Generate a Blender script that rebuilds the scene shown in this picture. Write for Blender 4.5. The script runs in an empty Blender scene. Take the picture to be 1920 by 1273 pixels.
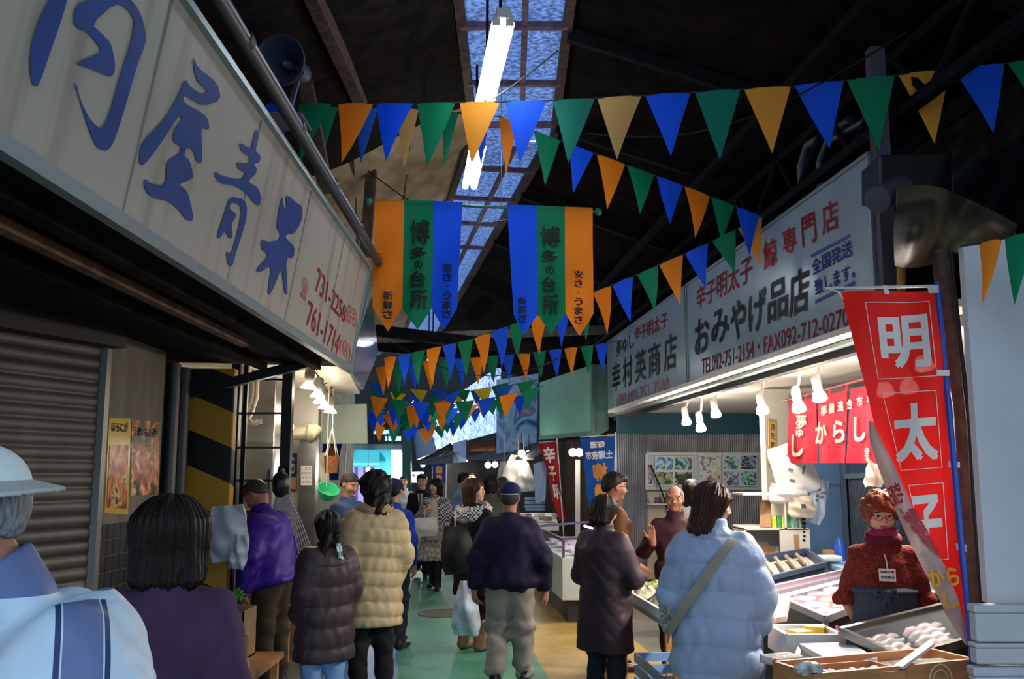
import bpy, bmesh, math, random
import numpy as np
from mathutils import Vector, Matrix
random.seed(7)
SC = bpy.context.scene
COL = SC.collection
# ------------------------------------------------------------------ camera
FPX = 1750.0
PITCH = math.atan((888.0 - 636.5) / FPX)
CP, SP = math.cos(PITCH), math.sin(PITCH)
EYE = 1.65
cam = bpy.data.objects.new('camera', bpy.data.cameras.new('camera'))
COL.objects.link(cam)
cam.location = (0, 0, EYE)
cam.rotation_euler = (math.pi / 2 + PITCH, 0, 0)
cam.data.sensor_width = 36.0
cam.data.lens = 36.0 * FPX / 1920.0
cam.data.clip_end = 300
SC.camera = cam
# ------------------------------------------------------------------ light
SC.view_settings.view_transform = 'Standard'
SC.view_settings.look = 'None'
SC.view_settings.gamma = 1.0
SC.view_settings.use_curve_mapping = False
SC.view_settings.exposure = 0.4
W = bpy.data.worlds.new('sky')
SC.world = W
W.use_nodes = True
bg = W.node_tree.nodes['Background']
bg.inputs['Color'].default_value = (0.60, 0.77, 1.0, 1)
bg.inputs['Strength'].default_value = 1.35
SC.cycles.max_bounces = 6
SC.cycles.diffuse_bounces = 3
SC.cycles.glossy_bounces = 3
SC.cycles.transmission_bounces = 4
SC.cycles.transparent_max_bounces = 6
SC.cycles.sample_clamp_indirect = 4.0
SC.cycles.caustics_reflective = False
SC.cycles.caustics_refractive = False
SC.cycles.use_denoising = True


def ray(px, py):
    cx = (px - 960) / FPX
    cy = (636.5 - py) / FPX
    return Vector((cx, CP - cy * SP, SP + cy * CP))
def P(px, py, Y):
    r = ray(px, py)
    k = Y / r.y
    return Vector((r.x * k, Y, EYE + r.z * k))
def PZ(px, py, Z):
    r = ray(px, py)
    k = (Z - EYE) / r.z
    return Vector((r.x * k, r.y * k, Z))
def PPL(px, py, o, n):
    r = ray(px, py)
    k = (Vector(o) - Vector((0, 0, EYE))).dot(n) / r.dot(n)
    return Vector((0, 0, EYE)) + r * k
# the street runs about five degrees to the left of straight ahead: s along it, t across it to the right
ANG = math.atan2(160 / FPX, ray(800, 888).y)
DV = Vector((-math.sin(ANG), math.cos(ANG), 0))
NV = Vector((math.cos(ANG), math.sin(ANG), 0))
def ST(s, t, z):
    return DV * s + NV * t + Vector((0, 0, z))
def PT(px, py, T):
    q = PPL(px, py, NV * T, NV)
    return q.dot(DV), q.z
def PS(px, py, S):
    q = PPL(px, py, DV * S, DV)
    return q.dot(NV), q.z
# ------------------------------------------------------------------ materials
def lin(c):
    if isinstance(c, str):
        c = [int(c[i:i + 2], 16) / 255 for i in (0, 2, 4)]
        c = [v / 12.92 if v <= .04045 else ((v + .055) / 1.055) ** 2.4 for v in c]
    return (c[0], c[1], c[2], 1)
MATS = {}
def mat(name, col='808080', rough=.6, metal=0., emit=0., ecol=None, noise=None, bump=None, trans=0., alpha=1., spec=.4, vec='Object', stretch=None):
    if name in MATS:
        return MATS[name]
    m = bpy.data.materials.new(name)
    m.use_nodes = True
    nt = m.node_tree
    b = nt.nodes['Principled BSDF']
    b.inputs['Base Color'].default_value = lin(col)
    b.inputs['Roughness'].default_value = rough
    b.inputs['Metallic'].default_value = metal
    b.inputs['Specular IOR Level'].default_value = spec
    if emit:
        b.inputs['Emission Color'].default_value = lin(ecol or col)
        b.inputs['Emission Strength'].default_value = emit
    b.inputs['Alpha'].default_value = alpha
    tc = nt.nodes.new('ShaderNodeTexCoord')
    src = tc.outputs[vec]
    if stretch:
        mp = nt.nodes.new('ShaderNodeMapping')
        mp.inputs['Scale'].default_value = stretch
        nt.links.new(src, mp.inputs[0])
        src = mp.outputs[0]
    if noise:
        sc, amt = noise[0], noise[1]
        n = nt.nodes.new('ShaderNodeTexNoise')
        n.inputs['Scale'].default_value = sc
        n.inputs['Detail'].default_value = 5
        nt.links.new(src, n.inputs['Vector'])
        r = nt.nodes.new('ShaderNodeValToRGB')
        c = lin(col)
        c2 = lin(noise[2]) if len(noise) > 2 else tuple(v * (1 - amt) for v in c[:3]) + (1,)
        c1 = c if len(noise) > 2 else tuple(min(1, v * (1 + amt)) for v in c[:3]) + (1,)
        r.color_ramp.elements[0].position = .38
        r.color_ramp.elements[1].position = .62
        r.color_ramp.elements[0].color = c2
        r.color_ramp.elements[1].color = c1
        nt.links.new(n.outputs['Fac'], r.inputs[0])
        nt.links.new(r.outputs[0], b.inputs['Base Color'])
        if trans:
            colsock = r.outputs[0]
    if bump:
        n2 = nt.nodes.new('ShaderNodeTexNoise')
        n2.inputs['Scale'].default_value = bump[0]
        n2.inputs['Detail'].default_value = 6
        nt.links.new(src, n2.inputs['Vector'])
        bp = nt.nodes.new('ShaderNodeBump')
        bp.inputs['Strength'].default_value = bump[1]
        bp.inputs['Distance'].default_value = .01
        nt.links.new(n2.outputs['Fac'], bp.inputs['Height'])
        nt.links.new(bp.outputs[0], b.inputs['Normal'])
    if trans:
        t = nt.nodes.new('ShaderNodeBsdfTranslucent')
        t.inputs['Color'].default_value = lin(col)
        if noise:
            nt.links.new(colsock, t.inputs['Color'])
        mx = nt.nodes.new('ShaderNodeMixShader')
        mx.inputs[0].default_value = trans
        nt.links.new(b.outputs[0], mx.inputs[1])
        nt.links.new(t.outputs[0], mx.inputs[2])
        nt.links.new(mx.outputs[0], nt.nodes['Material Output'].inputs[0])
    MATS[name] = m
    return m
def nodes_of(m):
    return m.node_tree.nodes, m.node_tree.links, m.node_tree.nodes['Principled BSDF']
# ------------------------------------------------------------------ objects
def thing(name, label, cat, loc=(0, 0, 0), rz=0, group=None):
    o = bpy.data.objects.new(name, None)
    COL.objects.link(o)
    o.location = loc
    o.rotation_euler = (0, 0, rz)
    o.empty_display_size = .1
    o['label'] = label
    o['category'] = cat
    if group:
        o['group'] = group
    return o
def tag(o, label, cat, group=None, kind=None):
    o['label'] = label
    o['category'] = cat
    if group:
        o['group'] = group
    if kind:
        o['kind'] = kind
    return o
def struct(o, label=None, cat=None):
    o['kind'] = 'structure'
    if label:
        o['label'] = label
        o['category'] = cat or o.name.split('_')[0]
    return o
def link_mesh(name, me, mats, parent=None, smooth=False):
    o = bpy.data.objects.new(name, me)
    COL.objects.link(o)
    for m in (mats if isinstance(mats, (list, tuple)) else [mats]):
        me.materials.append(m)
    if smooth:
        me.polygons.foreach_set('use_smooth', np.ones(len(me.polygons), dtype=bool))
    if parent is not None:
        o.parent = parent
    return o
def copy_tree(o, parent=None):
    c = o.copy()
    COL.objects.link(c)
    c.parent = parent
    for ch in list(o.children):
        copy_tree(ch, c)
    return c
def perp(d):
    d = d.normalized()
    a = Vector((0, 0, 1)) if abs(d.z) < .9 else Vector((1, 0, 0))
    u = d.cross(a).normalized()
    return u, u.cross(d).normalized()
class MB:
    def __init__(s):
        s.v, s.f, s.m = [], [], []
    def add(s, vs, fs, m=0):
        k = len(s.v)
        s.v += [Vector(v) for v in vs]
        for f in fs:
            s.f.append(tuple(i + k for i in f))
            s.m.append(m)
        return s
    def hexa(s, p, m=0):
        return s.add(p, [(0, 3, 2, 1), (4, 5, 6, 7), (0, 1, 5, 4), (1, 2, 6, 5), (2, 3, 7, 6), (3, 0, 4, 7)], m)
    def box(s, c, d, m=0, rz=0, R=None):
        R = R or Matrix.Rotation(rz, 3, 'Z')
        c = Vector(c)
        h = [x / 2 for x in d]
        return s.hexa([c + R @ Vector((a * h[0], b * h[1], e * h[2])) for e in (-1, 1) for a, b in ((-1, -1), (1, -1), (1, 1), (-1, 1))], m)
    def slab(s, quad, th, m=0):
        q = [Vector(v) for v in quad]
        n = (q[1] - q[0]).cross(q[3] - q[0]).normalized() * th
        return s.hexa([v - n for v in q] + q, m) if th > 0 else s.hexa(q + [v - n for v in q], m)
    def bar(s, a, b, w, h=None, m=0, up=None):
        a, b = Vector(a), Vector(b)
        h = h or w
        d = (b - a).normalized()
        up = Vector(up) if up else (Vector((0, 0, 1)) if abs(d.z) < .95 else Vector((0, 1, 0)))
        u = d.cross(up).normalized() * w / 2
        v = u.cross(d).normalized() * h / 2
        return s.hexa([p + x for p in (a, b) for x in (-u - v, u - v, u + v, -u + v)], m)
    def tube(s, path, r, n=8, m=0, cap=True):
        path = [Vector(p) for p in path]
        rs = r if isinstance(r, (list, tuple)) else [r] * len(path)
        k = len(s.v)
        u = None
        for i, p in enumerate(path):
            d = path[min(i + 1, len(path) - 1)] - path[max(i - 1, 0)]
            if u is None:
                u, v = perp(d)
            else:
                d.normalize()
                u = (u - d * u.dot(d)).normalized()
                v = u.cross(d)
            for j in range(n):
                a = 2 * math.pi * j / n
                s.v.append(p + (u * math.cos(a) + v * math.sin(a)) * rs[i])
        for i in range(len(path) - 1):
            for j in range(n):
                a, b = k + i * n + j, k + i * n + (j + 1) % n
                s.f.append((a, b, b + n, a + n))
                s.m.append(m)
        if cap:
            s.f.append(tuple(k + j for j in range(n))[::-1])
            s.f.append(tuple(k + (len(path) - 1) * n + j for j in range(n)))
            s.m += [m, m]
        return s
    def lathe(s, prof, o=(0, 0, 0), ax=(0, 0, 1), n=16, m=0):
        o, ax = Vector(o), Vector(ax).normalized()
        u, v = perp(ax)
        k = len(s.v)
        for r, z in prof:
            for j in range(n):
                a = 2 * math.pi * j / n
                s.v.append(o + ax * z + (u * math.cos(a) + v * math.sin(a)) * max(r, 1e-4))
        for i in range(len(prof) - 1):
            for j in range(n):
                a, b = k + i * n + j, k + i * n + (j + 1) % n
                s.f.append((a, b, b + n, a + n))
                s.m.append(m)
        return s
    def prism(s, pts, ext, m=0):
        pts = [Vector(p) for p in pts]
        n = len(pts)
        ext = Vector(ext)
        s.add(pts + [p + ext for p in pts], [tuple(range(n))[::-1], tuple(range(n, 2 * n))] + [(i, (i + 1) % n, (i + 1) % n + n, i + n) for i in range(n)], m)
        return s
    def grid(s, fn, nu, nv, m=0, th=0.0):
        """a sheet fn(u, v), u and v in 0..1; th > 0 gives it two faces and edges"""
        pts = [[Vector(fn(i / nu, j / nv)) for j in range(nv + 1)] for i in range(nu + 1)]
        k = len(s.v)
        for a in pts:
            s.v += a
        idx = lambda i, j: k + i * (nv + 1) + j
        if not th:
            for i in range(nu):
                for j in range(nv):
                    s.f.append((idx(i, j), idx(i + 1, j), idx(i + 1, j + 1), idx(i, j + 1)))
                    s.m.append(m)
            return s
        k2 = len(s.v)
        for i in range(nu + 1):
            for j in range(nv + 1):
                du = pts[min(i + 1, nu)][j] - pts[max(i - 1, 0)][j]
                dv = pts[i][min(j + 1, nv)] - pts[i][max(j - 1, 0)]
                nn = du.cross(dv)
                s.v.append(pts[i][j] - nn.normalized() * th if nn.length > 1e-12 else pts[i][j].copy())
        o = k2 - k
        for i in range(nu):
            for j in range(nv):
                q = (idx(i, j), idx(i + 1, j), idx(i + 1, j + 1), idx(i, j + 1))
                s.f += [q, tuple(x + o for x in q[::-1])]
                s.m += [m, m]
        ring = [idx(i, 0) for i in range(nu)] + [idx(nu, j) for j in range(nv)] + [idx(i, nv) for i in range(nu, 0, -1)] + [idx(0, j) for j in range(nv, 0, -1)]
        for a, b in zip(ring, ring[1:] + ring[:1]):
            s.f.append((b, a, a + o, b + o))
            s.m.append(m)
        return s
    def ball(s, c, r, n=10, m=0):
        r = (r, r, r) if not isinstance(r, (tuple, list)) else r
        k = len(s.v)
        c = Vector(c)
        for i in range(n + 1):
            t = math.pi * i / n
            for j in range(n * 2):
                a = math.pi * j / n
                s.v.append(c + Vector((r[0] * math.sin(t) * math.cos(a), r[1] * math.sin(t) * math.sin(a), r[2] * math.cos(t))))
        w = 2 * n
        for i in range(n):
            for j in range(w):
                a, b = k + i * w + j, k + i * w + (j + 1) % w
                s.f.append((a, a + w, b + w, b))
                s.m.append(m)
        return s
    def build(s, name, mats, parent=None, smooth=False, bevel=0, rel=True):
        off = Vector((0, 0, 0))
        if parent is not None and rel:
            q = parent
            while q is not None:
                off += Vector(q.location)
                q = q.parent
        me = bpy.data.meshes.new(name)
        me.from_pydata([v - off for v in s.v], [], s.f)
        if len(set(s.m)) > 1 or (s.m and s.m[0]):
            me.polygons.foreach_set('material_index', s.m)
        bm = bmesh.new()
        bm.from_mesh(me)
        bmesh.ops.remove_doubles(bm, verts=bm.verts, dist=1e-5)
        bmesh.ops.recalc_face_normals(bm, faces=bm.faces)
        bm.to_mesh(me)
        bm.free()
        o = link_mesh(name, me, mats, parent, smooth)
        if bevel:
            b = o.modifiers.new('bevel', 'BEVEL')
            b.width = bevel
            b.segments = 2
            b.limit_method = 'ANGLE'
        if smooth:
            try:
                me.set_sharp_from_angle(angle=math.radians(50))
            except Exception:
                pass
        return o
# ------------------------------------------------------------------ lettering
_TX = {}
def glyphs(s, bold=0.0, sub=0):
    key = (s, bold, sub)
    if key in _TX:
        return _TX[key]
    c = bpy.data.curves.new('lettering', 'FONT')
    c.body = s
    c.resolution_u = 3
    c.offset = bold
    o = bpy.data.objects.new('lettering', c)
    COL.objects.link(o)
    me = bpy.data.meshes.new_from_object(o.evaluated_get(bpy.context.evaluated_depsgraph_get()))
    bpy.data.objects.remove(o)
    bpy.data.curves.remove(c)
    bm = bmesh.new()
    bm.from_mesh(me)
    bmesh.ops.remove_doubles(bm, verts=bm.verts, dist=1e-5)
    if sub:
        ys = [v.co.y for v in bm.verts]
        xs = [v.co.x for v in bm.verts]
        for i in range(1, sub):
            for lo, hi, n in ((min(ys), max(ys), (0, 1, 0)), (min(xs), max(xs), (1, 0, 0))):
                q = lo + (hi - lo) * i / sub
                bmesh.ops.bisect_plane(bm, geom=bm.verts[:] + bm.edges[:] + bm.faces[:], plane_co=(q * n[0], q * n[1], 0), plane_no=n)
    vs = [(v.co.x, v.co.y) for v in bm.verts]
    fs = [tuple(v.index for v in f.verts) for f in bm.faces]
    bm.free()
    bpy.data.meshes.remove(me)
    x0, x1 = min(v[0] for v in vs), max(v[0] for v in vs)
    y0, y1 = min(v[1] for v in vs), max(v[1] for v in vs)
    _TX[key] = ([((x - x0) / (x1 - x0), (y - y0) / (y1 - y0)) for x, y in vs], fs, (x1 - x0) / (y1 - y0))
    return _TX[key]
def put_text(mb, s, fn, m=0, bold=0.0, sub=0, flip=False):
    """lettering stretched over the unit square and carried to space by fn(u, v); bold strokes are laid side by side"""
    vs, fs, asp = glyphs(s, 0.0, sub)
    bu, bv = bold * .9 / max(asp, .6), bold * .9
    for du, dv in (((-bu, -bv), (bu, -bv), (bu, bv), (-bu, bv)) if bold else ((0, 0),)):
        pts = [(u * (1 - 2 * bu) + bu + du, v * (1 - 2 * bv) + bv + dv) for u, v in vs]
        mb.add([fn((1 - u) if flip else u, v) for u, v in pts], fs, m)
def quad_fn(a, b, c, d):
    """bilinear patch: a lower left, b lower right, c upper right, d upper left"""
    a, b, c, d = Vector(a), Vector(b), Vector(c), Vector(d)
    return lambda u, v: a * ((1 - u) * (1 - v)) + b * (u * (1 - v)) + c * (u * v) + d * ((1 - u) * v)
# ------------------------------------------------------------------ implicit surfaces, for bodies, hair and clothes
A3 = lambda *v: np.array(v, dtype=np.float32)
def ell(p, c, r):
    r = A3(*r)
    q = p - A3(*c)
    k0 = np.sqrt(((q / r) ** 2).sum(1)) + 1e-6
    k1 = np.sqrt(((q / (r * r)) ** 2).sum(1)) + 1e-6
    return k0 * (k0 - 1) / k1
def cone(p, a, b, ra, rb):
    a, b = A3(*a), A3(*b)
    d = b - a
    t = np.clip(((p - a) @ d) / (d @ d + 1e-9), 0, 1)
    return np.sqrt(((p - a - t[:, None] * d) ** 2).sum(1)) - (ra + (rb - ra) * t)
def conet(p, a, b):
    a, b = A3(*a), A3(*b)
    d = b - a
    return np.clip(((p - a) @ d) / (d @ d + 1e-9), 0, 1)
def boxd(p, c, h, r=.01):
    q = np.abs(p - A3(*c)) - A3(*h) + r
    return np.sqrt((np.maximum(q, 0) ** 2).sum(1)) + np.minimum(q.max(1), 0) - r
def smin(a, b, k):
    h = np.maximum(k - np.abs(a - b), 0) / k
    return np.minimum(a, b) - h * h * k * .25
def smax(a, b, k):
    return -smin(-a, -b, k)
def loft(p, z, ax, ay, cy=None, cx=None, n=2.3, rnd=.015):
    """a trunk along z with an elliptical section that changes with height"""
    zz = np.clip(p[:, 2], z[0], z[-1])
    a, b = np.interp(zz, z, ax), np.interp(zz, z, ay)
    x = p[:, 0] - (np.interp(zz, z, cx) if cx is not None else 0)
    y = p[:, 1] - (np.interp(zz, z, cy) if cy is not None else 0)
    q = ((np.abs(x) / a) ** n + (np.abs(y) / b) ** n + 1e-9) ** (1 / n)
    d = (q - 1) * np.minimum(a, b)
    return smax(d, np.maximum(z[0] - p[:, 2], p[:, 2] - z[-1]), rnd)
def wob(p, f, amp, seed=0.):
    x, y, z = p[:, 0] * f + seed, p[:, 1] * f + seed * 1.7, p[:, 2] * f - seed
    w = np.sin(x + 1.7 * np.sin(y * .9 + z * .6)) + np.sin(y * 1.3 + 1.9 * np.sin(z * .8 - x * .5)) + np.sin(z * 1.1 + 1.5 * np.sin(x * 1.2 + y))
    return w * (amp / 3)
def surface(f, lo, hi, h, region=None, fudge=1.5):
    """naive surface nets over the zero set of f; only blocks near the surface are sampled"""
    B = 8
    lo = np.array(lo, dtype=np.float32)
    nb = np.ceil((np.array(hi) - lo) / (h * B)).astype(int) + 1
    n = nb * B + 1
    bi = np.stack(np.meshgrid(*[np.arange(k) for k in nb], indexing='ij'), -1).reshape(-1, 3)
    dc = f((lo + (bi + .5) * B * h).astype(np.float32))
    G = np.repeat(np.repeat(np.repeat(np.where(dc > 0, 1., -1.).reshape(nb), B, 0), B, 1), B, 2).astype(np.float32)
    G = np.pad(G, ((0, 1),) * 3, mode='edge')
    near = bi[np.abs(dc) < B * h * .87 * fudge + .012]
    r = np.arange(B + 1)
    off = np.stack(np.meshgrid(r, r, r, indexing='ij'), -1).reshape(-1, 3)
    for k in range(0, len(near), 400):
        idx = (near[k:k + 400, None, :] * B + off[None]).reshape(-1, 3)
        G[idx[:, 0], idx[:, 1], idx[:, 2]] = f((lo + idx * h).astype(np.float32))
    S = G < 0
    c = sum(S[i:n[0] - 1 + i, j:n[1] - 1 + j, k:n[2] - 1 + k].astype(np.int8) for i in (0, 1) for j in (0, 1) for k in (0, 1))
    cells = np.argwhere((c > 0) & (c < 8))
    if not len(cells):
        return np.zeros((0, 3)), np.zeros((0, 4), int)
    cid = -np.ones(tuple(n - 1), dtype=np.int64)
    cid[cells[:, 0], cells[:, 1], cells[:, 2]] = np.arange(len(cells))
    cor = [(i, j, k) for i in (0, 1) for j in (0, 1) for k in (0, 1)]
    val = {q: G[cells[:, 0] + q[0], cells[:, 1] + q[1], cells[:, 2] + q[2]] for q in cor}
    acc = np.zeros((len(cells), 3))
    cnt = np.zeros(len(cells))
    for q in cor:
        for a in range(3):
            if q[a]:
                continue
            w = list(q)
            w[a] = 1
            v0, v1 = val[q], val[tuple(w)]
            x = (v0 < 0) != (v1 < 0)
            t = np.where(x, v0 / np.where(x, v0 - v1, 1), 0)
            for e in range(3):
                acc[:, e] += np.where(x, q[e] + (t if e == a else 0), 0)
            cnt += x
    V = lo + (cells + acc / cnt[:, None]) * h
    F = []
    for a in range(3):
        s0 = [slice(1, n[e] - 1) for e in range(3)]
        s1 = list(s0)
        s0[a] = slice(0, n[a] - 1)
        s1[a] = slice(1, n[a])
        e0, e1 = S[tuple(s0)], S[tuple(s1)]
        E = np.argwhere(e0 != e1)
        flip = e0[E[:, 0], E[:, 1], E[:, 2]]
        for e in range(3):
            if e != a:
                E[:, e] += 1
        b, c_ = (a + 1) % 3, (a + 2) % 3
        q = []
        for db, dc_ in ((1, 1), (0, 1), (0, 0), (1, 0)):
            w = E.copy()
            w[:, b] -= db
            w[:, c_] -= dc_
            q.append(cid[w[:, 0], w[:, 1], w[:, 2]])
        q = np.stack(q, 1)
        q[~flip] = q[~flip][:, ::-1]
        F.append(q)
    F = np.concatenate(F)
    return V, F[(F >= 0).all(1)]
def sdf_mesh(name, f, lo, hi, h, mats, parent=None, region=None, fudge=1.5):
    V, F = surface(f, lo, hi, h, fudge=fudge)
    me = bpy.data.meshes.new(name)
    nf = len(F)
    me.vertices.add(len(V))
    me.vertices.foreach_set('co', V.astype(np.float32).ravel())
    me.loops.add(nf * 4)
    me.loops.foreach_set('vertex_index', F.astype(np.int32).ravel())
    me.polygons.add(nf)
    me.polygons.foreach_set('loop_start', np.arange(0, nf * 4, 4, dtype=np.int32))
    me.update(calc_edges=True)
    o = link_mesh(name, me, mats, parent, True)
    if region is not None and nf:
        me.polygons.foreach_set('material_index', region(V[F].mean(1).astype(np.float32)).astype(np.int32))
    me.validate()
    return o
# ------------------------------------------------------------------ people
SKIN = lambda k='skin', c='c08d6e': mat(k, c, .5, noise=(9, .07), bump=(160, .06), spec=.35)
M_LIP = lambda: mat('lips', '8f4f46', .45)
M_BROW = lambda: mat('eyebrow', '241a16', .9)
M_EYEW = lambda: mat('eye white', 'd8d2cc', .3)
M_IRIS = lambda: mat('iris', '1a100c', .2)
def hairmat(k, c):
    return mat(k, c, .5, noise=(60, .45), bump=(90, .35), stretch=(3, 3, .35), spec=.22)
def rot(ax, a):
    return np.array(Matrix.Rotation(a, 3, ax), dtype=np.float32)
def person(label, x, y, yaw, h, pose=None, head=(0, 0, 0), hair=None, hairm=None, top=None, bottom=None, shoes='20201f', hands=('relax', 'relax'),
           skin=None, bend=0., group=None, z0=0., extras=None, seed=1., hat=False):
    """yaw 0 faces away from the camera (+y); joints are metres for a figure 1.6 m tall, scaled to h"""
    S = h / 1.6
    dist = max(1.5, y)
    root = thing('person', label, 'person', (x, y, z0), yaw, group)
    J = dict(pel=(0, 0, .86), neck=(0, -.015, 1.335), head=(0, .012, 1.482),
             shL=(-.152, -.012, 1.252), elL=(-.212, -.04, 1.0), wrL=(-.205, .045, .785),
             shR=(.152, -.012, 1.252), elR=(.212, -.04, 1.0), wrR=(.205, .045, .785),
             hipL=(-.085, 0, .84), knL=(-.092, .025, .46), anL=(-.098, -.01, .085),
             hipR=(.085, 0, .84), knR=(.092, .025, .46), anR=(.098, -.01, .085))
    J.update(pose or {})
    J = {k: np.array(v, dtype=np.float32) * S for k, v in J.items()}
    Rb = rot('X', -bend)
    pel = J['pel']
    for k in ('neck', 'head', 'shL', 'shR', 'elL', 'elR', 'wrL', 'wrR'):
        if bend and not (pose and k in pose and k[:2] in ('el', 'wr', 'he')):
            J[k] = pel + Rb @ (J[k] - pel)
    unb = (lambda p: (p - pel) @ Rb + pel) if bend else (lambda p: p)
    Rh = rot('Z', head[0]) @ rot('X', head[1] - bend * .6) @ rot('Y', head[2] if len(head) > 2 else 0)
    hc = J['head']
    toh = lambda p: ((p - hc) @ Rh) / S
    hv = min(.011, max(.0036, dist * .00072))
    cv = min(.016, max(.0075, dist * .0016))
    # ---- hands
    HF = []
    for sd, kind in zip('LR', hands):
        if kind == 'none':
            continue
        w, e = J['wr' + sd], J['el' + sd]
        sgn = -1 if sd == 'L' else 1
        d = (w - e) / np.linalg.norm(w - e)
        curl, spread = {'relax': (.45, .04), 'fist': (1.45, .0), 'open': (.16, .12), 'hold': (.95, .03)}[kind if isinstance(kind, str) else kind[0]]
        pn = np.array((-sgn, .25, 0.), dtype=np.float32) if isinstance(kind, str) else np.array(kind[1], dtype=np.float32)
        if not isinstance(kind, str) and len(kind) > 2:
            d = np.array(kind[2], dtype=np.float32)
            d /= np.linalg.norm(d)
        pn = pn - d * (pn @ d)
        pn /= np.linalg.norm(pn)                       # where the palm looks
        sx = np.cross(d, pn) * sgn                     # towards the thumb
        if sgn < 0:
            sx = np.cross(d, pn) * -1
        thumb = np.cross(pn, d)
        thumb = thumb * (1 if sgn > 0 else -1)
        parts = []
        k = .92 * S
        for q, (o, L) in enumerate(((.028, .072), (.009, .08), (-.011, .074), (-.029, .058))):
            base = w + (d * .088 + thumb * o * 1.05) * k
            parts.append((w + (d * .015 + thumb * o * .55) * k, base, .0145 * k, .0115 * k, 1))
            a = curl * .55
            pt = base
            dirn = d + thumb * o * 4 * spread
            for s_, (fr, ex) in enumerate(((.45, 1.), (.32, 1.15), (.23, .8))):
                u = dirn * math.cos(a) + pn * math.sin(a)
                u /= np.linalg.norm(u)
                nx = pt + u * L * fr * k
                parts.append((pt, nx, (.0098 - .0012 * s_) * k, (.0088 - .0012 * s_) * k, 0))
                pt = nx
                a += curl * ex
        tb = w + (d * .022 + thumb * .026) * k
        t1 = tb + (d * .035 + thumb * .024 + pn * .014) * k
        t2 = t1 + (d * .030 + thumb * (.012 - .01 * curl) + pn * (.008 + .012 * curl)) * k
        t3 = t2 + (d * .024 + thumb * (.004 - .014 * curl) + pn * (.004 + .016 * curl)) * k
        parts += [(tb, t1, .015 * k, .012 * k, 1), (t1, t2, .011 * k, .0100 * k, 0), (t2, t3, .0100 * k, .0082 * k, 0)]
        HF.append((w + d * .09 * k, parts, w, d))
    def headf(p):
        q = toh(p)
        d = smin(ell(q, (0, -.012, .028), (.074, .092, .086)), ell(q, (0, .02, -.04), (.057, .066, .07)), .045)
        d = smin(d, ell(q, (0, .066, -.085), (.02, .016, .016)), .03)
        d = smin(d, ell(q, (.042, .058, -.022), (.024, .026, .026)), .025)
        d = smin(d, ell(q, (-.042, .058, -.022), (.024, .026, .026)), .025)
        d = smin(d, cone(q, (-.045, .073, .034), (.045, .073, .034), .011, .011), .016)
        for s in (-1, 1):
            d = smax(d, -ell(q, (s * .031, .094, .011), (.019, .013, .010)), .012)
            d = np.minimum(d, ell(q, (s * .031, .071, .011), (.0145, .0145, .0135)))
            d = smin(d, cone(q, (s * .018, .0845, .0205), (s * .044, .076, .0185), .0035, .003), .005)
            d = smin(d, ell(q, (s * .077, -.008, .0), (.011, .02, .031)), .008)
            d = smax(d, -ell(q, (s * .087, -.003, .003), (.006, .011, .019)), .006)
        d = smin(d, cone(q, (0, .086, .018), (0, .103, -.02), .0075, .0115), .012)
        d = smin(d, ell(q, (.012, .094, -.024), (.008, .009, .007)), .008)
        d = smin(d, ell(q, (-.012, .094, -.024), (.008, .009, .007)), .008)
        d = smin(d, cone(q, (-.019, .080, -.0475), (.019, .080, -.0475), .0062, .0062), .008)
        d = smin(d, cone(q, (-.016, .079, -.0575), (.016, .079, -.0575), .0066, .0066), .008)
        d = smax(d, -cone(q, (-.021, .0885, -.0525), (.021, .0885, -.0525), .0022, .0022), .004)
        return d * S
    def bodyf(p):
        t = unb(p)
        d = loft(t, np.array([.80, .95, 1.1, 1.22, 1.28, 1.33]) * S, np.array([.12, .10, .11, .12, .10, .05]) * S, np.array([.075, .065, .07, .07, .06, .045]) * S)
        d = smin(d, cone(p, J['neck'] - (0, 0, .02 * S), hc + Rh @ np.array((0, -.02, -.05)) * S, .055 * S, .052 * S), .03)
        for s in 'LR':
            d = smin(d, cone(p, J['sh' + s], J['el' + s], .04 * S, .034 * S), .02)
            d = smin(d, cone(p, J['el' + s], J['wr' + s], .033 * S, .025 * S), .01)
            d = smin(d, cone(p, J['hip' + s], J['kn' + s], .07 * S, .046 * S), .03)
            d = smin(d, cone(p, J['kn' + s], J['an' + s], .045 * S, .032 * S), .02)
        m = np.abs(p - hc).max(1) < .16 * S
        if m.any():
            d[m] = smin(d[m], headf(p[m]), .02)
        for c, parts, w, dd in HF:
            m = np.abs(p - c).max(1) < .17 * S
            if m.any():
                pm = p[m]
                hd = cone(pm, w - dd * .03, w + dd * .02, .026 * S, .024 * S)
                for a, b, ra, rb, pal in parts:
                    hd = smin(hd, cone(pm, a, b, ra, rb), .016 if pal else .005)
                d[m] = smin(d[m], hd, .01)
        return d
    def breg(c):
        q = toh(c)
        r = np.zeros(len(c), int)
        f = q[:, 1] > .05
        for s in (-1, 1):
            e = f & (np.abs(q[:, 0] - s * .031) < .0165) & (np.abs(q[:, 2] - .0105) < .0072)
            r[e] = 3
            r[e & (np.abs(q[:, 0] - s * .031) < .0075)] = 4
        r[f & (np.abs(np.abs(q[:, 0]) - .034) < .020) & (np.abs(q[:, 2] - .036 + (np.abs(q[:, 0]) - .03) * .15) < .0038) & (q[:, 1] > .055)] = 2
        r[(q[:, 1] > .07) & ((q[:, 0] / .023) ** 2 + ((q[:, 2] + .0525) / .0085) ** 2 < 1)] = 1
        return r
    allj = np.array(list(J.values()))
    lo, hi = allj.min(0) - .22, allj.max(0) + .22
    lo[2] = .02
    sdf_mesh('body', bodyf, lo, hi, hv, [skin or SKIN(), M_LIP(), M_BROW(), M_EYEW(), M_IRIS()], root, breg, fudge=1.25)
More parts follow.
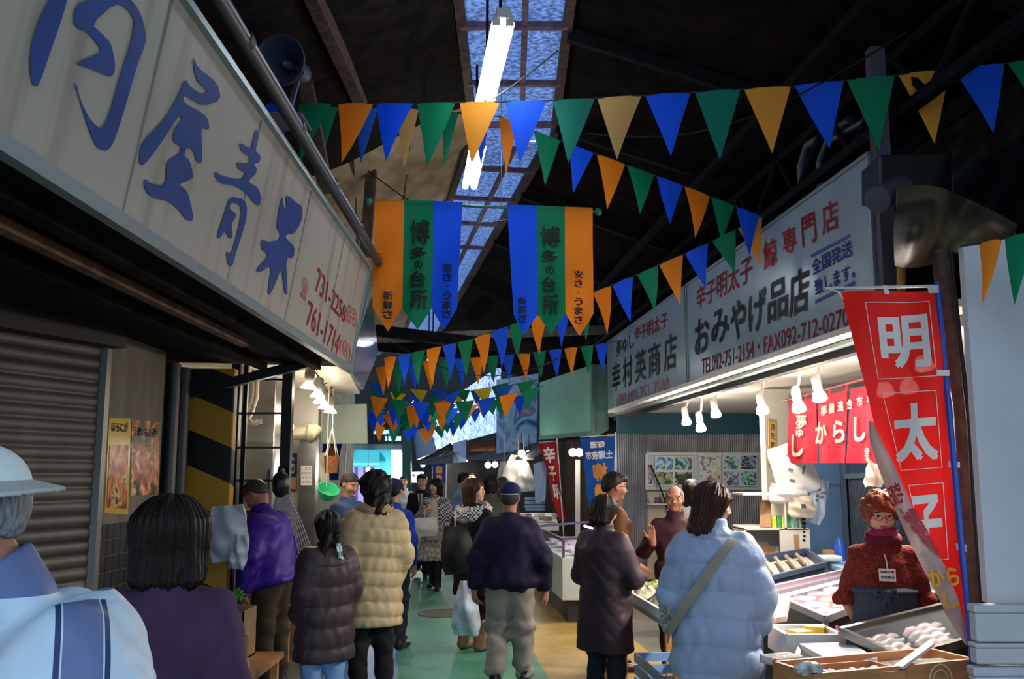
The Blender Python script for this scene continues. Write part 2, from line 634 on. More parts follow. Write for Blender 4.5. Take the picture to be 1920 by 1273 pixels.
    # ---- hair
    if hair:
        style = hair if isinstance(hair, str) else hair[0]
        L = -.13 if isinstance(hair, str) else hair[1]
        def hairf(p):
            q = toh(p)
            th = np.arctan2(q[:, 0], -q[:, 1])
            st = .0022 * np.sin(34 * th + 1.6 * np.sin(q[:, 2] * 17 + seed + 2 * th)) + .0015 * np.sin(77 * th + 2.2 * np.sin(q[:, 2] * 13 + 3 * th) + seed) + .003 * np.sin(9 * th + seed + q[:, 2] * 8)
            if style in ('short', 'crop', 'fringe'):
                g = {'short': .014, 'crop': .008, 'fringe': .007}[style]
                d = smin(ell(q, (0, -.014, .031), (.074 + g, .092 + g, .086 + g)), ell(q, (0, -.03, -.02), (.062 + g, .06 + g, .06)), .04)
                pl = (.01 if style == 'short' else -.002) + .74 * q[:, 1] + np.where(np.abs(q[:, 0]) > .055, .012, 0) - q[:, 2]
                d = smax(d, pl, .012)
                if style == 'short':
                    d = smin(d, smax(ell(q, (.005, .045, .075), (.066, .052, .04)), -q[:, 2] + .058, .012), .02)
                if style == 'crop':
                    st = st * .6
                if style == 'fringe':
                    d = smax(d, -ell(q, (0, .03, .12), (.068, .125, .105)), .01)
                st = st * .5
            else:
                wid = 1.0 if len(hair) < 3 or isinstance(hair, str) else hair[2]
                d = ell(q, (0, -.014, .03), (.09 * wid, .108, .1))
                z = np.array([L, L + .03, -.03, .05])
                d = smin(d, loft(q, z, np.array([.07, .085, .088, .085]) * wid, np.array([.055, .068, .085, .09]), cy=np.array([-.045, -.04, -.025, -.012])), .03)
                d = smax(d, -boxd(q, (0, .13, -.1), (.05, .095, .142), .03), .02)
                d = smax(d, L + .015 * np.sin(th * 9 + seed) - q[:, 2], .01)
                if style == 'wavy':
                    d = d + wob(q, 55, .011, seed)
                    st = st * .8
            if hat:
                d = smax(d, q[:, 2] - .048 - .1 * q[:, 1], .01)
            return (d + st) * S
        lo2, hi2 = hc - .22 * S, hc + .19 * S
        lo2[2] = hc[2] + (min(L, -.13) - .1) * S
        sdf_mesh('hair', hairf, lo2 - .05, hi2 + .05, hv * 1.15, hairm or hairmat('black hair', '100c0c'), root)
    # ---- trousers or skirt
    def put(name, f, pad, m, lo_=None, hi_=None, region=None, v=None):
        a = lo - pad if lo_ is None else np.array(lo_)
        b = hi + pad if hi_ is None else np.array(hi_)
        return sdf_mesh(name, f, a, b, v or cv, m, root, region)
    leglo = np.minimum(np.minimum(J['anL'], J['anR']), pel) - .2
    leghi = np.maximum(np.maximum(J['knL'], J['knR']), np.maximum(pel, np.maximum(J['anL'], J['anR']))) + .2
    leglo[2] = 0.0
    leghi[2] = 1.05 * S
    b = dict(w=1.0, kind='trousers', m=None, hem=.06)
    b.update(bottom or {})
    if b['kind'] != 'none':
        w = b['w'] * S
        def trf(p):
            d = ell(p, pel + (0, -.01 * S, 0), (.155 * w, .12 * w, .13 * S))
            for s in 'LR':
                d = smin(d, cone(p, J['hip' + s], J['kn' + s], .098 * w, .074 * w), .05)
                d = smin(d, cone(p, J['kn' + s], J['an' + s] + (0, 0, .03 * S), .074 * w, .062 * w), .04)
            z = p[:, 2] / S
            d = d + wob(p * A3(1, 1, 1.6), 26 / S, .015, seed) * (.4 + np.exp(-((z - .46) / .1) ** 2) + np.exp(-((z - .13) / .08) ** 2) + .7 * np.exp(-((z - .8) / .08) ** 2))
            return smax(d, np.maximum(b['hem'] * S - p[:, 2], p[:, 2] - .98 * S), .01)
        if b['kind'] == 'trousers':
            put('trousers', trf, 0, b['m'], leglo, leghi)
        if b['kind'] == 'skirt':
            def skf(p):
                d = loft(p, np.array([b['hem'], .6, .8, .95]) * S, np.array([.24, .21, .185, .14]) * S * b['w'], np.array([.2, .17, .14, .12]) * S * b['w'])
                th = np.arctan2(p[:, 0], p[:, 1])
                return d + .008 * np.sin(14 * th + seed) * np.clip((.95 - p[:, 2] / S) * 2, 0, 1)
            put('skirt', skf, .05, b['m'], leglo - .1, leghi + .1)
            if b.get('legm'):
                def lgf(p):
                    d = None
                    for s in 'LR':
                        e = smin(cone(p, J['hip' + s], J['kn' + s], .075 * S, .055 * S), cone(p, J['kn' + s], J['an' + s], .056 * S, .04 * S), .03)
                        d = e if d is None else np.minimum(d, e)
                    return d
                put('tights', lgf, 0, b['legm'], leglo, leghi)
    # ---- shoes, each its own part
    for s in 'LR':
        an = J['an' + s]
        fd = np.array((-.14 if s == 'L' else .14, 1., 0))
        kn = J['kn' + s]
        dz = float(an[2] - .085 * S)
        def shf(p):
            q = p - an
            toe = fd * .15 * S
            d = cone(q, (0, -.035 * S, -.04 * S), tuple(toe + A3(0, 0, -.055 * S)), .042 * S, .032 * S)
            d = smin(d, cone(q, (0, -.02 * S, .03 * S), (0, -.02 * S, -.03 * S), .046 * S, .044 * S), .03)
            if b.get('boot'):
                d = smin(d, cone(p, an, an + (kn - an) * b['boot'], .05 * S, .062 * S), .02)
            return smax(d, -(q[:, 2] + .083 * S), .006)
        if y > 1.9 and shoes:
            hi_ = an + .26
            hi_[2] = max(hi_[2], kn[2] + .1) if b.get('boot') else an[2] + .12
            put('boot' if b.get('boot') else 'shoe', shf, 0, mat('shoe ' + shoes, shoes, .35), an - .26, hi_, v=cv * .8)
    # ---- jacket or coat
    t = dict(hem=.72, w=1.0, kind='plain', m=None, collar=.04, sleeve=1.0, cuff=.95, name='jacket', flare=1.0, per=.12, wr=1.0, open=0)
    t.update(top or {})
    if t['kind'] != 'none':
        w = t['w'] * S
        hz = t['hem']
        zs = np.array([hz, min(hz + .06, .8), .84, .97, 1.10, 1.20, 1.262, 1.305, 1.345])
        zs = np.maximum.accumulate(zs + np.arange(9) * 1e-4)
        fl = t['flare']
        ax_ = np.array([.185 * fl, .19 * (fl + 1) / 2, .180, .165, .178, .18, .143, .096, .064])
        ay_ = np.array([.135 * fl, .138 * (fl + 1) / 2, .13, .118, .126, .122, .10, .082, .066])
        cyy = np.array([0, 0, 0, -.005, -.005, -.015, -.02, -.018, -.01])
        puff = t['kind'] == 'puffer'
        per = t['per'] * S
        # nearest surface distances of the torso, and of both sleeves
        def jkf(p):
            q = unb(p)
            d = loft(q, zs * S, ax_ * w, ay_ * w, cyy * S, n=2.4, rnd=.03)
            if puff:
                d = d - .017 * S * (np.abs(np.sin(math.pi * (q[:, 2] + .012 * np.sin(q[:, 0] * 9 + seed)) / per)) ** .55 - .55)
                d = d + wob(p * A3(2.2, 2.2, .7), 34, .005, seed)
            elif t['kind'] == 'quilt':
                u, v = q[:, 0] + q[:, 2] * .9, q[:, 0] - q[:, 2] * .9
                d = d - .006 * (np.abs(np.sin(u * 30)) ** .5 * np.abs(np.sin(v * 30)) ** .5 - .4)
                d = d + wob(p, 13, .01, seed) * t['wr']
            else:
                d = d + (wob(p * A3(1, 1, 1.5), 15, .013, seed) + wob(p * A3(1.5, 1, .6), 34, .005, seed + 2)) * t['wr']
            if t.get('band'):
                d = d + .022 * S * np.exp(-((q[:, 2] / S - hz - .035) / .028) ** 2) - .008 * S * np.exp(-((q[:, 2] / S - hz - .1) / .04) ** 2)
            d = smax(d, hz * S - q[:, 2], .012)
            for s in 'LR':
                a_, e_, w_ = J['sh' + s], J['el' + s], J['wr' + s]
                w2 = e_ + (w_ - e_) * t['cuff']
                sl = t['sleeve'] * S
                d1 = smin(cone(p, a_, e_, .062 * sl * min(t['w'], 1.12), .058 * sl), cone(p, e_, w2, .058 * sl, .045 * sl), .04)
                tt = conet(p, a_, e_) * np.linalg.norm(e_ - a_) + conet(p, e_, w2) * np.linalg.norm(w2 - e_)
                if puff:
                    d1 = d1 - .013 * S * (np.abs(np.sin(math.pi * tt / (per * .9))) ** .55 - .5) + wob(p, 40, .004, seed)
                elif t['kind'] != 'quilt':
                    d1 = d1 + wob(p * A3(1, 1, 1.6), 24, .008, seed + 5) + .004 * np.sin(tt * 75 + 3 * np.sin(p[:, 0] * 30)) * np.exp(-((tt - .27) / .1) ** 2)
                d1 = smax(d1, ((p - w2) @ ((w_ - e_) / np.linalg.norm(w_ - e_))).astype(np.float32), .012)
                d = smin(d, d1, t.get('k', .055))
            if t['collar']:
                nk = J['neck'] + A3(0, .005, -.01) * S
                up = (hc - J['neck']) / np.linalg.norm(hc - J['neck'])
                c1 = cone(p, nk, nk + up * t['collar'] * S, .078 * S, .078 * S)
                c1 = smax(c1, -((nk + up * (t['collar'] + .01) * S - p) @ up).astype(np.float32), .012)
                c1 = smax(c1, -cone(p, nk, nk + up * .3, .060 * S, .060 * S), .01)
                d = smin(d, c1, .02)
            return d
        lo3, hi3 = lo.copy() - .1, hi.copy() + .1
        lo3[2] = min(hz * S - .05, allj[:, 2].min()) if bend else hz * S - .05
        lo3[2] = max(lo3[2], .02)
        rg = t.get('region')
        jo = put(t['name'], jkf, 0, t['m'], lo3, hi3, (lambda c: rg(unb(c) / S, c, J)) if rg else None)
    root['_s'] = 1
    del root['_s']
    info = dict(J=J, S=S, root=root, toh=toh, hc=hc, Rh=Rh, hv=hv, cv=cv, put=put, unb=unb, pel=pel, seed=seed)
    for e in (extras or []):
        e(info)
    return root
# extras ------------------------------------------------------------
def cap(m, brim=True, m2=None):
    def go(I):
        S = I['S']
        def f(p):
            q = I['toh'](p)
            d = ell(q, (0, -.008, .04), (.092, .106, .086))
            d = smax(d, .028 - q[:, 2] + .1 * q[:, 1], .008)
            d = d - .0025 * (np.abs(np.sin(3 * np.arctan2(q[:, 0], q[:, 1]))) ** .3)
            d = np.minimum(d, ell(q, (0, -.008, .127), (.009, .009, .006)))
            return d * S
        o = I['put']('cap', f, 0, m, I['hc'] - .2, I['hc'] + .2, v=I['hv'] * 1.1)
        if brim:
            def g(p):
                q = I['toh'](p)
                zz = q[:, 2] - .032 + 3.2 * q[:, 0] ** 2 + .25 * (q[:, 1] - .08)
                d = np.maximum(np.sqrt((q[:, 0] / .08) ** 2 + ((q[:, 1] - .07) / .1) ** 2) - 1, 0) * .08 + np.maximum(np.abs(zz) - .004, 0)
                return (smax(d - .002, .055 - q[:, 1], .004)) * S
            sdf = sdf_mesh('cap_brim', g, I['hc'] - .22, I['hc'] + .22, I['hv'], m2 or m, I['root'])
    return go
def glasses(I):
    S = I['S']
    mb = MB()
    c = lambda v: Vector((I['hc'] + I['Rh'] @ (np.array(v) * S)).tolist())
    for s in (-1, 1):
        ring = [c((s * .032 + .023 * math.cos(a), .101 - .012 * abs(math.cos(a)) * (1 if math.cos(a) * s > 0 else 0), .008 + .016 * math.sin(a))) for a in [i * math.pi / 8 for i in range(17)]]
        mb.tube(ring, .0018 * S, 5)
        mb.tube([c((s * .054, .09, .012)), c((s * .08, .0, .012)), c((s * .079, -.02, 0))], .0018 * S, 5)
    mb.tube([c((-.01, .104, .012)), c((.01, .104, .012))], .0018 * S, 5)
    mb.build('glasses', mat('glasses wire', '3a3230', .3, .6), I['root'], rel=False)
def put_sdf(name, fn, m, lo, hi, v=None, region=None):
    def go(I):
        I['put'](name, lambda p: fn(p, I), 0, m, np.array(lo) * I['S'], np.array(hi) * I['S'], region=region, v=v)
    return go
def strap(pts, w, m, name='strap', th=.008):
    """a flat band through local points (x, y, z, nx, ny)"""
    def go(I):
        S = I['S']
        P_ = [Vector(q[:3]) * S for q in pts]
        N_ = [Vector((q[3], q[4], q[5] if len(q) > 5 else 0)).normalized() for q in pts]
        n = len(P_)
        def fn(u, v):
            x = u * (n - 1)
            i = min(int(x), n - 2)
            f = x - i
            a, b = P_[max(i - 1, 0)], P_[min(i + 2, n - 1)]
            c = P_[i].lerp(P_[i + 1], f) + (P_[i] + P_[i + 1] - a - b) * (f * (1 - f) * .25)
            d = (P_[i + 1] - P_[i]).normalized()
            nn = N_[i].lerp(N_[i + 1], f).normalized()
            return c + nn.cross(d).normalized() * (v - .5) * w * S
        mb = MB()
        mb.grid(fn, (n - 1) * 6, 3, th=th)
        mb.build(name, m, I['root'], True, rel=False)
    return go
# ------------------------------------------------------------------ the setting: floor, roof, walls
def bst(mb, s0, s1, t0, t1, z0, z1, m=0):
    return mb.hexa([ST(s, t, z) for z in (z0, z1) for s, t in ((s0, t0), (s0, t1), (s1, t1), (s1, t0))], m)
def lamp(loc, power, col=(1, .87, .7), rad=.05, parent=None, kind='POINT', spot=None, aim=None):
    d = bpy.data.lights.new('lamp_light', kind)
    d.energy = power
    d.color = col
    d.shadow_soft_size = rad
    o = bpy.data.objects.new('lamp_light', d)
    COL.objects.link(o)
    o.location = loc
    if spot:
        d.spot_size = spot
        d.spot_blend = .8
    if aim is not None:
        o.rotation_euler = (Vector(aim) - Vector(loc)).to_track_quat('-Z', 'Y').to_euler()
    if parent is not None:
        o.location = Vector(loc) - Vector(parent.location)
        o.parent = parent
    return o
# painted concrete: blue band, green walkway, ochre band beside the stalls
fm = mat('painted concrete', '3f7a68', .42, bump=(30, .25), spec=.5)
n, l, b = nodes_of(fm)
tc = n.new('ShaderNodeTexCoord'); dotn = n.new('ShaderNodeVectorMath'); dotn.operation = 'DOT_PRODUCT'
dotn.inputs[1].default_value = NV
l.new(tc.outputs['Object'], dotn.inputs[0])
wn = n.new('ShaderNodeTexNoise'); wn.inputs['Scale'].default_value = 3
l.new(tc.outputs['Object'], wn.inputs['Vector'])
ad = n.new('ShaderNodeMath'); ad.operation = 'MULTIPLY_ADD'; ad.inputs[1].default_value = .04
l.new(wn.outputs['Fac'], ad.inputs[0]); l.new(dotn.outputs['Value'], ad.inputs[2])
mr = n.new('ShaderNodeMapRange'); mr.inputs['From Min'].default_value = -3; mr.inputs['From Max'].default_value = 3
l.new(ad.outputs[0], mr.inputs['Value'])
cr = n.new('ShaderNodeValToRGB'); cr.color_ramp.interpolation = 'CONSTANT'
cr.color_ramp.elements[0].color = lin('4e4e48')
for q, c in ((-.82, '4a7fba'), (-.22, '4f937a'), (1.02, 'b8984c'), (2.1, '77736a')):
    e = cr.color_ramp.elements.new((q + 3) / 6)
    e.color = lin(c)
cr.color_ramp.elements.remove(cr.color_ramp.elements[-1])
l.new(mr.outputs[0], cr.inputs[0])
dn = n.new('ShaderNodeTexNoise'); dn.inputs['Scale'].default_value = 1.7; dn.inputs['Detail'].default_value = 9; dn.inputs['Roughness'].default_value = .7
l.new(tc.outputs['Object'], dn.inputs['Vector'])
r2 = n.new('ShaderNodeValToRGB'); r2.color_ramp.elements[0].position = .3; r2.color_ramp.elements[0].color = (.45, .45, .45, 1); r2.color_ramp.elements[1].position = .6
l.new(dn.outputs['Fac'], r2.inputs[0])
mx = n.new('ShaderNodeMixRGB'); mx.blend_type = 'MULTIPLY'; mx.inputs[0].default_value = .9
l.new(cr.outputs[0], mx.inputs[1]); l.new(r2.outputs[0], mx.inputs[2]); l.new(mx.outputs[0], b.inputs['Base Color'])
struct(MB().box((0, 13, -.05), (22, 40, .1)).build('floor', fm))
mh = MB().lathe([(0, .004), (.30, .004), (.31, .0)], ST(11.5, .27, 0), n=28)
mh.lathe([(.33, .0), (.33, .006), (.36, .006), (.36, 0)], ST(11.5, .27, 0), n=28)
tag(mh.build('manhole_cover', mat('old iron', '5a5c50', .7, .2, noise=(40, .4)), smooth=False), 'round worn iron manhole cover set in the green painted floor', 'manhole cover')
# ---- roof
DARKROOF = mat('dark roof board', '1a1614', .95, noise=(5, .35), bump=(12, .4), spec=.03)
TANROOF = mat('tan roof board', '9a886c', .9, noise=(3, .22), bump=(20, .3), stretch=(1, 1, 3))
RUST = mat('rusty beam', '4a382c', .85, noise=(14, .4), bump=(30, .4))
STEEL = mat('dark steel', '15171a', .8, 0, noise=(12, .3), spec=.1)
SKYL = mat('skylight sheet', 'a4b4d2', .5, trans=.8, noise=(26, .35))
PURL = mat('faded purlin', '6a5566', .8, noise=(10, .3))
YB = 9.7
FA = math.radians(9.35)
DF = Vector((-math.sin(FA), math.cos(FA), 0))
NF = Vector((math.cos(FA), math.sin(FA), 0))
OF = Vector((-.055, YB, 0))
ridge = lambda y, x, z: (Vector((x, y, z)) if y <= YB else OF + DF * (y - YB) + NF * (x - .02) + Vector((0, 0, z)))
zl = lambda x: 5.2 - .48 * max(0, -.38 - x)
zr = lambda x: 5.2 - .33 * max(0, x - .42)
mb = MB()
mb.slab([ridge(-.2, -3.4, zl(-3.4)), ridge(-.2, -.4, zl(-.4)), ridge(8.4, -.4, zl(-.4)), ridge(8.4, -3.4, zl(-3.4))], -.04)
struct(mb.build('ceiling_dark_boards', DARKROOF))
# a ragged dark sheet hung under the boards
def ragged(u, v):
    x = -3.3 + 2.86 * u
    y = .5 + v * (7.75 - .35 * math.sin(u * 7) * (1 - u) + .22 * u * u)
    return ridge(y, x, zl(x) - .05 - .05 * math.sin(v * 9 + u * 4) ** 2)
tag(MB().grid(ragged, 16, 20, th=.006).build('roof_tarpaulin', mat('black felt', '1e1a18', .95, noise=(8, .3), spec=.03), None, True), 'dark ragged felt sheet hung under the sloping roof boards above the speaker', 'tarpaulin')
mb = MB()
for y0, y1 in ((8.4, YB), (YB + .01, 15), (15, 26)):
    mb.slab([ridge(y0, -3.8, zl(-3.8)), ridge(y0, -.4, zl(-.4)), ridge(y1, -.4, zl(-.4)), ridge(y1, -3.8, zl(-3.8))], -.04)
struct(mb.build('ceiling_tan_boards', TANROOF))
mb = MB()
for y0, y1 in ((-.2, YB), (YB + .01, 26)):
    if y0 > 1:
        mb.slab([Vector((.44, YB - .02, zr(.44) + .03)), Vector((5.2, YB - .9, zr(5.2) + .03)), ridge(YB + .3, 5.2, zr(5.2) + .03), ridge(YB + .3, .44, zr(.44) + .03)], -.04)
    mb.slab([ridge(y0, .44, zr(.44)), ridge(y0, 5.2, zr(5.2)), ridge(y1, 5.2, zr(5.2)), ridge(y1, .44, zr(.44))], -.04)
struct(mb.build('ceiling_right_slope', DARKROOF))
mb = MB()
for y0, y1 in ((2.0, YB), (YB + .01, 26)):
    mb.slab([ridge(y0, -.39, 5.22), ridge(y0, .43, 5.22), ridge(y1, .43, 5.22), ridge(y1, -.39, 5.22)], -.006)
struct(mb.build('window_1', SKYL), 'long frosted blue skylight strip along the roof ridge', 'skylight')
# skylight framing
mb = MB()
for x in (-.4, .44):
    mb.bar(ridge(1, x, 5.17), ridge(YB, x, 5.17), .07, .12)
    mb.bar(ridge(YB + .01, x, 5.17), ridge(26, x, 5.17), .07, .12)
struct(mb.build('trim_1', RUST))
mb = MB()
for y in (6.9, 8.0, 9.0, 10.4, 11.6, 12.8, 14.2):
    mb.bar(ridge(y, -.4, 5.13), ridge(y, .44, 5.13), .06, .05)
mb.bar(ridge(2, .1, 5.14), ridge(YB, .1, 5.14), .05, .05)
mb.bar(ridge(YB + .01, .1, 5.14), ridge(16, .1, 5.14), .05, .05)
struct(mb.build('trim_2', PURL))
def beam(name, segs, m=RUST, w=.09, h=.12):
    for a, b_ in segs:
        mb = MB()
        mb.bar(a, b_, w, h)
        struct(mb.build(name, m))
lp = lambda px, py: PPL(px, py, (-.38, 0, 5.1), Vector((.48, 0, -1)).normalized() * -1)
beam('ceiling_beam', [(lp(572, -40), lp(686, 210))])
beam('ceiling_beam', [(P(608, 278, 9.5), P(878, 240, 9.5)), (P(640, 278, 11), P(1080, 230, 9.8)), (P(705, 620, 11.5), P(1000, 655, 11.5))], STEEL, .12, .14)
beam('ceiling_beam', [(P(572, 150, 6.6), P(612, 360, 6.6)), (P(702, 240, 9.2), P(685, 480, 9.2))], RUST, .1, .1)
beam('ceiling_purlin', [(ridge(y, -3.3, z - .3), ridge(y, -.5, z)) for y, z in ()] + [(ridge(8.4, x, zl(x) - .03), ridge(15, x, zl(x) - .03)) for x in (-.95, -1.5, -2.05, -2.6)], RUST, .03, .03)
# right slope: rafters, and the steel lattice along the shop fronts
beam('ceiling_beam', [(ridge(y, .45, 5.1), ridge(y, 5, zr(5) - .1)) for y in (3.0, 5.0, 7.0, 9.0, 11.2, 13.6)], STEEL, .07, .1)
beam('ceiling_beam', [(ST(2, t, z), ST(16, t, z)) for t, z in ((2.9, 3.86), (3.0, 4.32), (3.7, 4.15), (2.6, 4.45))], STEEL, .07, .07)
mb = MB()
for i in range(14):
    s = 3 + i
    mb.bar(ST(s, 2.92, 3.86), ST(s + .5, 2.98, 4.32), .035)
    mb.bar(ST(s + .5, 2.98, 4.32), ST(s + 1, 2.92, 3.86), .035)
struct(mb.build('ceiling_lattice_girder', STEEL))
struct(MB().bar(P(1000, 672, 19), P(700, 645, 19), .16, .3).build('ceiling_beam', STEEL))
struct(MB().bar(P(690, 636, 13.5), P(1140, 618, 13.5), .1, .12).build('ceiling_beam', mat('pale beam', '5d574e', .8, noise=(9, .2))))
# ---- walls
GREYC = mat('grey corrugated sheet', '8d8f92', .45, .35, noise=(4, .12))
CREAM = mat('cream wall', 'cfc8b8', .7, noise=(3, .06))
WHITEP = mat('white board', 'd9d8d2', .6, noise=(4, .05))
DARKW = mat('grimy dark wall', '2b2725', .95, noise=(5, .35), bump=(15, .3), spec=.05)
def corrugated(name, a, b_, z0, z1, pitch=.032, amp=.006, m=GREYC):
    a, b_ = Vector(a), Vector(b_)
    L = (b_ - a).length
    nrm = (b_ - a).normalized().cross(Vector((0, 0, 1)))
    k = int(L / pitch) * 4
    mb = MB()
    mb.grid(lambda u, v: a.lerp(b_, u) + Vector((0, 0, z0 + (z1 - z0) * v)) + nrm * (amp * math.sin(u * k / 4 * 2 * math.pi)), k, 1)
    return struct(mb.build(name, m, None, True))
corrugated('wall_shop_far_side', ST(13.3, 2.58, 0), ST(13.3, 5.3, 0), 0, 2.22)
corrugated('wall_shop_rear', ST(13.3, 5.3, 0), ST(3.2, 5.3, 0), 0, 2.5, m=mat('blue grey corrugated sheet', '5f7388', .45, .35, noise=(4, .12)))
mb = MB(); bst(mb, 13.3, 13.36, 2.73, 5.3, 2.2, 2.52)
struct(mb.build('wall_shop_far_band', mat('teal band', '2c5a66', .6)))
mb = MB(); bst(mb, 4.6, 13.34, 2.6, 5.3, 2.52, 2.56)
struct(mb.build('ceiling_shop', mat('white soffit', 'e4ddd0', .6, noise=(3, .04))))
mb = MB(); bst(mb, 5.3, 14.0, 2.80, 2.84, 2.44, 2.52)
struct(mb.build('trim_3', mat('soffit seam', '3a3a38', .7)))
mb = MB(); bst(mb, 2.0, 26, 5.3, 5.36, 0, 4.4)
struct(mb.build('wall_right', DARKW))
mb = MB(); bst(mb, 5.2, 14, 3.7, 3.76, 2.56, 4.4)
struct(mb.build('wall_above_shop', DARKW))
# cream pillar inside the shop
mb = MB(); mb.box((2.69, 9.6, 1.25), (.25, .2, 2.5), rz=0)
struct(mb.build('wall_shop_pillar', CREAM))
# right end: the white panel wall of the neighbouring stall
mb = MB()
mb.slab([P(1806, 462, 4.2), P(1852, 1130, 4.2), P(2050, 1130, 4.2), P(2050, 420, 4.2)], .05)
struct(mb.build('wall_right_white_panel', mat('white painted panel', 'd9dbe0', .6, noise=(2, .07), bump=(60, .05))))
struct(MB().box((3.2, 3.1, 2.2), (.06, 3.0, 4.4)).build('wall_right_near', DARKW))
# left building: wall line x = -2.4, recess, far walls
mb = MB()
mb.box((-2.43, 5.96, 1.25), (.06, .92, 2.5))
wl = struct(mb.build('wall_left', mat('scuffed plywood', '6a645a', .7, noise=(6, .22), bump=(8, .3), stretch=(1, 1, .3))))
struct(MB().box((-3.0, 6.9, 1.6), (.06, 2.2, 3.2)).build('wall_left_recess', DARKW))
struct(MB().box((-2.9, 12.5, 2.0), (.06, 9, 4.0)).build('wall_left_far', mat('stall back wall', '9a958a', .7, noise=(4, .15))))
struct(MB().box((-3.4, 4, 3.4), (.06, 12, 4)).build('wall_left_upper', DARKW))
# dark soffit behind the big sign
mb = MB()
mb.slab([(-2.75, .6, 2.50), (-1.26, .6, 2.46), (-1.26, 7.1, 2.46), (-2.75, 7.1, 2.50)], -.03)
for x in (-1.45, -1.85):
    mb.bar((x, .8, 2.44), (x, 6.9, 2.44), .06, .05)
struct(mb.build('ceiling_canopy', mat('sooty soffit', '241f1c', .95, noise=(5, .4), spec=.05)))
struct(MB().bar((-1.62, 1.2, 2.43), (-1.62, 5.6, 2.43), .05, .04).build('trim_4', mat('rusted rail', '6b4a34', .8, noise=(9, .45))))
# end of the street
struct(MB().box((-3.5, 30, 3.3), (20, .1, 6.6)).build('wall_back', mat('far dark wall', '151a20', .9)))
struct(MB().box((2.8, 17.6, 3.4), (3.4, .1, 3.2)).build('wall_far_upper', DARKW))
# ------------------------------------------------------------------ left side: shop with the big sign
SO, SN = Vector((-1.25, 0, 2.46)), Vector((.76, 0, -.126)).normalized()      # plane of the big sign, tipped towards the street
def sgn(px, py, lift=.004):
    return PPL(px, py, SO + SN * lift, SN)
su = Vector((.126, 0, .76)).normalized()
root = thing('shop_sign', 'long white painted shop sign with blue brush characters and red phone numbers', 'sign', (-1.25, 4.0, 2.46))
SIGNW = mat('aged white sign', 'a8a698', .5, noise=(2.2, .10), bump=(40, .05))
n_, l_, b_ = nodes_of(SIGNW)                                                  # vertical grime streaks
tc_ = n_.new('ShaderNodeTexCoord'); mp_ = n_.new('ShaderNodeMapping'); mp_.inputs['Scale'].default_value = (1, 5, .5)
nz_ = n_.new('ShaderNodeTexNoise'); nz_.inputs['Scale'].default_value = 1.6; nz_.inputs['Detail'].default_value = 8
rp_ = n_.new('ShaderNodeValToRGB'); rp_.color_ramp.elements[0].position = .33; rp_.color_ramp.elements[0].color = lin('8f897c'); rp_.color_ramp.elements[1].position = .5; rp_.color_ramp.elements[1].color = lin('a6a498')
l_.new(tc_.outputs['Object'], mp_.inputs[0]); l_.new(mp_.outputs[0], nz_.inputs['Vector']); l_.new(nz_.outputs['Fac'], rp_.inputs[0]); l_.new(rp_.outputs[0], b_.inputs['Base Color'])
mb = MB()
h_ = .785
mb.slab([SO + Vector((0, .7, 0)), SO + Vector((0, 7.13, 0)), SO + su * h_ + Vector((0, 7.13, 0)), SO + su * h_ + Vector((0, .7, 0))], .10)
mb.build('board', SIGNW, root)
ALU = mat('pale trim', '8fa0a0', .4, .5)
mb = MB()
mb.bar(SO + Vector((.01, .7, -.02)), SO + Vector((.01, 7.14, -.02)), .04, .05)
mb.bar(SO + su * (h_ + .01) + Vector((0, .7, 0)), SO + su * (h_ + .01) + Vector((0, 7.14, 0)), .05, .03)
mb.bar(SO + Vector((0, 7.14, 0)), SO + su * h_ + Vector((0, 7.14, 0)), .03, .03)
mb.build('frame', ALU, root)
for y in (2.9, 4.0, 5.05, 6.1):
    mb = MB().bar(SO + SN * .001 + Vector((0, y, .02)), SO + su * (h_ - .02) + SN * .001 + Vector((0, y, 0)), .012, .006, up=(1, 0, 0))
    mb.build('seam', mat('sign seam', '77756c', .6), root)
BLUEP = mat('blue sign paint', '123f8a', .5, noise=(8, .12), spec=.15)
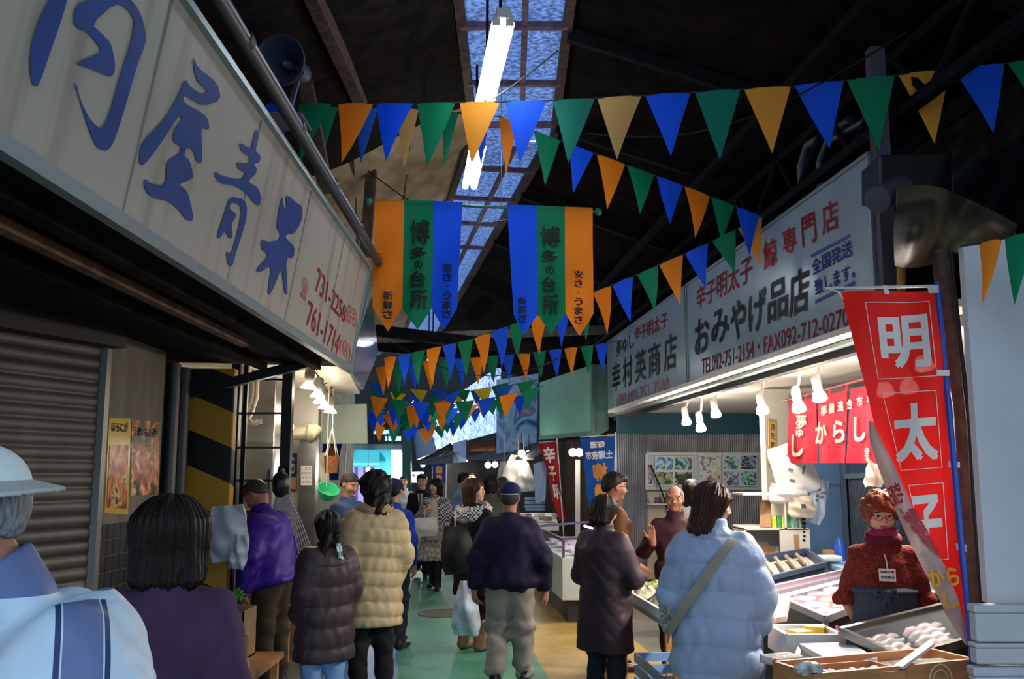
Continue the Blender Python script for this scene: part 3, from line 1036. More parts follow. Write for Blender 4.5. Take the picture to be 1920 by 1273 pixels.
STROKES = {
 'meat': [[(100, -12), (130, -14), (118, 30), (92, 105), (74, 158), (66, 163), (60, 156), (56, 120), (60, 78), (72, 40), (88, 8)],
          [(140, 20), (150, 3), (215, -14), (235, -10), (254, 8), (266, 30), (274, 62), (273, 82), (258, 120), (238, 190), (216, 262), (203, 283), (183, 279), (168, 245), (150, 190), (140, 158), (143, 155), (152, 190), (168, 222), (184, 239), (193, 239), (205, 215), (226, 140), (246, 80), (252, 45), (251, 34), (238, 16), (217, 5), (172, 45), (190, 62), (208, 80), (216, 115), (215, 138), (206, 145), (160, 125), (143, 121), (155, 113), (193, 97), (180, 78), (163, 58), (146, 54), (139, 42)]],
 'house': [[(361, 104), (372, 128), (408, 155), (415, 188), (380, 200), (352, 182), (345, 178), (344, 192), (380, 212), (390, 222), (393, 240), (388, 244), (377, 236), (380, 295), (378, 306), (371, 306), (362, 280), (350, 276), (345, 292), (356, 300), (363, 330), (358, 337), (334, 345), (352, 358), (362, 400), (362, 414), (350, 414), (338, 395), (318, 378), (282, 370), (270, 350), (272, 334), (284, 345), (311, 348), (312, 308), (318, 298), (338, 288), (341, 275), (325, 268), (326, 245), (343, 222), (336, 215), (300, 272), (268, 313), (261, 303), (264, 275), (275, 258), (310, 222), (335, 180), (348, 147), (356, 162), (380, 178), (391, 171), (368, 152)],],
 'blue': [[(481, 240), (486, 255), (478, 283), (490, 292), (486, 306), (476, 306), (482, 318), (480, 326), (464, 340), (485, 352), (490, 370), (487, 387), (478, 383), (462, 362), (440, 348), (412, 344), (403, 330), (404, 321), (414, 329), (452, 338), (462, 324), (447, 318), (444, 303), (467, 308), (469, 294), (452, 284), (449, 266), (471, 280), (475, 262)],
          [(432, 368), (460, 374), (464, 395), (460, 420), (444, 470), (436, 500), (428, 498), (424, 470), (434, 478), (447, 430), (454, 392), (447, 382), (433, 380), (430, 392), (441, 398), (443, 406), (434, 420), (437, 446), (430, 448), (422, 432), (411, 450), (407, 442), (424, 392)]],
 'fruit': [[(530, 365), (532, 388), (538, 392), (536, 370), (540, 366), (556, 380), (568, 388), (567, 412), (551, 440), (539, 438), (535, 446), (553, 462), (551, 484), (536, 483), (540, 552), (534, 552), (528, 500), (518, 530), (505, 555), (502, 548), (510, 495), (487, 512), (479, 507), (505, 478), (490, 468), (490, 448), (504, 454), (524, 450), (526, 438), (519, 430), (522, 400)],],
}
def brush(root, keys, pts_of, m, lift=.004):
    for k in keys:
        mb = MB()
        for st_ in STROKES[k]:
            # round the corners a little
            pts = [Vector((a, b, 0)) for a, b in st_]
            q = []
            for i, p_ in enumerate(pts):
                a, c = pts[i - 1], pts[(i + 1) % len(pts)]
                q += [p_.lerp(a, .22), p_.lerp(c, .22)]
            mb.add([pts_of(v.x, v.y) for v in q], [tuple(range(len(q)))])
        mb.build('brush_character', m, root)
brush(root, ('meat', 'house', 'blue', 'fruit'), sgn, BLUEP)
REDP = mat('red sign paint', 'c2303a', .5)
def sq(*c):
    return quad_fn(*[sgn(*q) for q in c])
for tx_, c_, bo_ in (('731-2258', ((591, 545), (646, 606), (650, 575), (597, 500)), .012), ('(自宅)', ((648, 607), (667, 620), (671, 582), (652, 562)), 0),
                     ('761-1714', ((574, 609), (632, 668), (640, 628), (580, 562)), .012), ('(店)', ((636, 660), (655, 685), (659, 645), (641, 630)), 0), ('☎', ((562, 553), (575, 567), (580, 532), (570, 516)), 0)):
    mb = MB(); put_text(mb, tx_, sq(*c_), bold=bo_)
    mb.build('phone_lettering', REDP, root)
# pipe along the top of the sign
pa, pb = Vector((-1.05, .9, 3.36)), Vector((-1.08, 7.4, 3.34))
mb = MB().tube([pa, pb], .035, 10)
pr = mb.build('drain_pipe', mat('grey pvc pipe', '3c444a', .4), None, True)
tag(pr, 'long dark grey drain pipe running along the top of the brush lettered sign', 'pipe')
for i in range(7):
    y = 1.6 + i * .95
    MB().lathe([(.041, -.03), (.041, .03)], (-1.053 - .005 * i, y, 3.358), (0, 1, 0), 10).build('pipe_collar', mat('collar', '2a3034', .5), pr)
# horn loudspeaker on a bracket
c = P(525, 113, 5.6)
ax = Vector((-.10, -1, -.22)).normalized()
root = thing('loudspeaker', 'dark grey horn loudspeaker mounted above the left sign', 'loudspeaker', c + Vector((0, .3, -.2)))
MB().lathe([(.165, 0), (.16, -.004), (.15, -.02), (.10, -.12), (.055, -.22), (.04, -.30), (.035, -.30), (.05, -.21), (.092, -.11), (.142, -.015), (.157, .004), (.165, 0)], c, ax, 28).build('horn', mat('blue grey enamel', '3d4658', .4), root, True)
MB().lathe([(.0, .02), (.012, .018), (.022, .0), (.03, -.05), (.018, -.2), (0, -.2)], c - ax * .10, ax, 14).build('throat_cone', mat('pale cone', '59627a', .35), root, True)
MB().lathe([(0, -.30), (.06, -.30), (.07, -.34), (.07, -.42), (.05, -.45), (0, -.45)], c, ax, 18).build('driver', mat('blue grey enamel', '3d4658', .4), root, True)
mb = MB()
mb.bar(c - ax * .35 + Vector((0, 0, -.06)), c + Vector((-.02, .3, -.27)), .03)
mb.slab([c + Vector((-.14, .2, -.26)), c + Vector((.10, .2, -.26)), c + Vector((.10, .5, -.26)), c + Vector((-.14, .5, -.26))], .02)
mb.bar(c + Vector((-.1, .45, -.27)), c + Vector((-.35, .45, -.33)), .03)
mb.build('bracket', mat('lilac bracket', '57506a', .5), root)
# roller shutter
sd = Vector((math.sin(math.radians(21)), math.cos(math.radians(21)), 0))
sn = Vector((sd.y, -sd.x, 0))
se = Vector((-2.40, 5.48, 0))
root = thing('roller_shutter', 'closed grey steel roller shutter under the left canopy', 'shutter', se - sd * 1.2)
mb = MB()
def slat(u, v):
    z = .02 + 2.38 * v
    return se - sd * (2.3 * (1 - u) + .05) + Vector((0, 0, z)) + sn * (.012 * abs(math.sin(math.pi * z / .075)) ** .6)
mb.grid(slat, 1, 256)
mb.build('slat_curtain', mat('shutter steel', '4a4844', .5, .5, noise=(5, .15), stretch=(1, 1, .2)), root, True)
mb = MB()
mb.bar(se - sd * .02 + Vector((0, 0, 0)), se - sd * .02 + Vector((0, 0, 2.42)), .07, .06)
mb.build('guide_rail', mat('rail steel', '8a8882', .4, .6), root)
mb = MB()
mb.bar(se - sd * 2.4 + sn * .05 + Vector((0, 0, 2.44)), se - sd * .0 + sn * .05 + Vector((0, 0, 2.44)), .2, .12)
mb.build('housing', mat('sooty steel', '2c2a28', .6, .4), root)
# posters on the plywood
def pose_quad(a, b_, c_, d_):
    f = lambda px, py: PPL(px, py, (-2.396, 0, 0), Vector((1, 0, 0)))
    return [f(*q) for q in (a, b_, c_, d_)]
def blotch(name, cols, scale, seed=0, rough=.25, stretch=None, det=3):
    """printed picture: patches of several colours"""
    m = mat(name, cols[0], rough)
    n, l, b = nodes_of(m)
    tc = n.new('ShaderNodeTexCoord'); mp = n.new('ShaderNodeMapping')
    mp.inputs['Location'].default_value = (seed * 3.1, seed * 1.7, seed)
    if stretch:
        mp.inputs['Scale'].default_value = stretch
    nz = n.new('ShaderNodeTexNoise'); nz.inputs['Scale'].default_value = scale; nz.inputs['Detail'].default_value = det; nz.inputs['Distortion'].default_value = .8
    r = n.new('ShaderNodeValToRGB'); r.color_ramp.interpolation = 'EASE'
    k = len(cols)
    for i, c in enumerate(cols):
        q = .32 + .36 * i / (k - 1)
        e = r.color_ramp.elements[i] if i < 2 else r.color_ramp.elements.new(q)
        e.position = q
    for e, c in zip(r.color_ramp.elements, cols):
        e.color = lin(c)
    l.new(tc.outputs['Object'], mp.inputs[0]); l.new(mp.outputs[0], nz.inputs['Vector']); l.new(nz.outputs['Fac'], r.inputs[0]); l.new(r.outputs[0], b.inputs['Base Color'])
    return m
q = pose_quad((196, 962), (240, 965), (246, 785), (205, 784))
root = thing('poster', 'glossy yellow bordered vegetable poster beside the shutter', 'poster', q[0])
MB().slab(q, .004).build('sheet', mat('yellow poster', 'c8a63a', .18), root)
f = quad_fn(*q)
MB().add([f(u, v) + Vector((.003, 0, 0)) for u, v in ((.06, .06), (.9, .06), (.9, .72), (.06, .72))], [(0, 1, 2, 3)]).build('picture', blotch('poster fruit', ['2a3a1c', '7a1f14', 'c4682a', 'd8b070', '2f4a24'], 9), root)
mb = MB(); put_text(mb, 'ほろにが', lambda u, v: f(.1 + .75 * u, .86 + .1 * v) + Vector((.003, 0, 0)), bold=.02)
mb.build('lettering', mat('poster ink', '5a2c20', .4), root)
q = pose_quad((246, 930), (296, 926), (300, 792), (247, 786))
root = thing('poster', 'dark green vegetable poster hanging right of the yellow poster', 'poster', q[0])
MB().slab(q, .004).build('sheet', blotch('poster vegetables', ['1c2c16', '35512a', 'b0481c', 'd88a3a', 'd9d0b8'], 11, 2), root)
f2 = quad_fn(*q)
mb = MB(); put_text(mb, 'うまいもの通り', lambda u, v: f2(.06 + .88 * u, .78 + .13 * v) + Vector((.003, 0, 0)), bold=.02)
mb.build('lettering', mat('poster white ink', 'c9c4b4', .4), root)
# small blistered tiles under the posters
tm = mat('dark wall tile', '2a2a28', .35)
mb = MB()
for i in range(9):
    for j in range(9):
        mb.box((-2.392, 5.56 + .095 * i, .55 + .095 * j), (.012, .088, .088))
struct(mb.build('wall_left_tiles', tm))
# pipes in the recess
for px, Y, r, c in ((322, 6.75, .045, '4e4a46'), (338, 7.0, .06, '2c2b2b')):
    x = P(px, 800, Y).x
    o = MB().tube([(x, Y, 0), (x, Y, 2.44)], r, 12).build('standpipe', mat('pipe ' + c, c, .45, .3), None, True)
    tag(o, 'thin grey vertical pipe beside the poster wall' if px == 322 else 'thick black vertical pipe next to the striped pillar', 'pipe')
# striped pillar
pm = mat('hazard paint', 'b98a1c', .55)
n_, l_, b_ = nodes_of(pm)
tc_ = n_.new('ShaderNodeTexCoord'); dt = n_.new('ShaderNodeVectorMath'); dt.operation = 'DOT_PRODUCT'; dt.inputs[1].default_value = (.42, .3, 1)
l_.new(tc_.outputs['Object'], dt.inputs[0])
fr = n_.new('ShaderNodeMath'); fr.operation = 'PINGPONG'; fr.inputs[1].default_value = .27
l_.new(dt.outputs['Value'], fr.inputs[0])
gt = n_.new('ShaderNodeMath'); gt.operation = 'GREATER_THAN'; gt.inputs[1].default_value = .135
l_.new(fr.outputs[0], gt.inputs[0])
mx_ = n_.new('ShaderNodeMixRGB'); mx_.inputs[1].default_value = lin('b0841e'); mx_.inputs[2].default_value = lin('15130f')
l_.new(gt.outputs[0], mx_.inputs[0]); l_.new(mx_.outputs[0], b_.inputs['Base Color'])
tag(MB().box((-2.33, 7.26, 1.23), (.36, .10, 2.46)).build('pillar', pm, bevel=.012), 'square pillar with yellow and black hazard stripes', 'pillar', kind='thing')
# open steel frame with thin rails
root = thing('rack', 'black steel upright frame with thin cross rails beside the striped pillar', 'frame', (-1.95, 7.9, 0))
BLK = mat('black steel', '171717', .5, .3)
pl, prr = P(441, 800, 7.7), P(538, 800, 7.9)
for p_, nm, w in ((pl, 'post', .07), (Vector((P(457, 800, 7.7).x, 7.72, 0)), 'post', .035), (prr, 'post', .085)):
    MB().bar((p_.x, p_.y, 0), (p_.x, p_.y, 2.62), w).build(nm, BLK, root)
for py in (712, 775, 839, 901, 960):
    a, b2 = P(441, py, 7.7), P(538, py, 7.9)
    MB().bar(a, b2, .018).build('rail', BLK, root)
mb = MB().bar(P(314, 662, 7.6), P(545, 655, 7.9), .09, .05)
mb.build('top_rail', BLK, root)
tag(MB().bar(P(335, 742, 7.05), P(612, 672, 7.05), .07, .07).build('sign_brace', BLK), 'black diagonal brace holding up the far end of the big sign', 'brace')
# thin white board and hoses behind the frame
struct(MB().box((P(449, 800, 8.3).x, 8.3, 1.35), (.06, .05, 2.7)).build('trim_5', WHITEP))
o = MB()
for k, dx in enumerate((0, .035)):
    x = P(476, 700, 8.6).x + dx
    o.tube([(x, 8.6, 2.9), (x, 8.6, 2.35), (x - .03, 8.58, 2.22), (x - .06, 8.58, 2.15), (x - .02, 8.58, 2.1), (x + .06, 8.6, 2.13)], .02, 8)
tag(o.build('hose', mat('taped hose', 'a89f8c', .6, noise=(30, .2)), None, True), 'pale taped hoses hanging down behind the steel frame', 'hose')
root = thing('steel_cabinet', 'tall brushed stainless cabinet behind the black steel frame', 'cabinet', (-2.5, 9.4, 0))
INOX = mat('brushed steel', '8e8c88', .28, .9, noise=(2, .12), stretch=(1, 1, 6))
MB().box((-2.5, 9.4, 1.38), (.34, .4, 2.75)).build('body', INOX, root, bevel=.01)
for z in (1.2, 1.95):
    MB().box((-2.5, 9.195, z), (.33, .012, .015)).build('door_seam', mat('seam', '3a3a38', .5), root)
MB().box((-2.36, 9.18, 1.6), (.02, .03, .2)).build('handle', mat('chrome', 'c0c0c0', .15, 1), root)
# second shop: soffit, fascia, stainless pillar with a duct
sz = 2.6
sp = [PZ(545, 640, sz), PZ(655, 690, sz), PZ(672, 752, sz), PZ(540, 760, sz)]
struct(MB().slab([(-2.9, 7.4, sz), (-1.36, 7.25, sz), (-1.83, 11.2, sz), (-2.9, 11.2, sz)], -.04).build('ceiling_second_shop', mat('pale soffit', 'b5ad9c', .5, noise=(3, .08))))
GLS = mat('glossy blue sheet', '6f93a0', .09, .55, bump=(16, .30), stretch=(.2, 3, .2), spec=.8)
q = [P(656, 692, 7.25), P(681, 731, 8.9), P(709, 662, 8.9), P(697, 545, 7.25)]
root = thing('canopy_sign', 'shiny ribbed blue grey canopy sheet beyond the end of the white sign', 'sign', q[0])
MB().grid(quad_fn(*q), 40, 6, th=.03).build('sheet', GLS, root, True)
MB().bar(q[0] + Vector((-.02, 0, 0)), q[3] + Vector((-.02, 0, 0)), .03).build('edge_strip', ALU, root)
o = MB().slab([P(606, 760, 11.2), P(688, 758, 11.2), P(690, 832, 11.2), P(606, 832, 11.2)], .06)
struct(o.build('wall_second_shop_end', mat('mint white board', 'a9b5a6', .6)))
struct(MB().slab([(-2.86, 10.6, 0), (-2.2, 10.6, 0), (-2.2, 10.6, 2.6), (-2.86, 10.6, 2.6)], .05).build('wall_second_shop', mat('grey white wall', 'a8a59c', .6)))
x0 = P(575, 900, 10.3).x
tag(MB().box((x0, 10.4, 1.05), (.18, .16, 2.1)).build('steel_post', INOX), 'square stainless post carrying a calendar in the second stall', 'post')
o = MB().tube([P(495, 812, 10.0), P(588, 812, 10.0), P(592, 806, 10.05)], .075, 14)
o.lathe([(.10, -.03), (.10, .03)], P(585, 812, 10.0), (1, 0, 0), 16)
tag(o.build('duct_pipe', mat('cream duct', 'a39a80', .5), None, True), 'short cream duct pipe crossing the second stall', 'pipe')
cq = [P(564, 910, 10.3), P(585, 910, 10.3), P(585, 873, 10.3), P(564, 873, 10.3)]
root = thing('calendar', 'white wall calendar on the stainless post', 'calendar', cq[0])
MB().slab(cq, .005).build('sheet', mat('paper', 'dcd9d0', .7), root)
f = quad_fn(*cq); mb = MB()
for r_ in range(4):
    put_text(mb, str(r_ * 7 + 1) + ' ' + str(r_ * 7 + 3) + ' ' + str(r_ * 7 + 5), lambda u, v: f(.1 + .8 * u, .78 - .22 * r_ + .12 * v) + Vector((0, -.008, 0)))
mb.build('lettering', mat('ink', '2a2624', .6), root)
pq = [P(520, 916, 10.55), P(556, 920, 10.55), P(557, 850, 10.55), P(520, 848, 10.55)]
root = thing('poster', 'dark blue poster with white writing behind the black post', 'poster', pq[0])
MB().slab(pq, .005).build('sheet', blotch('night poster', ['14182c', '1f2744', '2c3452'], 8), root)
f = quad_fn(*pq); mb = MB(); put_text(mb, 'とら', lambda u, v: f(.45 + .45 * u, .45 + .45 * v) + Vector((0, -.008, 0)), bold=.03)
mb.build('lettering', mat('paper', 'dcd9d0', .7), root)
MB().add([f(u, v) + Vector((0, -.007, 0)) for u, v in ((.55, .03), (.97, .03), (.97, .35), (.55, .35))], [(0, 1, 2, 3)]).build('picture', mat('salmon print', 'b0705c', .4), root)
# hanging reflector lamps of the second stall
BULB = mat('lit bulb', 'fff3dc', .3, emit=14, ecol='fff0d4')
WHITEMET = mat('white enamel', 'd8d4cc', .4)
spots = [(578, 729, 8.3), (595, 745, 8.8), (600, 757, 9.3), (609, 767, 9.8), (619, 774, 10.3)]
lab = ['first hanging reflector lamp, nearest the end of the white sign', 'second hanging reflector lamp from the white sign', 'third and middle lamp in the hanging row of the second stall', 'fourth hanging reflector lamp, next to the last of the row', 'last hanging reflector lamp, above the wicker basket']
for (px, py, Y), lb in zip(spots, lab):
    c = P(px, py, Y)
    root = thing('hanging_lamp', lb, 'lamp', c, group='hanging lamps of the second stall')
    MB().lathe([(.0, .0), (.07, .0), (.068, .015), (.03, .06), (.024, .08)], c, (.1, -.1, 1), 16).build('bulb', BULB, root, True)
    MB().lathe([(.026, .07), (.045, .1), (.045, .17), (.025, .19), (0, .19)], c, (.1, -.1, 1), 14).build('socket', mat('grey socket', '77746c', .5), root, True)
    MB().tube([c + Vector((.02, -.02, .18)), c + Vector((-.03, -.02, .25)), c + Vector((.02, 0, .28)), Vector((c.x, c.y, sz))], .008, 6).build('hook', BLK, root, True)
    lamp(c + Vector((0, -.02, -.03)), 5.5, (1, .85, .66), .06, root)
# ------------------------------------------------------------------ right side: the roe shop
TS = 2.73
def rp(px, py, t=TS, lift=.004):
    s, z = PT(px, py, t)
    return ST(s, t - lift, z)
def rq(*c, t=TS, lift=.004):
    return quad_fn(*[rp(*q, t=t, lift=lift) for q in c])
SIGNR = mat('white enamel sign', '8fa5b0', .22, noise=(1.2, .05), spec=.6)
RED = mat('red sign lettering', 'b3303c', .45)
BLACK = mat('black brush lettering', '161a20', .4)
BLUE = mat('blue sign lettering', '23479c', .45)
def board(name_lab, s0, s1):
    root = thing('shop_sign', name_lab, 'sign', ST((s0 + s1) / 2, TS, 2.5))
    mb = MB(); bst(mb, s0, s1, TS, TS + .12, 2.5, 3.62)
    mb.build('board', SIGNR, root, bevel=.004)
    mb = MB()
    for z in (2.49, 3.62):
        bst(mb, s0, s1, TS - .012, TS + .13, z, z + .025)
    for s in (s0, s1 - .03):
        bst(mb, s, s + .03, TS - .012, TS + .13, 2.5, 3.64)
    mb.build('frame', ALU, root)
    return root
big = board('large white shop sign with big black brush lettering above the lit fish stall', 5.39, 9.57)
sml = board('smaller white shop sign at the far end, left of the large sign', 9.6, 13.95)
def letter(root, name, m, tx, fn, bold=0.0, **k):
    mb = MB()
    put_text(mb, tx, fn, bold=bold, **k)
    return mb.build(name, m, root)
for tx, c, bo in (('辛子明太子', ((1306, 583), (1412, 527), (1411, 473), (1306, 540)), .025), ('鯨', ((1433, 507), (1459, 495), (1456, 443), (1431, 455)), .025), ('専', ((1470, 481), (1496, 468), (1493, 420), (1466, 433)), .025),
                  ('門', ((1506, 466), (1533, 452), (1528, 395), (1502, 409)), .025), ('店', ((1543, 443), (1575, 427), (1571, 370), (1540, 385)), .025), ('TEL092-751-2154・FAX092-712-0270', ((1316, 703), (1593, 610), (1592, 574), (1316, 673)), .012)):
    letter(big, 'red_lettering', RED, tx, rq(*c), bo)
cs = [(1303, 1331), (1334, 1368), (1370, 1400), (1404, 1438), (1440, 1478), (1480, 1518)]
for ch, (a, b2) in zip('おみやげ品店', cs):
    lo_ = lambda x: 668 - (x - 1303) * .395 - (6 if ch in 'み品' else 0)
    hi_ = lambda x: 602 - (x - 1303) * .50
    letter(big, 'black_lettering', BLACK, ch, rq((a, lo_(a)), (b2, lo_(b2)), (b2, hi_(b2)), (a, hi_(a))), .035)
for tx, c in (('全国発送', ((1525, 517), (1600, 478), (1597, 447), (1522, 488))), ('致します。', ((1530, 556), (1605, 520), (1601, 490), (1527, 525)))):
    letter(big, 'blue_lettering', BLUE, tx, rq(*c), .025)
for a, b2 in (((1522, 480), (1594, 442)), ((1530, 566), (1603, 530))):
    MB().bar(rp(*a), rp(*b2), .004, .022, up=(0, 0, 1)).build('blue_rule', BLUE, big)
letter(sml, 'red_lettering', RED, '辛子明太子', rq((1190, 643), (1253, 613), (1252, 582), (1190, 615)), .02)
letter(sml, 'red_lettering', RED, 'TEL092-751-7940', rq((1160, 763), (1255, 735), (1254, 705), (1160, 741)))
letter(sml, 'black_lettering', BLACK, '夢ゆし', rq((1156, 670), (1190, 650), (1187, 624), (1156, 641)), .01)
for ch, a, b2 in zip('幸村英商店', (1148, 1168, 1191, 1216, 1245), (1164, 1186, 1212, 1239, 1269)):
    letter(sml, 'black_lettering', BLACK, ch, rq((a, 736 - (a - 1148) * .38), (b2, 736 - (b2 - 1148) * .38), (b2, 683 - (b2 - 1148) * .52), (a, 683 - (a - 1148) * .52)), .025)
# lamp track and lamps
a, b2 = PT(1208, 776, 2.95), PT(1595, 668, 2.95)
MBt = MB().bar(ST(a[0], 2.95, 2.49), ST(b2[0] - 1.6, 2.95, 2.49), .04, .05)
tag(MBt.build('lamp_track', mat('track', '5a544a', .5)), 'long narrow lamp track under the white soffit of the fish stall', 'track')
HOT = mat('hot bulb', 'fff6ea', .3, emit=26, ecol='fff4e4')
spots = [(1288, 796, 3.0), (1315, 808, 2.95), (1343, 782, 3.05), (1431, 776, 3.0), (1499, 772, 2.95), (1538, 752, 3.0), (1662, 742, 3.0), (1706, 736, 3.0), (1735, 694, 2.95)]
labs = ['spot lamp at the far end of the lit track', 'long slim spot lamp, second from the far end of the track', 'short spot lamp, third from the far end of the track',
        'lone spot lamp with a greenish glow in the middle of the track', 'tilted spot lamp in front of the red curtain edge', 'spot lamp nearest the left edge of the tall red banner', 'first spot lamp glowing through the red banner', 'second spot lamp glowing through the red banner', 'highest spot lamp glowing through the red banner']
PW = [55, 55, 55, 70, 70, 65, 75, 75, 75]
for (px, py, t), lb, pw in zip(spots, labs, PW):
    s, z = PT(px, py, t)
    c = ST(s, t, z)
    root = thing('spot_lamp', lb, 'lamp', c, group='spot lamps of the fish stall')
    axl = Vector((-.12, .1, 1)).normalized()
    MB().lathe([(0, -.012), (.04, -.005), (.058, .012), (.05, .05), (.03, .09)], c, axl, 16).build('bulb', HOT, root, True)
    MB().lathe([(.03, .085), (.037, .1), (.037, .19), (.02, .21), (0, .21)], c, axl, 14).build('socket', WHITEMET, root, True)
    MB().tube([c + axl * .2, c + axl * .2 + Vector((.03, 0, .02)), Vector((c.x + .02, c.y, 2.49))], .012, 6).build('arm', WHITEMET, root, True)
    lamp(c + Vector((.0, -.0, -.03)), pw, (1, .9, .8), .05, root, 'SPOT', 2.5, c + Vector((-.45, -.25, -1)))
    lamp(c + Vector((-.1, -.05, -.06)), 13, (1, .9, .8), .06, root)
# noren curtain
NT = 3.4
rod = [rp(1470, 752, NT), rp(1660, 700, NT)]
root = thing('shop_curtain', 'short red split curtain with white lettering hanging in the fish stall', 'curtain', (rod[0] + rod[1]) / 2)
NOR = mat('red curtain cloth', 'd02338', .8, trans=.25, bump=(60, .1))
mb = MB().tube(rod, .012, 8)
mb.build('rod', mat('rod', '8a2a30', .5), root, True)
def nor(px0, px1):
    def fn(u, v):
        px = px0 + (px1 - px0) * u + (v ** 2) * 3 * math.sin(px0)
        top = 757 - (px - 1478) * .235
        py = top + (868 - top) * v
        q = rp(px, py, NT, 0)
        return q + NV * (.02 * math.sin(px * .16 + 1.5 * v) * v)
    return fn
for x0, x1 in ((1480, 1531), (1533, 1588), (1594, 1662)):
    MB().grid(nor(x0, x1), 14, 10, th=.002).build('curtain_panel', NOR, root, True)
for px in (1482, 1512, 1556, 1588, 1625):
    top = 757 - (px - 1478) * .235
    MB().slab([rp(px - 2, top, NT), rp(px + 2, top, NT), rp(px + 2, top - 12, NT), rp(px - 2, top - 12, NT)], .004).build('loop', NOR, root)
CRE = mat('cream lettering', 'f0e3cc', .7)
nq = lambda *c: quad_fn(*[rp(*q, t=NT, lift=.03) for q in c])
for ch, x, y in zip('柳橋連合市場', (1545, 1560, 1577, 1594, 1613, 1632), (772, 768, 764, 760, 755, 750)):
    letter(root, 'lettering', CRE, ch, nq((x, y + 8), (x + 11, y + 6), (x + 11, y - 13), (x, y - 11)), .03)
for ch, x0, x1, y0, y1, bo in (('か', 1535, 1556, 832, 791, .03), ('ら', 1568, 1590, 830, 788, .03), ('し', 1608, 1629, 828, 782, .03), ('夢', 1498, 1518, 804, 777, .02), ('ゆ', 1498, 1512, 820, 804, .03), ('し', 1490, 1512, 856, 815, .03), ('幸', 1628, 1637, 860, 838, .03)):
    letter(root, 'lettering', CRE, ch, nq((x0, y0), (x1, y0), (x1, y1), (x0, y1)), bo)
# ---- tall red banner on its blue pole, its lower edge twisted over
BO = P(1765, 700, 4.5)
BN = Vector((-.42, -.9, 0)).normalized()
def bp_(px, py, lift=0.0):
    w = .018 * math.sin((px - 1560) * .045 + py * .008) + .012 * math.sin(py * .02)
    return PPL(px, py, BO, BN) + BN * (lift + w)
def interp(pts, y):
    for (y0, x0), (y1, x1) in zip(pts, pts[1:]):
        if y <= y1:
            f = (y - y0) / (y1 - y0)
            return x0 + (x1 - x0) * f
    return pts[-1][1]
LE = [(545, 1575), (600, 1590), (660, 1606), (720, 1622), (800, 1640), (860, 1668), (930, 1697), (1000, 1722), (1050, 1738), (1100, 1752), (1150, 1772), (1200, 1806)]
RE = [(545, 1757), (700, 1771), (800, 1778), (900, 1786), (1000, 1793), (1060, 1800), (1140, 1812), (1200, 1818)]
root = thing('banner_flag', 'tall red vertical banner with white lettering on a blue pole', 'banner', P(1790, 1200, 4.5))
FLAGR = mat('red banner cloth', 'e0281e', .6, trans=.35, alpha=.93)
def front(u, v):
    y = 545 + 655 * v
    a, b2 = interp(LE, y), interp(RE, y)
    return bp_(a + (b2 - a) * u, y)
MB().grid(front, 24, 60, th=.0015).build('cloth', FLAGR, root, True)
FL = [(790, 1630), (830, 1631), (880, 1648), (930, 1668), (1000, 1700), (1060, 1728), (1120, 1760), (1170, 1785), (1206, 1810)]
FR = [(790, 1636), (830, 1655), (880, 1680), (930, 1702), (1000, 1732), (1060, 1772), (1120, 1796), (1170, 1808), (1206, 1816)]
def fold(u, v):
    y = 790 + 416 * v
    a, b2 = interp(FL, y), interp(FR, y)
    return bp_(a + (b2 - a) * u, y, .02 + .02 * math.sin(math.pi * u))
fo = MB().grid(fold, 10, 40, th=.0015)
fo.build('turned_edge', mat('banner reverse', 'c9b3ae', .7, trans=.3, noise=(5, .12)), root, True)
WCL = mat('white banner print', 'ece8e0', .6)
def frame_px(mb, c, w=.012):
    q = [bp_(*p_, .006) for p_ in c]
    for i in range(4):
        k = 12
        for j in range(k):
            p0 = [c[i][e] + (c[(i + 1) % 4][e] - c[i][e]) * j / k for e in (0, 1)]
            p1 = [c[i][e] + (c[(i + 1) % 4][e] - c[i][e]) * (j + 1) / k for e in (0, 1)]
            mb.bar(bp_(*p0, .005), bp_(*p1, .005), .003, w, up=BN)
mb = MB()
frame_px(mb, [(1623, 568), (1742, 565), (1757, 706), (1647, 711)])
frame_px(mb, [(1655, 738), (1755, 733), (1766, 876), (1690, 882)])
frame_px(mb, [(1704, 910), (1768, 905), (1778, 1048), (1737, 1052)])
mb.build('printed_frames', WCL, root)
def bq(c, lift=.006):
    def fn(u, v):
        x = (c[0][0] * (1 - u) + c[1][0] * u) * (1 - v) + (c[3][0] * (1 - u) + c[2][0] * u) * v
        y = (c[0][1] * (1 - u) + c[1][1] * u) * (1 - v) + (c[3][1] * (1 - u) + c[2][1] * u) * v
        return bp_(x, y, lift)
    return fn
for tx, c in (('明', [(1655, 690), (1748, 690), (1738, 588), (1645, 594)]), ('太', [(1680, 868), (1760, 862), (1756, 752), (1672, 760)]), ('子', [(1712, 1040), (1770, 1036), (1764, 925), (1704, 930)])):
    letter(root, 'white_lettering', WCL, tx, bq(c), .035, sub=8)
RR_ = mat('red reverse print', 'b03038', .6)
letter(root, 'red_reverse_lettering', RR_, '風味', bq([(1744, 1030), (1772, 1052), (1715, 945), (1683, 955)], .05), .04, sub=6, flip=True)
letter(root, 'red_reverse_lettering', RR_, '宅配', bq([(1676, 950), (1700, 940), (1684, 900), (1662, 915)], .05), .04, sub=4, flip=True)
YL_ = mat('yellow banner print', 'e0a32a', .6)
letter(root, 'yellow_lettering', YL_, 'から', bq([(1748, 1100), (1800, 1095), (1796, 1060), (1735, 1066)], .055), .04, sub=6)
letter(root, 'yellow_lettering', YL_, 'し', bq([(1772, 1140), (1800, 1136), (1798, 1105), (1765, 1110)], .055), .04, sub=6)
pb0, pb1 = P(1757, 530, 4.5), P(1822, 1225, 4.42)
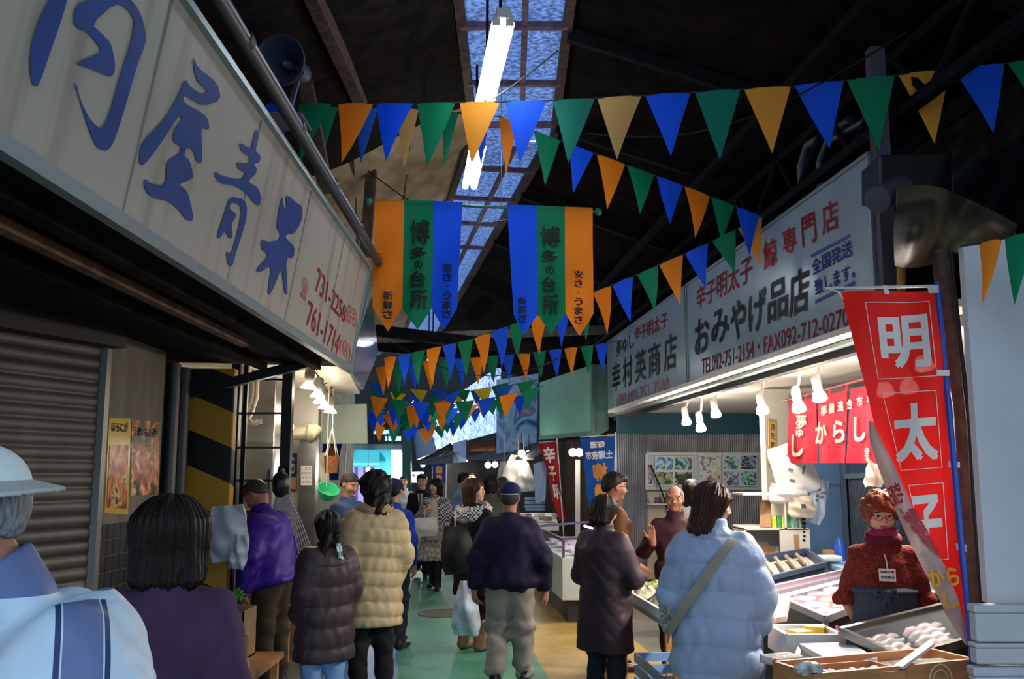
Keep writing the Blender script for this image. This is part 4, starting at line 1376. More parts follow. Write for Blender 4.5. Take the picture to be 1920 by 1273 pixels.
MB().tube([pb0, pb0.lerp(pb1, .5), pb1, Vector((pb1.x + .02, pb1.y, 0.0))], .014, 10).build('pole', mat('blue pole', '1f4fb4', .35), root, True)
MB().tube([bp_(1548, 541, .03), P(1757, 536, 4.5)], .007, 8).build('cross_rod', mat('white rod', 'dcdcd8', .4), root, True)
for c in ([(1548, 540), (1575, 545), (1582, 562), (1570, 548)], [(1655, 536), (1664, 536), (1668, 552), (1659, 552)], [(1738, 534), (1760, 536), (1760, 550), (1742, 550)], [(1757, 695), (1780, 695), (1780, 706), (1757, 706)], [(1778, 864), (1800, 866), (1800, 877), (1778, 876)], [(1792, 1018), (1812, 1020), (1812, 1034), (1794, 1030)]):
    MB().slab([bp_(*p_, .012) for p_ in c], .003).build('tab', mat('white tab', 'dcdcd8', .6), root)
# standpipe and cables beside the banner
BRN = mat('brown lagged pipe', '463d36', .7, noise=(16, .3), bump=(30, .3))
o = MB().tube([P(1762, 470, 4.75), P(1776, 600, 4.75), P(1803, 760, 4.75), P(1815, 930, 4.75), P(1822, 1120, 4.75), Vector((2.36, 4.75, 0))], .042, 12)
tag(o.build('standpipe', BRN, None, True), 'thick brown lagged pipe running down behind the red banner', 'pipe')
tag(MB().tube([P(1783, 470, 4.6), P(1800, 640, 4.6), P(1818, 800, 4.6), P(1826, 960, 4.6), Vector((2.28, 4.6, 0))], .011, 8).build('cable', BLK, None, True), 'thin black cable beside the brown pipe', 'cable')
tag(MB().tube([P(1678, 400, 5.6), P(1690, 545, 5.6), P(1698, 660, 5.6)], .02, 10).build('conduit', mat('grey conduit', '6f6a66', .5), None, True), 'slim grey conduit at the right end of the large sign', 'conduit')
tag(MB().tube([P(1690, 490, 5.45), P(1690, 545, 5.45)], .026, 10).build('valve', mat('ochre valve', 'b5852c', .5), None, True), 'short ochre pipe fitting beside the end of the large sign', 'valve')
struct(MB().bar(ST(5.34, 2.78, 2.2), ST(5.34, 2.78, 4.3), .09, .09).build('wall_shop_corner_post', mat('corner post', '4c4a55', .6)))
# tarpaulin bundle, black box, dish above
def tarp(u, v):
    px = 1680 + 225 * u
    top = 355 - 8 * math.sin(u * 5) + 60 * u * u
    bot = 495 - 45 * u ** 1.6 + 6 * math.sin(u * 9)
    y = top + (bot - top) * v
    return P(px, y, 4.9 - .5 * math.sin(math.pi * v) * (.5 + .5 * math.sin(u * 6 + 1)) + .1 * math.sin(u * 13 + v * 4))
tag(MB().grid(tarp, 36, 20, th=.012).build('tarpaulin_bundle', mat('olive tarpaulin', '6a6248', .55, noise=(3.5, .5, '3e362c'), bump=(9, .6)), None, True), 'crumpled olive brown tarpaulin bundle above the white panel wall', 'tarpaulin')
tag(MB().slab([P(1650, 360, 5.3), P(1780, 350, 5.3), P(1785, 285, 5.3), P(1650, 290, 5.3)], .3).build('switch_box', mat('black box', '14161c', .4), bevel=.01), 'large black box on the wall above the tarpaulin bundle', 'box')
tag(MB().lathe([(.0, 0), (.07, 0), (.075, .02), (.075, .3), (0, .3)], P(1690, 352, 5.15), (-.6, -.5, -.35), 18).build('duct_outlet', mat('grey duct', '4b5058', .5), None, True), 'short grey duct outlet left of the tarpaulin bundle', 'duct')
def sheet(u, v):
    return P(1785 + 150 * u, 275 + 120 * v + 20 * math.sin(u * 4), 5.3 - .2 * math.sin(u * 5 + v * 3))
tag(MB().grid(sheet, 14, 12, th=.01).build('dark_sheet', mat('black plastic sheet', '16191e', .35, bump=(5, .5)), None, True), 'dark plastic sheet bulging above the tarpaulin bundle', 'sheet')
for px, w, z0, z1, t, lb in ((1510, .05, 3.62, 4.25, 3.0, 'ribbed grey hose rising behind the large sign'), (1545, .035, 3.6, 4.1, 2.95, 'thin grey vent pipe bent behind the large sign'), (1290, .06, 3.6, 4.1, 3.2, 'short bluish pipe stub behind the middle of the signs')):
    s, _ = PT(px, 500, t)
    p0 = ST(s, t, z0)
    o = MB().tube([p0 - Vector((0, 0, .15)), p0 + Vector((0, 0, (z1 - z0) * .8)), ST(s - .15, t, z1), ST(s - .7, t + .1, z1)], w * .7, 10)
    tag(o.build('vent_pipe', mat('vent pipe', '4c5661', .4, .2), None, True), lb, 'pipe')
# stack of white boxes under the white panel
WB = mat('white foam board', 'cfd2d6', .6, noise=(5, .05))
ys = [(1133, 1204), (1206, 1246), (1250, 1330)]
lbs = ['tall white foam box, topmost of the stack under the white panel', 'low white foam box in the middle of the stack by the counter', 'lowest white foam box of the stack, cut by the picture edge']
for (y0, y1), lb in zip(ys, lbs):
    a, b2 = P(1832, y1, 4.0), P(2010, y0, 4.0)
    root = thing('foam_box', lb, 'box', ((a.x + b2.x) / 2, 4.03, a.z), group='white foam boxes under the panel')
    h = b2.z - a.z
    MB().box(((a.x + b2.x) / 2, 4.03, a.z + (h * .76) / 2), (b2.x - a.x, .06, h * .76)).build('body', WB, root, bevel=.008)
    MB().box(((a.x + b2.x) / 2, 4.03, a.z + h * .875), (b2.x - a.x + .01, .07, h * .22)).build('lid', WB, root, bevel=.008)
tag(MB().box((2.32, 4.03, P(1832, 1330, 4.0).z / 2 - .001), (.6, .08, P(1832, 1330, 4.0).z - .002)).build('plank', mat('dark crate', '3a2e24', .8)), 'dark wooden plank on edge under the stack of white foam boxes', 'plank')
# ---- counter with fish, front right
WOOD = mat('plywood', 'c48a58', .5, noise=(3, .18), bump=(20, .1), stretch=(1, 1, 6))
z_ = .80
A_, B_, C_ = PZ(1526, 1264, z_), PZ(1832, 1235, z_), PZ(1448, 1239, z_)
D_ = B_ + (C_ - A_)
root = thing('wooden_counter', 'plywood trough counter with a round printed stamp at the front', 'counter', (A_.x, A_.y, 0))
dn = Vector((0, 0, -.62))
mb = MB()
for a, b2 in ((A_, B_), (A_, C_), (C_, D_), (B_, D_)):
    n_ = (b2 - a).cross(Vector((0, 0, 1))).normalized()
    if n_.dot((A_ + B_ + C_ + D_) / 4 - a) > 0:
        n_ = -n_
    mb.hexa([a + dn, b2 + dn, b2 + dn - n_ * .02, a + dn - n_ * .02, a, b2, b2 - n_ * .02, a - n_ * .02])
mb.build('boards', WOOD, root)
MB().hexa([v + Vector((0, 0, -.14)) for v in (A_, B_, D_, C_)] + [v + Vector((0, 0, -.10)) for v in (A_, B_, D_, C_)]).build('bed', mat('counter bed', 'c9c2b4', .6), root)
mb = MB()
for v in (A_, B_, C_, D_):
    k = v.lerp((A_ + D_) / 2, .06)
    mb.box((k.x, k.y, .1), (.06, .06, .2))
mb.build('feet', WOOD, root)
sc = PZ(1775, 1266, .74)
fnq = (B_ - A_).normalized()
fo_ = (B_ - A_).cross(Vector((0, 0, 1))).normalized()
sc = A_ + fnq * .70 + Vector((0, 0, -.075)) + fo_ * .003
mb = MB(); mb.lathe([(.062, 0), (.066, .002), (.070, 0)], sc, fo_, 36); mb.lathe([(.040, 0), (.042, .002), (.045, 0)], sc, fo_, 30)
ftxt = lambda cx, cz, w, h: (lambda u, v: sc + fnq * (cx + (u - .5) * w) + Vector((0, 0, cz + (v - .5) * h)) + fo_ * .002)
put_text(mb, '博多名物', ftxt(0, 0, .06, .02))
mb.build('round_stamp', mat('stamp ink', 'e2d4be', .6), root)
UPV = Vector((0, 0, 1))
bil = quad_fn(A_, B_, D_, C_)
cz = .72
ROE = mat('pink roe', 'd88d86', .35, noise=(30, .25), bump=(60, .3))
PINKF = mat('pink fish fillet', 'e3a9a8', .3, noise=(18, .2), spec=.6)
FOAM = mat('white foam', 'e6e4e2', .6, noise=(30, .03))
CLEAR = mat('clear film', 'e8eef0', .08, alpha=.28, spec=.8)
def cbox(name, cx, cy, z, sx, sy, sz, m, parent, rz=0, bev=.004):
    return MB().box((cx, cy, z + sz / 2), (sx, sy, sz), rz=rz).build(name, m, parent, bevel=bev)
def tray(label, c, w, d, h, rz, filling, m, n, group=None, wallm=None, film=True, kind='food_tray', cat='tray'):
    """an open tray with its contents: rows of soft pieces"""
    c = Vector(c)
    root = thing(kind, label, cat, c, rz, group)
    mb = MB()
    t = .008
    mb.box((0, 0, .004), (w, d, .008))
    for sx, sy, lx, ly in ((0, -1, w, t), (0, 1, w, t), (-1, 0, t, d), (1, 0, t, d)):
        mb.box((sx * (w - t) / 2, sy * (d - t) / 2, h / 2), (lx, ly, h))
    mb.build('tray', wallm or FOAM, root, rel=False)
    rr = random.Random(int(c.x * 999) + int(c.y * 777))
    for i in range(n):
        mb = MB()
        L = d * .78
        x = (-.5 + (i + .5) / n) * (w - .03)
        r = (w - .03) / n * .46
        path = [(x + rr.uniform(-.3, .3) * r, -L / 2 + L * k / 6, h * .42 + r * .45 + rr.uniform(0, .4) * r) for k in range(7)]
        mb.tube(path, [r * q for q in (.3, .8, 1, 1, .95, .75, .25)], 9)
        mb.build(filling, m, root, True, rel=False)
    if film:
        MB().box((0, 0, h + .002), (w * .98, d * .98, .002)).build('film', CLEAR, root, rel=False)
    return root
tray('shallow clear pack of pink roe at the left corner of the plywood counter', PZ(1466, 1243, .735), .17, .12, .035, .4, 'roe', ROE, 5)
tray('small wooden crate of pale pink fish on the plywood counter', bil(.30, .36) + Vector((0, 0, -.10)), .42, .24, .085, .32, 'fish', PINKF, 7, wallm=WOOD, film=False, kind='fish_crate', cat='crate')
tray('white tray of pink slices beside the wooden fish crate', bil(.62, .33) + Vector((0, 0, -.09)), .22, .17, .05, .3, 'slice', PINKF, 6)
tray('white tray with red and yellow pieces near the blue pole', bil(.86, .38) + Vector((0, 0, -.09)), .22, .18, .06, .2, 'piece', mat('red yellow pickles', 'd8806a', .4, noise=(14, .3, 'd9b860')), 5)
tray('white tray of fish lying at the back right of the plywood counter', bil(.74, .72) + Vector((0, 0, -.09)), .3, .16, .05, .25, 'fish', PINKF, 7)
q = [P(1497, 1206, 4.95), P(1592, 1203, 5.0), P(1646, 1233, 4.62), P(1560, 1240, 4.6)]
tag(MB().slab([q[3], q[2], q[1], q[0]], .035).build('foam_board', FOAM, bevel=.006), 'white foam board lying askew behind the wooden fish crate', 'board')
tag(MB().tube([P(1488, 1245, 4.75), P(1500, 1216, 4.95)], .016, 8).build('paper_roll', mat('paper', 'dcd9d0', .7), None, True), 'short white paper roll left of the foam board', 'roll')
tag(MB().slab([P(1676, 1247, 4.35), P(1692, 1250, 4.3), P(1752, 1206, 4.55), P(1738, 1203, 4.6)], .012).build('price_card', mat('paper', 'dcd9d0', .7)), 'long white card slanting over the trays on the plywood counter', 'card')
def plastic(u, v):
    a, b2 = u * 2 * math.pi, v * math.pi
    r = .055 * (1 + .25 * math.sin(a * 5 + v * 9) * math.sin(b2))
    return PZ(1516, 1268, .78) + Vector((r * math.sin(b2) * math.cos(a), r * math.sin(b2) * math.sin(a) * .7, .6 * r * math.cos(b2) + .03))
tag(MB().grid(plastic, 22, 12).build('plastic_bag', mat('crinkled clear plastic', 'b9bcbe', .15, noise=(22, .5), bump=(40, .8)), None, True), 'small crumpled plastic bag at the corner of the plywood counter', 'bag')
# white foam trough with yellow packs
t0 = Vector((1.36, 5.20, 0))
root = thing('foam_trough', 'long white foam trough on legs in front of the pink lit case', 'trough', (1.55, 5.35, 0))
mb = MB()
bx0, bx1, by0, by1, tz0, tz1 = 1.46, 1.78, 5.16, 5.52, .67, .80
mb.box(((bx0 + bx1) / 2, (by0 + by1) / 2, tz0 + .02), (bx1 - bx0, by1 - by0, .04))
for x in (bx0 + .015, bx1 - .015):
    mb.box((x, (by0 + by1) / 2, (tz0 + tz1) / 2), (.03, by1 - by0, tz1 - tz0))
for y in (by0 + .015, by1 - .015):
    mb.box(((bx0 + bx1) / 2, y, (tz0 + tz1) / 2), (bx1 - bx0, .03, tz1 - tz0))
mb.build('box', FOAM, root, bevel=.006)
MB().box(((bx0 + bx1) / 2, (by0 + by1) / 2, .60), (bx1 - bx0 - .05, by1 - by0 - .05, .138)).build('lower_box', mat('beige box', 'b8ab98', .6), root, bevel=.006)
for x in (bx0 + .06, bx1 - .06):
    for y in (by0 + .06, by1 - .06):
        MB().box((x, y, .265), (.05, .05, .53)).build('leg', WOOD, root)
for i in range(5):
    o = cbox('paper_pack', 1.51 + .055 * i, 5.34, .712, .05, .24, .05, mat('white wrapped pack', 'e8e2dc', .3, noise=(12, .06)), None, .05 * (i % 3))
    tag(o, 'white wrapped pack lying in the row inside the foam trough', 'pack', 'white packs in the foam trough')
YP = mat('yellow pack', 'd8b43a', .3, noise=(10, .15))
for (px, py, Y, rz, lb) in ((1500, 1168, 5.25, .3, 'yellow pack lying on the front of the foam trough'), (1528, 1158, 5.40, -.5, 'yellow pack leaning at the back corner of the foam trough')):
    p_ = P(px, py, Y)
    tag(cbox('yellow_pack', p_.x, p_.y, .763, .11, .1, .045, YP, None, rz), lb, 'pack')
for i, (px, py, Y) in enumerate(((1425, 1135, 5.85), (1442, 1140, 5.75), (1462, 1137, 5.8))):
    p_ = P(px, py, Y)
    o = MB().slab([P(px - 14, py + 22, Y - .2), P(px + 12, py + 18, Y - .2), P(px + 20, py - 22, Y + .1), P(px - 6, py - 18, Y + .1)], .035).build('roe_pack', mat('roe pack', 'd99a7a', .25, noise=(9, .3, 'e8d8d0')), bevel=.005)
    tag(o, ['tilted orange roe pack beside the puffer jacket', 'middle tilted roe pack behind the foam trough', 'pink tilted roe pack nearest the glass case'][i], 'pack')
# ---- glass cases
GLASS = mat('case glass', 'dfe9ee', .04, alpha=.06, spec=.5)
DARKP = mat('dark case panel', '33373e', .45)
def case(label, corners, base_z, frame_m, lit, name='display_case', body=DARKP, depth=.14, glass=True):
    q = [Vector(v) for v in corners]
    c = sum(q, Vector()) / 4
    root = thing(name, label, 'display case', (c.x, c.y, 0))
    dn = Vector((0, 0, -depth))
    mb = MB()
    lowq = [Vector((v.x, v.y, base_z)) for v in q]
    mb.hexa(lowq + [v + dn for v in q])
    mb.build('cabinet', body, root)
    mb = MB()
    for i in range(4):
        a, b2 = q[i], q[(i + 1) % 4]
        mb.bar(a, b2, .035, .04)
        mb.bar(a, Vector((a.x, a.y, (a + dn).z)), .03, .03)
    mb.build('frame', frame_m, root)
    for i in range(4):
        a, b2 = q[i], q[(i + 1) % 4]
        MB().hexa([a + dn, b2 + dn, b2 + dn * .98 + (c - b2).normalized() * .01, a + dn * .98 + (c - a).normalized() * .01, a, b2, b2 + (c - b2).normalized() * .01, a + (c - a).normalized() * .01]).build('side_panel', body, root)
    if glass:
        MB().hexa([v + Vector((0, 0, -.004)) for v in q] + [v + Vector((0, 0, .004)) for v in q]).build('glass_lid', GLASS, root)
    if lit:
        a, b2 = q[3].lerp(q[0], .1) + dn * .3, q[2].lerp(q[1], .1) + dn * .3
        MB().tube([a.lerp(b2, .06), a.lerp(b2, .94)], .012, 8).build('tube_lamp', mat('case tube ' + lit, lit, .3, emit=2.2, ecol=lit), root)
    return root, q
c1 = [P(1690, 1236, 4.72), P(1822, 1200, 4.9), P(1775, 1136, 5.22), P(1578, 1184, 4.95)]
case('steel framed glass fish case behind the plywood counter', c1, .0, INOX, '', depth=.10)
f1 = quad_fn(*[v + Vector((0, 0, -.095)) for v in c1])
for i in range(6):
    v = .12 + .15 * i
    for j in range(2):
        u0, u1 = .08 + .44 * j, .46 + .44 * j
        a, b2 = f1(u0, v), f1(u1, v)
        mb = MB(); k = 8
        mb.tube([a.lerp(b2, e / k) + Vector((0, 0, .03 + .008 * math.sin(e * 2.1 + i))) for e in range(k + 1)], [.012, .026, .03, .03, .03, .03, .028, .02, .008], 8)
        o = mb.build('fish', mat('pale whole fish' + str(i % 3), ['d9cfc8', 'c3c6cc', 'e2c8c2'][i % 3], .25, noise=(16, .25), spec=.7), None, True)
        tag(o, 'pale fish laid in rows under the glass of the steel framed case', 'fish', 'fish in the steel framed case')
c2 = [P(1548, 1160, 5.6), P(1692, 1106, 6.5), P(1600, 1068, 7.45), P(1428, 1108, 6.25)]
case('pink lit glass case of packed roe in front of the shopkeeper', c2, .0, mat('grey frame', '8f8a90', .4, .4), 'ffc8e4', depth=.13)
f2_ = quad_fn(*[v + Vector((0, 0, -.125)) for v in c2])
PK = [mat('roe pack ' + c, c, .25, noise=(14, .25), spec=.6) for c in ('d67f88', 'dd9fb0', 'd68a5e', 'e6d2d8')]
for i in range(4):
    for j in range(5):
        c = f2_(.12 + .19 * j, .14 + .235 * i)
        o = MB().box((c.x, c.y, c.z + .03), (.15, .2, .055), rz=-.55 + .05 * ((i * 3 + j) % 3)).build('roe_pack', PK[(i * 2 + j * 3) % 4], bevel=.01)
        tag(o, ['pink roe pack', 'pale pink roe pack', 'orange roe pack', 'white wrapped roe pack'][(i * 2 + j * 3) % 4] + ' among the rows inside the pink lit case', 'pack', ['pink', 'pale pink', 'orange', 'white'][(i * 2 + j * 3) % 4] + ' roe packs in the lit case')
c3 = [P(1400, 1095, 7.6), P(1547, 1058, 8.05), P(1512, 1032, 8.8), P(1380, 1052, 8.5)]
case('blue grey case with a sloping dried fish tray under the shelf unit', c3, 0, mat('blue grey panel', '4a566c', .45), '', body=mat('blue grey panel', '4a566c', .45), depth=.2, glass=False)
f3 = quad_fn(*c3)
for i in range(6):
    a, b2 = f3(.08 + .15 * i, .1), f3(.08 + .15 * i, .9)
    mb = MB().tube([a.lerp(b2, e / 6) + Vector((0, 0, -.01)) for e in range(7)], [.01, .02, .026, .026, .022, .016, .02], 8)
    tag(mb.build('dried_fish', mat('dried fish', '9a8f7c', .5, noise=(20, .35)), None, True), 'dried fish lying side by side on the blue grey case', 'fish', 'dried fish on the blue grey case')
struct(MB().slab([f3(0, 0) + Vector((0, 0, -.055)), f3(1, 0) + Vector((0, 0, -.055)), f3(1, 1) + Vector((0, 0, -.055)), f3(0, 1) + Vector((0, 0, -.055))], .02).build('trim_6', mat('counter bed', 'c9c2b4', .6)))
# case at the right behind the shopkeeper, and one side view
c4 = [P(1712, 1128, 5.7), P(1850, 1095, 5.9), P(1850, 1072, 6.5), P(1720, 1090, 6.3)]
case('dark fronted case behind the banner, right of the shopkeeper', c4, 0, INOX, '', depth=.12)
f4 = quad_fn(*[v + Vector((0, 0, -.11)) for v in c4])
for j in range(4):
    c = f4(.14 + .2 * j, .5)
    tag(MB().box((c.x, c.y, c.z + .03), (.14, .3, .05), rz=.2).build('roe_pack', PK[j % 2 * 3], bevel=.01), ('pink' if j % 2 == 0 else 'white') + ' pack in the case right of the shopkeeper', 'pack', ('pink' if j % 2 == 0 else 'white') + ' packs right of the shopkeeper')
# ---- table along the aisle with white trays and a blue crate
root = thing('stall_table', 'low stall table with white tray edge beside the quilted coat', 'table', ST(6.8, 1.7, 0))
mb = MB(); bst(mb, 5.95, 7.7, 1.55, 2.0, .66, .70); mb.build('table_top', FOAM, root, bevel=.004)
mb = MB()
bst(mb, 5.95, 7.7, 1.55, 1.57, .66, .76); bst(mb, 5.95, 5.97, 1.55, 2.0, .66, .76); bst(mb, 7.68, 7.7, 1.55, 2.0, .66, .76)
mb.build('rim', FOAM, root)
for s in (6.0, 7.65):
    for t in (1.59, 1.96):
        mb = MB(); bst(mb, s - .025, s + .025, t - .025, t + .025, 0, .66); mb.build('leg', WOOD, root)
BG = [('b8b49a', 'clear bag of small fish'), ('8f9a58', 'pack of green leaves'), ('8a8c90', 'bag of silver fish')]
for i in range(9):
    c = ST(6.15 + .17 * i, 1.67 + .1 * (i % 3), .70)
    mb = MB(); mb.ball((c.x, c.y, c.z + .05), (.09, .08, .055 + .02 * (i % 2)), 8)
    for v in mb.v:
        v += Vector((.012 * math.sin(v.y * 90), .012 * math.sin(v.z * 110 + i), .012 * math.sin(v.x * 80)))
        v.z = max(v.z, c.z + .001)
    tag(mb.build('goods_bag', mat('bag ' + BG[i % 3][0], BG[i % 3][0], .2, noise=(24, .6), bump=(40, .6)), None, True), BG[i % 3][1] + ' on the low stall table', 'bag', BG[i % 3][1] + 's on the stall table')
tray('white foam carton with orange pieces at the near end of the stall table', ST(6.12, 1.72, .705), .22, .2, .10, .1, 'piece', mat('orange pieces', 'd8a06a', .4, noise=(14, .3)), 4, film=False)
root = thing('plastic_crate', 'light blue plastic crate under the low stall table', 'crate', ST(7.0, 1.75, 0))
mb = MB(); bst(mb, 6.5, 7.4, 1.62, 1.93, .0, .03)
for s0, s1, t0_, t1_ in ((6.5, 7.4, 1.62, 1.64), (6.5, 7.4, 1.91, 1.93), (6.5, 6.52, 1.62, 1.93), (7.38, 7.4, 1.62, 1.93)):
    for z in (.03, .12, .21):
        bst(mb, s0, s1, t0_, t1_, z, z + .065)
mb.build('basket', mat('light blue plastic', '7fa6cc', .4), root)
# ---- shelf unit, boxes, bags
SH = mat('white shelf', 'd8d2c4', .5)
root = thing('shelf_unit', 'white two tier shelf unit with boxes beside the hanging bags', 'shelf', (2.52, 9.1, .0))
X0, X1, Y0, Y1 = 2.16, 2.76, 8.85, 9.3
mb = MB()
for z in (.84, 1.14, 1.46):
    xe = 2.55 if z > 1.4 else X1
    MB().box(((X0 + xe) / 2, (Y0 + Y1) / 2, z), (xe - X0, Y1 - Y0, .02)).build('shelf_board', SH, root)
MB().box((X0 + .01, 9.075, .99), (.02, .45, .3)).build('side_panel', SH, root)
MB().box((2.55, 9.075, 1.30), (.02, .45, .32)).build('side_panel', SH, root)
MB().box((2.63, 8.86, .99), (.28, .02, .3)).build('front_panel', SH, root)
MB().box((2.46, Y1, 1.0), (.6, .02, .32)).build('back_panel', SH, root)
MB().box((2.46, 9.1, .41), (.58, .42, .83)).build('base', SH, root)
for i, c in enumerate(('d8d23a', '3f9a56', 'd8d23a', '3f9a56')):
    tag(cbox('small_carton', 2.46 + .045 * i, 8.93, 1.15, .04, .06, .11, mat('carton ' + c, c, .4, noise=(30, .2)), None), ('yellow' if i % 2 == 0 else 'green') + ' small carton in the row on the upper shelf', 'carton', ('yellow' if i % 2 == 0 else 'green') + ' cartons on the shelf')
for i in range(2):
    tag(cbox('green_white_box', 2.645 + .075 * i, 8.95, 1.15, .07, .08, .11, mat('green white box', 'dfe8e2', .4, noise=(22, .5, '3f9a6a')), None), 'white box with green bands next to the small cartons', 'box', 'green banded boxes on the shelf')
tag(MB().slab([(2.33, 8.95, 1.155), (2.43, 8.92, 1.155), (2.46, 9.0, 1.40), (2.37, 9.03, 1.40)], .02).build('wooden_plaque', mat('wood plaque', 'a87c52', .5, noise=(8, .15))), 'wooden plaque leaning on the upper shelf', 'plaque')
tag(MB().slab([(2.62, 8.843, .92), (2.66, 8.843, .92), (2.66, 8.843, 1.09), (2.62, 8.843, 1.09)], -.006).build('wooden_tag', mat('wood tag', 'b07a58', .5)), 'small brown wooden tag on the front of the shelf unit', 'tag')
for i in range(3):
    tag(MB().slab([(2.22 + .08 * i, 8.9, .862), (2.36 + .08 * i, 8.88, .862), (2.42 + .08 * i, 9.02, .97), (2.27 + .08 * i, 9.05, .97)], .02).build('gift_box', mat('kraft ' + str(i), ['b98a5c', 'a3855f', 'e4e0d4'][i], .5, noise=(6, .12)), bevel=.004), ['brown box', 'tan box', 'white box'][i] + ' leaning in the lower shelf compartment', 'box')
tag(cbox('white_bundle', 2.8, 8.45, .885, .2, .16, .05, mat('white towel', 'e8e8ea', .8, bump=(30, .4)), None, .2, .02), 'folded white bundle in front of the shelf unit', 'bundle')
# bags hanging on the pillar
def bag(label, px, py, w, h, Y, m, tilt=0., seed=0, bulge=.05, name='carrier_bag', prints=None, drop=0.0, taper=.22, rip=1.0, hang=0):
    c = P(px, py, Y)
    root = thing(name, label, 'bag', c)
    def fn(u, v):
        x, z = (u - .5) * w, (v - .5) * h
        x *= (1 - taper * v ** 2) * (.8 + .2 * min(1, v * 5))
        y = -bulge * math.sin(math.pi * u) * math.sin(math.pi * min(1, v * 1.02)) + .012 * rip * math.sin(u * 11 + v * 7 + seed) + .01 * rip * math.sin(v * 15 + u * 3 + seed)
        ct, st_ = math.cos(tilt), math.sin(tilt)
        return c + Vector((x * ct - z * st_, y, x * st_ + z * ct))
    MB().grid(fn, 14, 16, th=.02).build('pouch', m, root, True)
    if hang:
        tp_ = fn(.5, 1)
        MB().tube([tp_ - Vector((0, 0, .02)), Vector((tp_.x, tp_.y, hang))], .005, 5).build('hanging_string', mat('white string', 'd8d0c0', .7), root)
    if prints:
        mb = MB()
        for (u0, v0, u1, v1) in prints:
            mb.bar(fn(u0, v0) + Vector((0, -.012, 0)), fn(u1, v1) + Vector((0, -.012, 0)), .02, .006, up=(0, 1, 0))
        mb.build('fish_print', mat('grey fish print', '5d6570', .5), root)
    return root
WP = mat('white plastic bag', 'e6e2dc', .3, noise=(6, .06), bump=(14, .5))
WP2 = mat('beige paper bag', 'd3c3ae', .5, noise=(6, .08), bump=(14, .4))
bag('white carrier bag printed with grey fish hanging on the cream pillar', 1487, 880, .42, .50, 8.9, WP, .35, 1, .07, prints=[(.45, .8, .55, .72), (.4, .5, .72, .68), (.35, .55, .42, .5), (.3, .35, .4, .3), (.62, .38, .74, .5)])
bag('white plastic bags bunched below the fish print bag', 1477, 925, .38, .18, 8.85, WP, .05, 2, .08)
bag('beige printed paper bag below the white plastic bags', 1503, 950, .26, .2, 8.8, WP2, -.03, 3, .05, prints=[(.4, .5, .6, .5), (.4, .58, .6, .58)])
bag('loose sheaf of clear bags right of the beige paper bag', 1533, 940, .18, .42, 8.95, mat('clear bag', 'c8d4e4', .15, alpha=.7, bump=(14, .6)), -.28, 4, .03, prints=[(.3, .75, .45, .78), (.3, .6, .45, .63), (.3, .5, .4, .53), (.55, .7, .75, .74), (.55, .6, .7, .63)])
bag('crumpled beige bag hanging right under the red curtain', 1640, 885, .14, .22, 7.2, WP2, -.1, 5, .04)
q = [P(1441, 872, 9.45), P(1456, 872, 9.45), P(1456, 787, 9.45), P(1441, 785, 9.45)]
root = thing('framed_scroll', 'narrow gold framed calligraphy picture on the cream pillar', 'picture', q[0])
MB().slab(q, .015).build('frame', mat('gold frame', 'a5823c', .35, .4), root)
f = quad_fn(*[v + Vector((0, -.004, 0)) for v in q]); mb = MB()
MB().add([f(u, v) for u, v in ((.15, .06), (.85, .06), (.85, .94), (.15, .94))], [(0, 1, 2, 3)]).build('sheet', mat('gold paper', 'c29a4a', .6, noise=(12, .15)), root)
mb = MB()
for k, ch in enumerate('商売繁盛'):
    put_text(mb, ch, lambda u, v: f(.25 + .5 * u, .75 - .2 * k + .16 * v) + Vector((0, -.003, 0)), bold=.01)
mb.build('lettering', BLACK, root)
mb = MB()
for k in range(7):
    c = P(1507, 965 + 8 * k, 8.86)
    mb.lathe([(.012, -.018), (.017, 0), (.012, .018), (.008, 0), (.012, -.018)], c, (1, .3 * (-1) ** k, 0), 8)
tag(mb.build('chain', BLK, None, True), 'short black chain hanging beside the shelf unit', 'chain')
# fridge, rear window, rear table
root = thing('fridge', 'tall stainless fridge with blue light in its colour behind the hanging bags', 'fridge', (3.18, 9.9, 0))
BLI = mat('blue lit steel', '7fa0c0', .3, .6)  # blue light on the stainless steel is put into its base colour
MB().box((3.18, 9.95, 1.0), (.40, .5, 2.0)).build('body', BLI, root, bevel=.01)
for z, h in ((1.75, .42), (1.15, .74), (.4, .72)):
    MB().box((3.18, 9.69, z), (.38, .03, h)).build('door', BLI, root, bevel=.006)
root = thing('door_frame', 'blue grey door frame with a small window at the rear wall', 'door', (3.75, 9.0, 0))
q0, q1 = PT(1582, 880, 5.2), PT(1665, 880, 5.2)
WBm = mat('slate blue window', '3f5f86', .25)
q = [rp(1586, 893, 5.24), rp(1652, 890, 5.24), rp(1652, 820, 5.24), rp(1586, 822, 5.24)]
MB().slab(q, .02).build('window_pane', WBm, root)
mb = MB()
for i in range(4):
    mb.bar(q[i], q[(i + 1) % 4], .05, .06)
mb.build('window_frame', mat('blue grey frame', '7a93ae', .4), root)
mb = MB()
s_, z0_ = PT(1574, 880, 5.2)
bst(mb, s_ - .04, s_ + .06, 5.16, 5.26, 0, 2.5)
mb.build('jamb', mat('blue grey frame', '7a93ae', .4), root)
root = thing('work_table', 'rear work table under a sheet of light blue plastic', 'table', (3.1, 8.6, 0))
MB().box((3.13, 8.45, .84), (.66, .8, .05)).build('table_top', mat('blue sheet', '9cc4dc', .25, noise=(5, .15), bump=(8, .4)), root, bevel=.01)
for sx, sy in ((-1, -1), (1, -1), (-1, 1), (1, 1)):
    MB().box((3.13 + sx * .28, 8.45 + sy * .35, .41), (.05, .05, .82)).build('leg', DARKP, root)
tag(cbox('brown_carton', 2.85, 8.6, .87, .09, .08, .10, mat('kraft', 'a3825c', .6), None), 'small brown carton on the rear work table', 'carton')
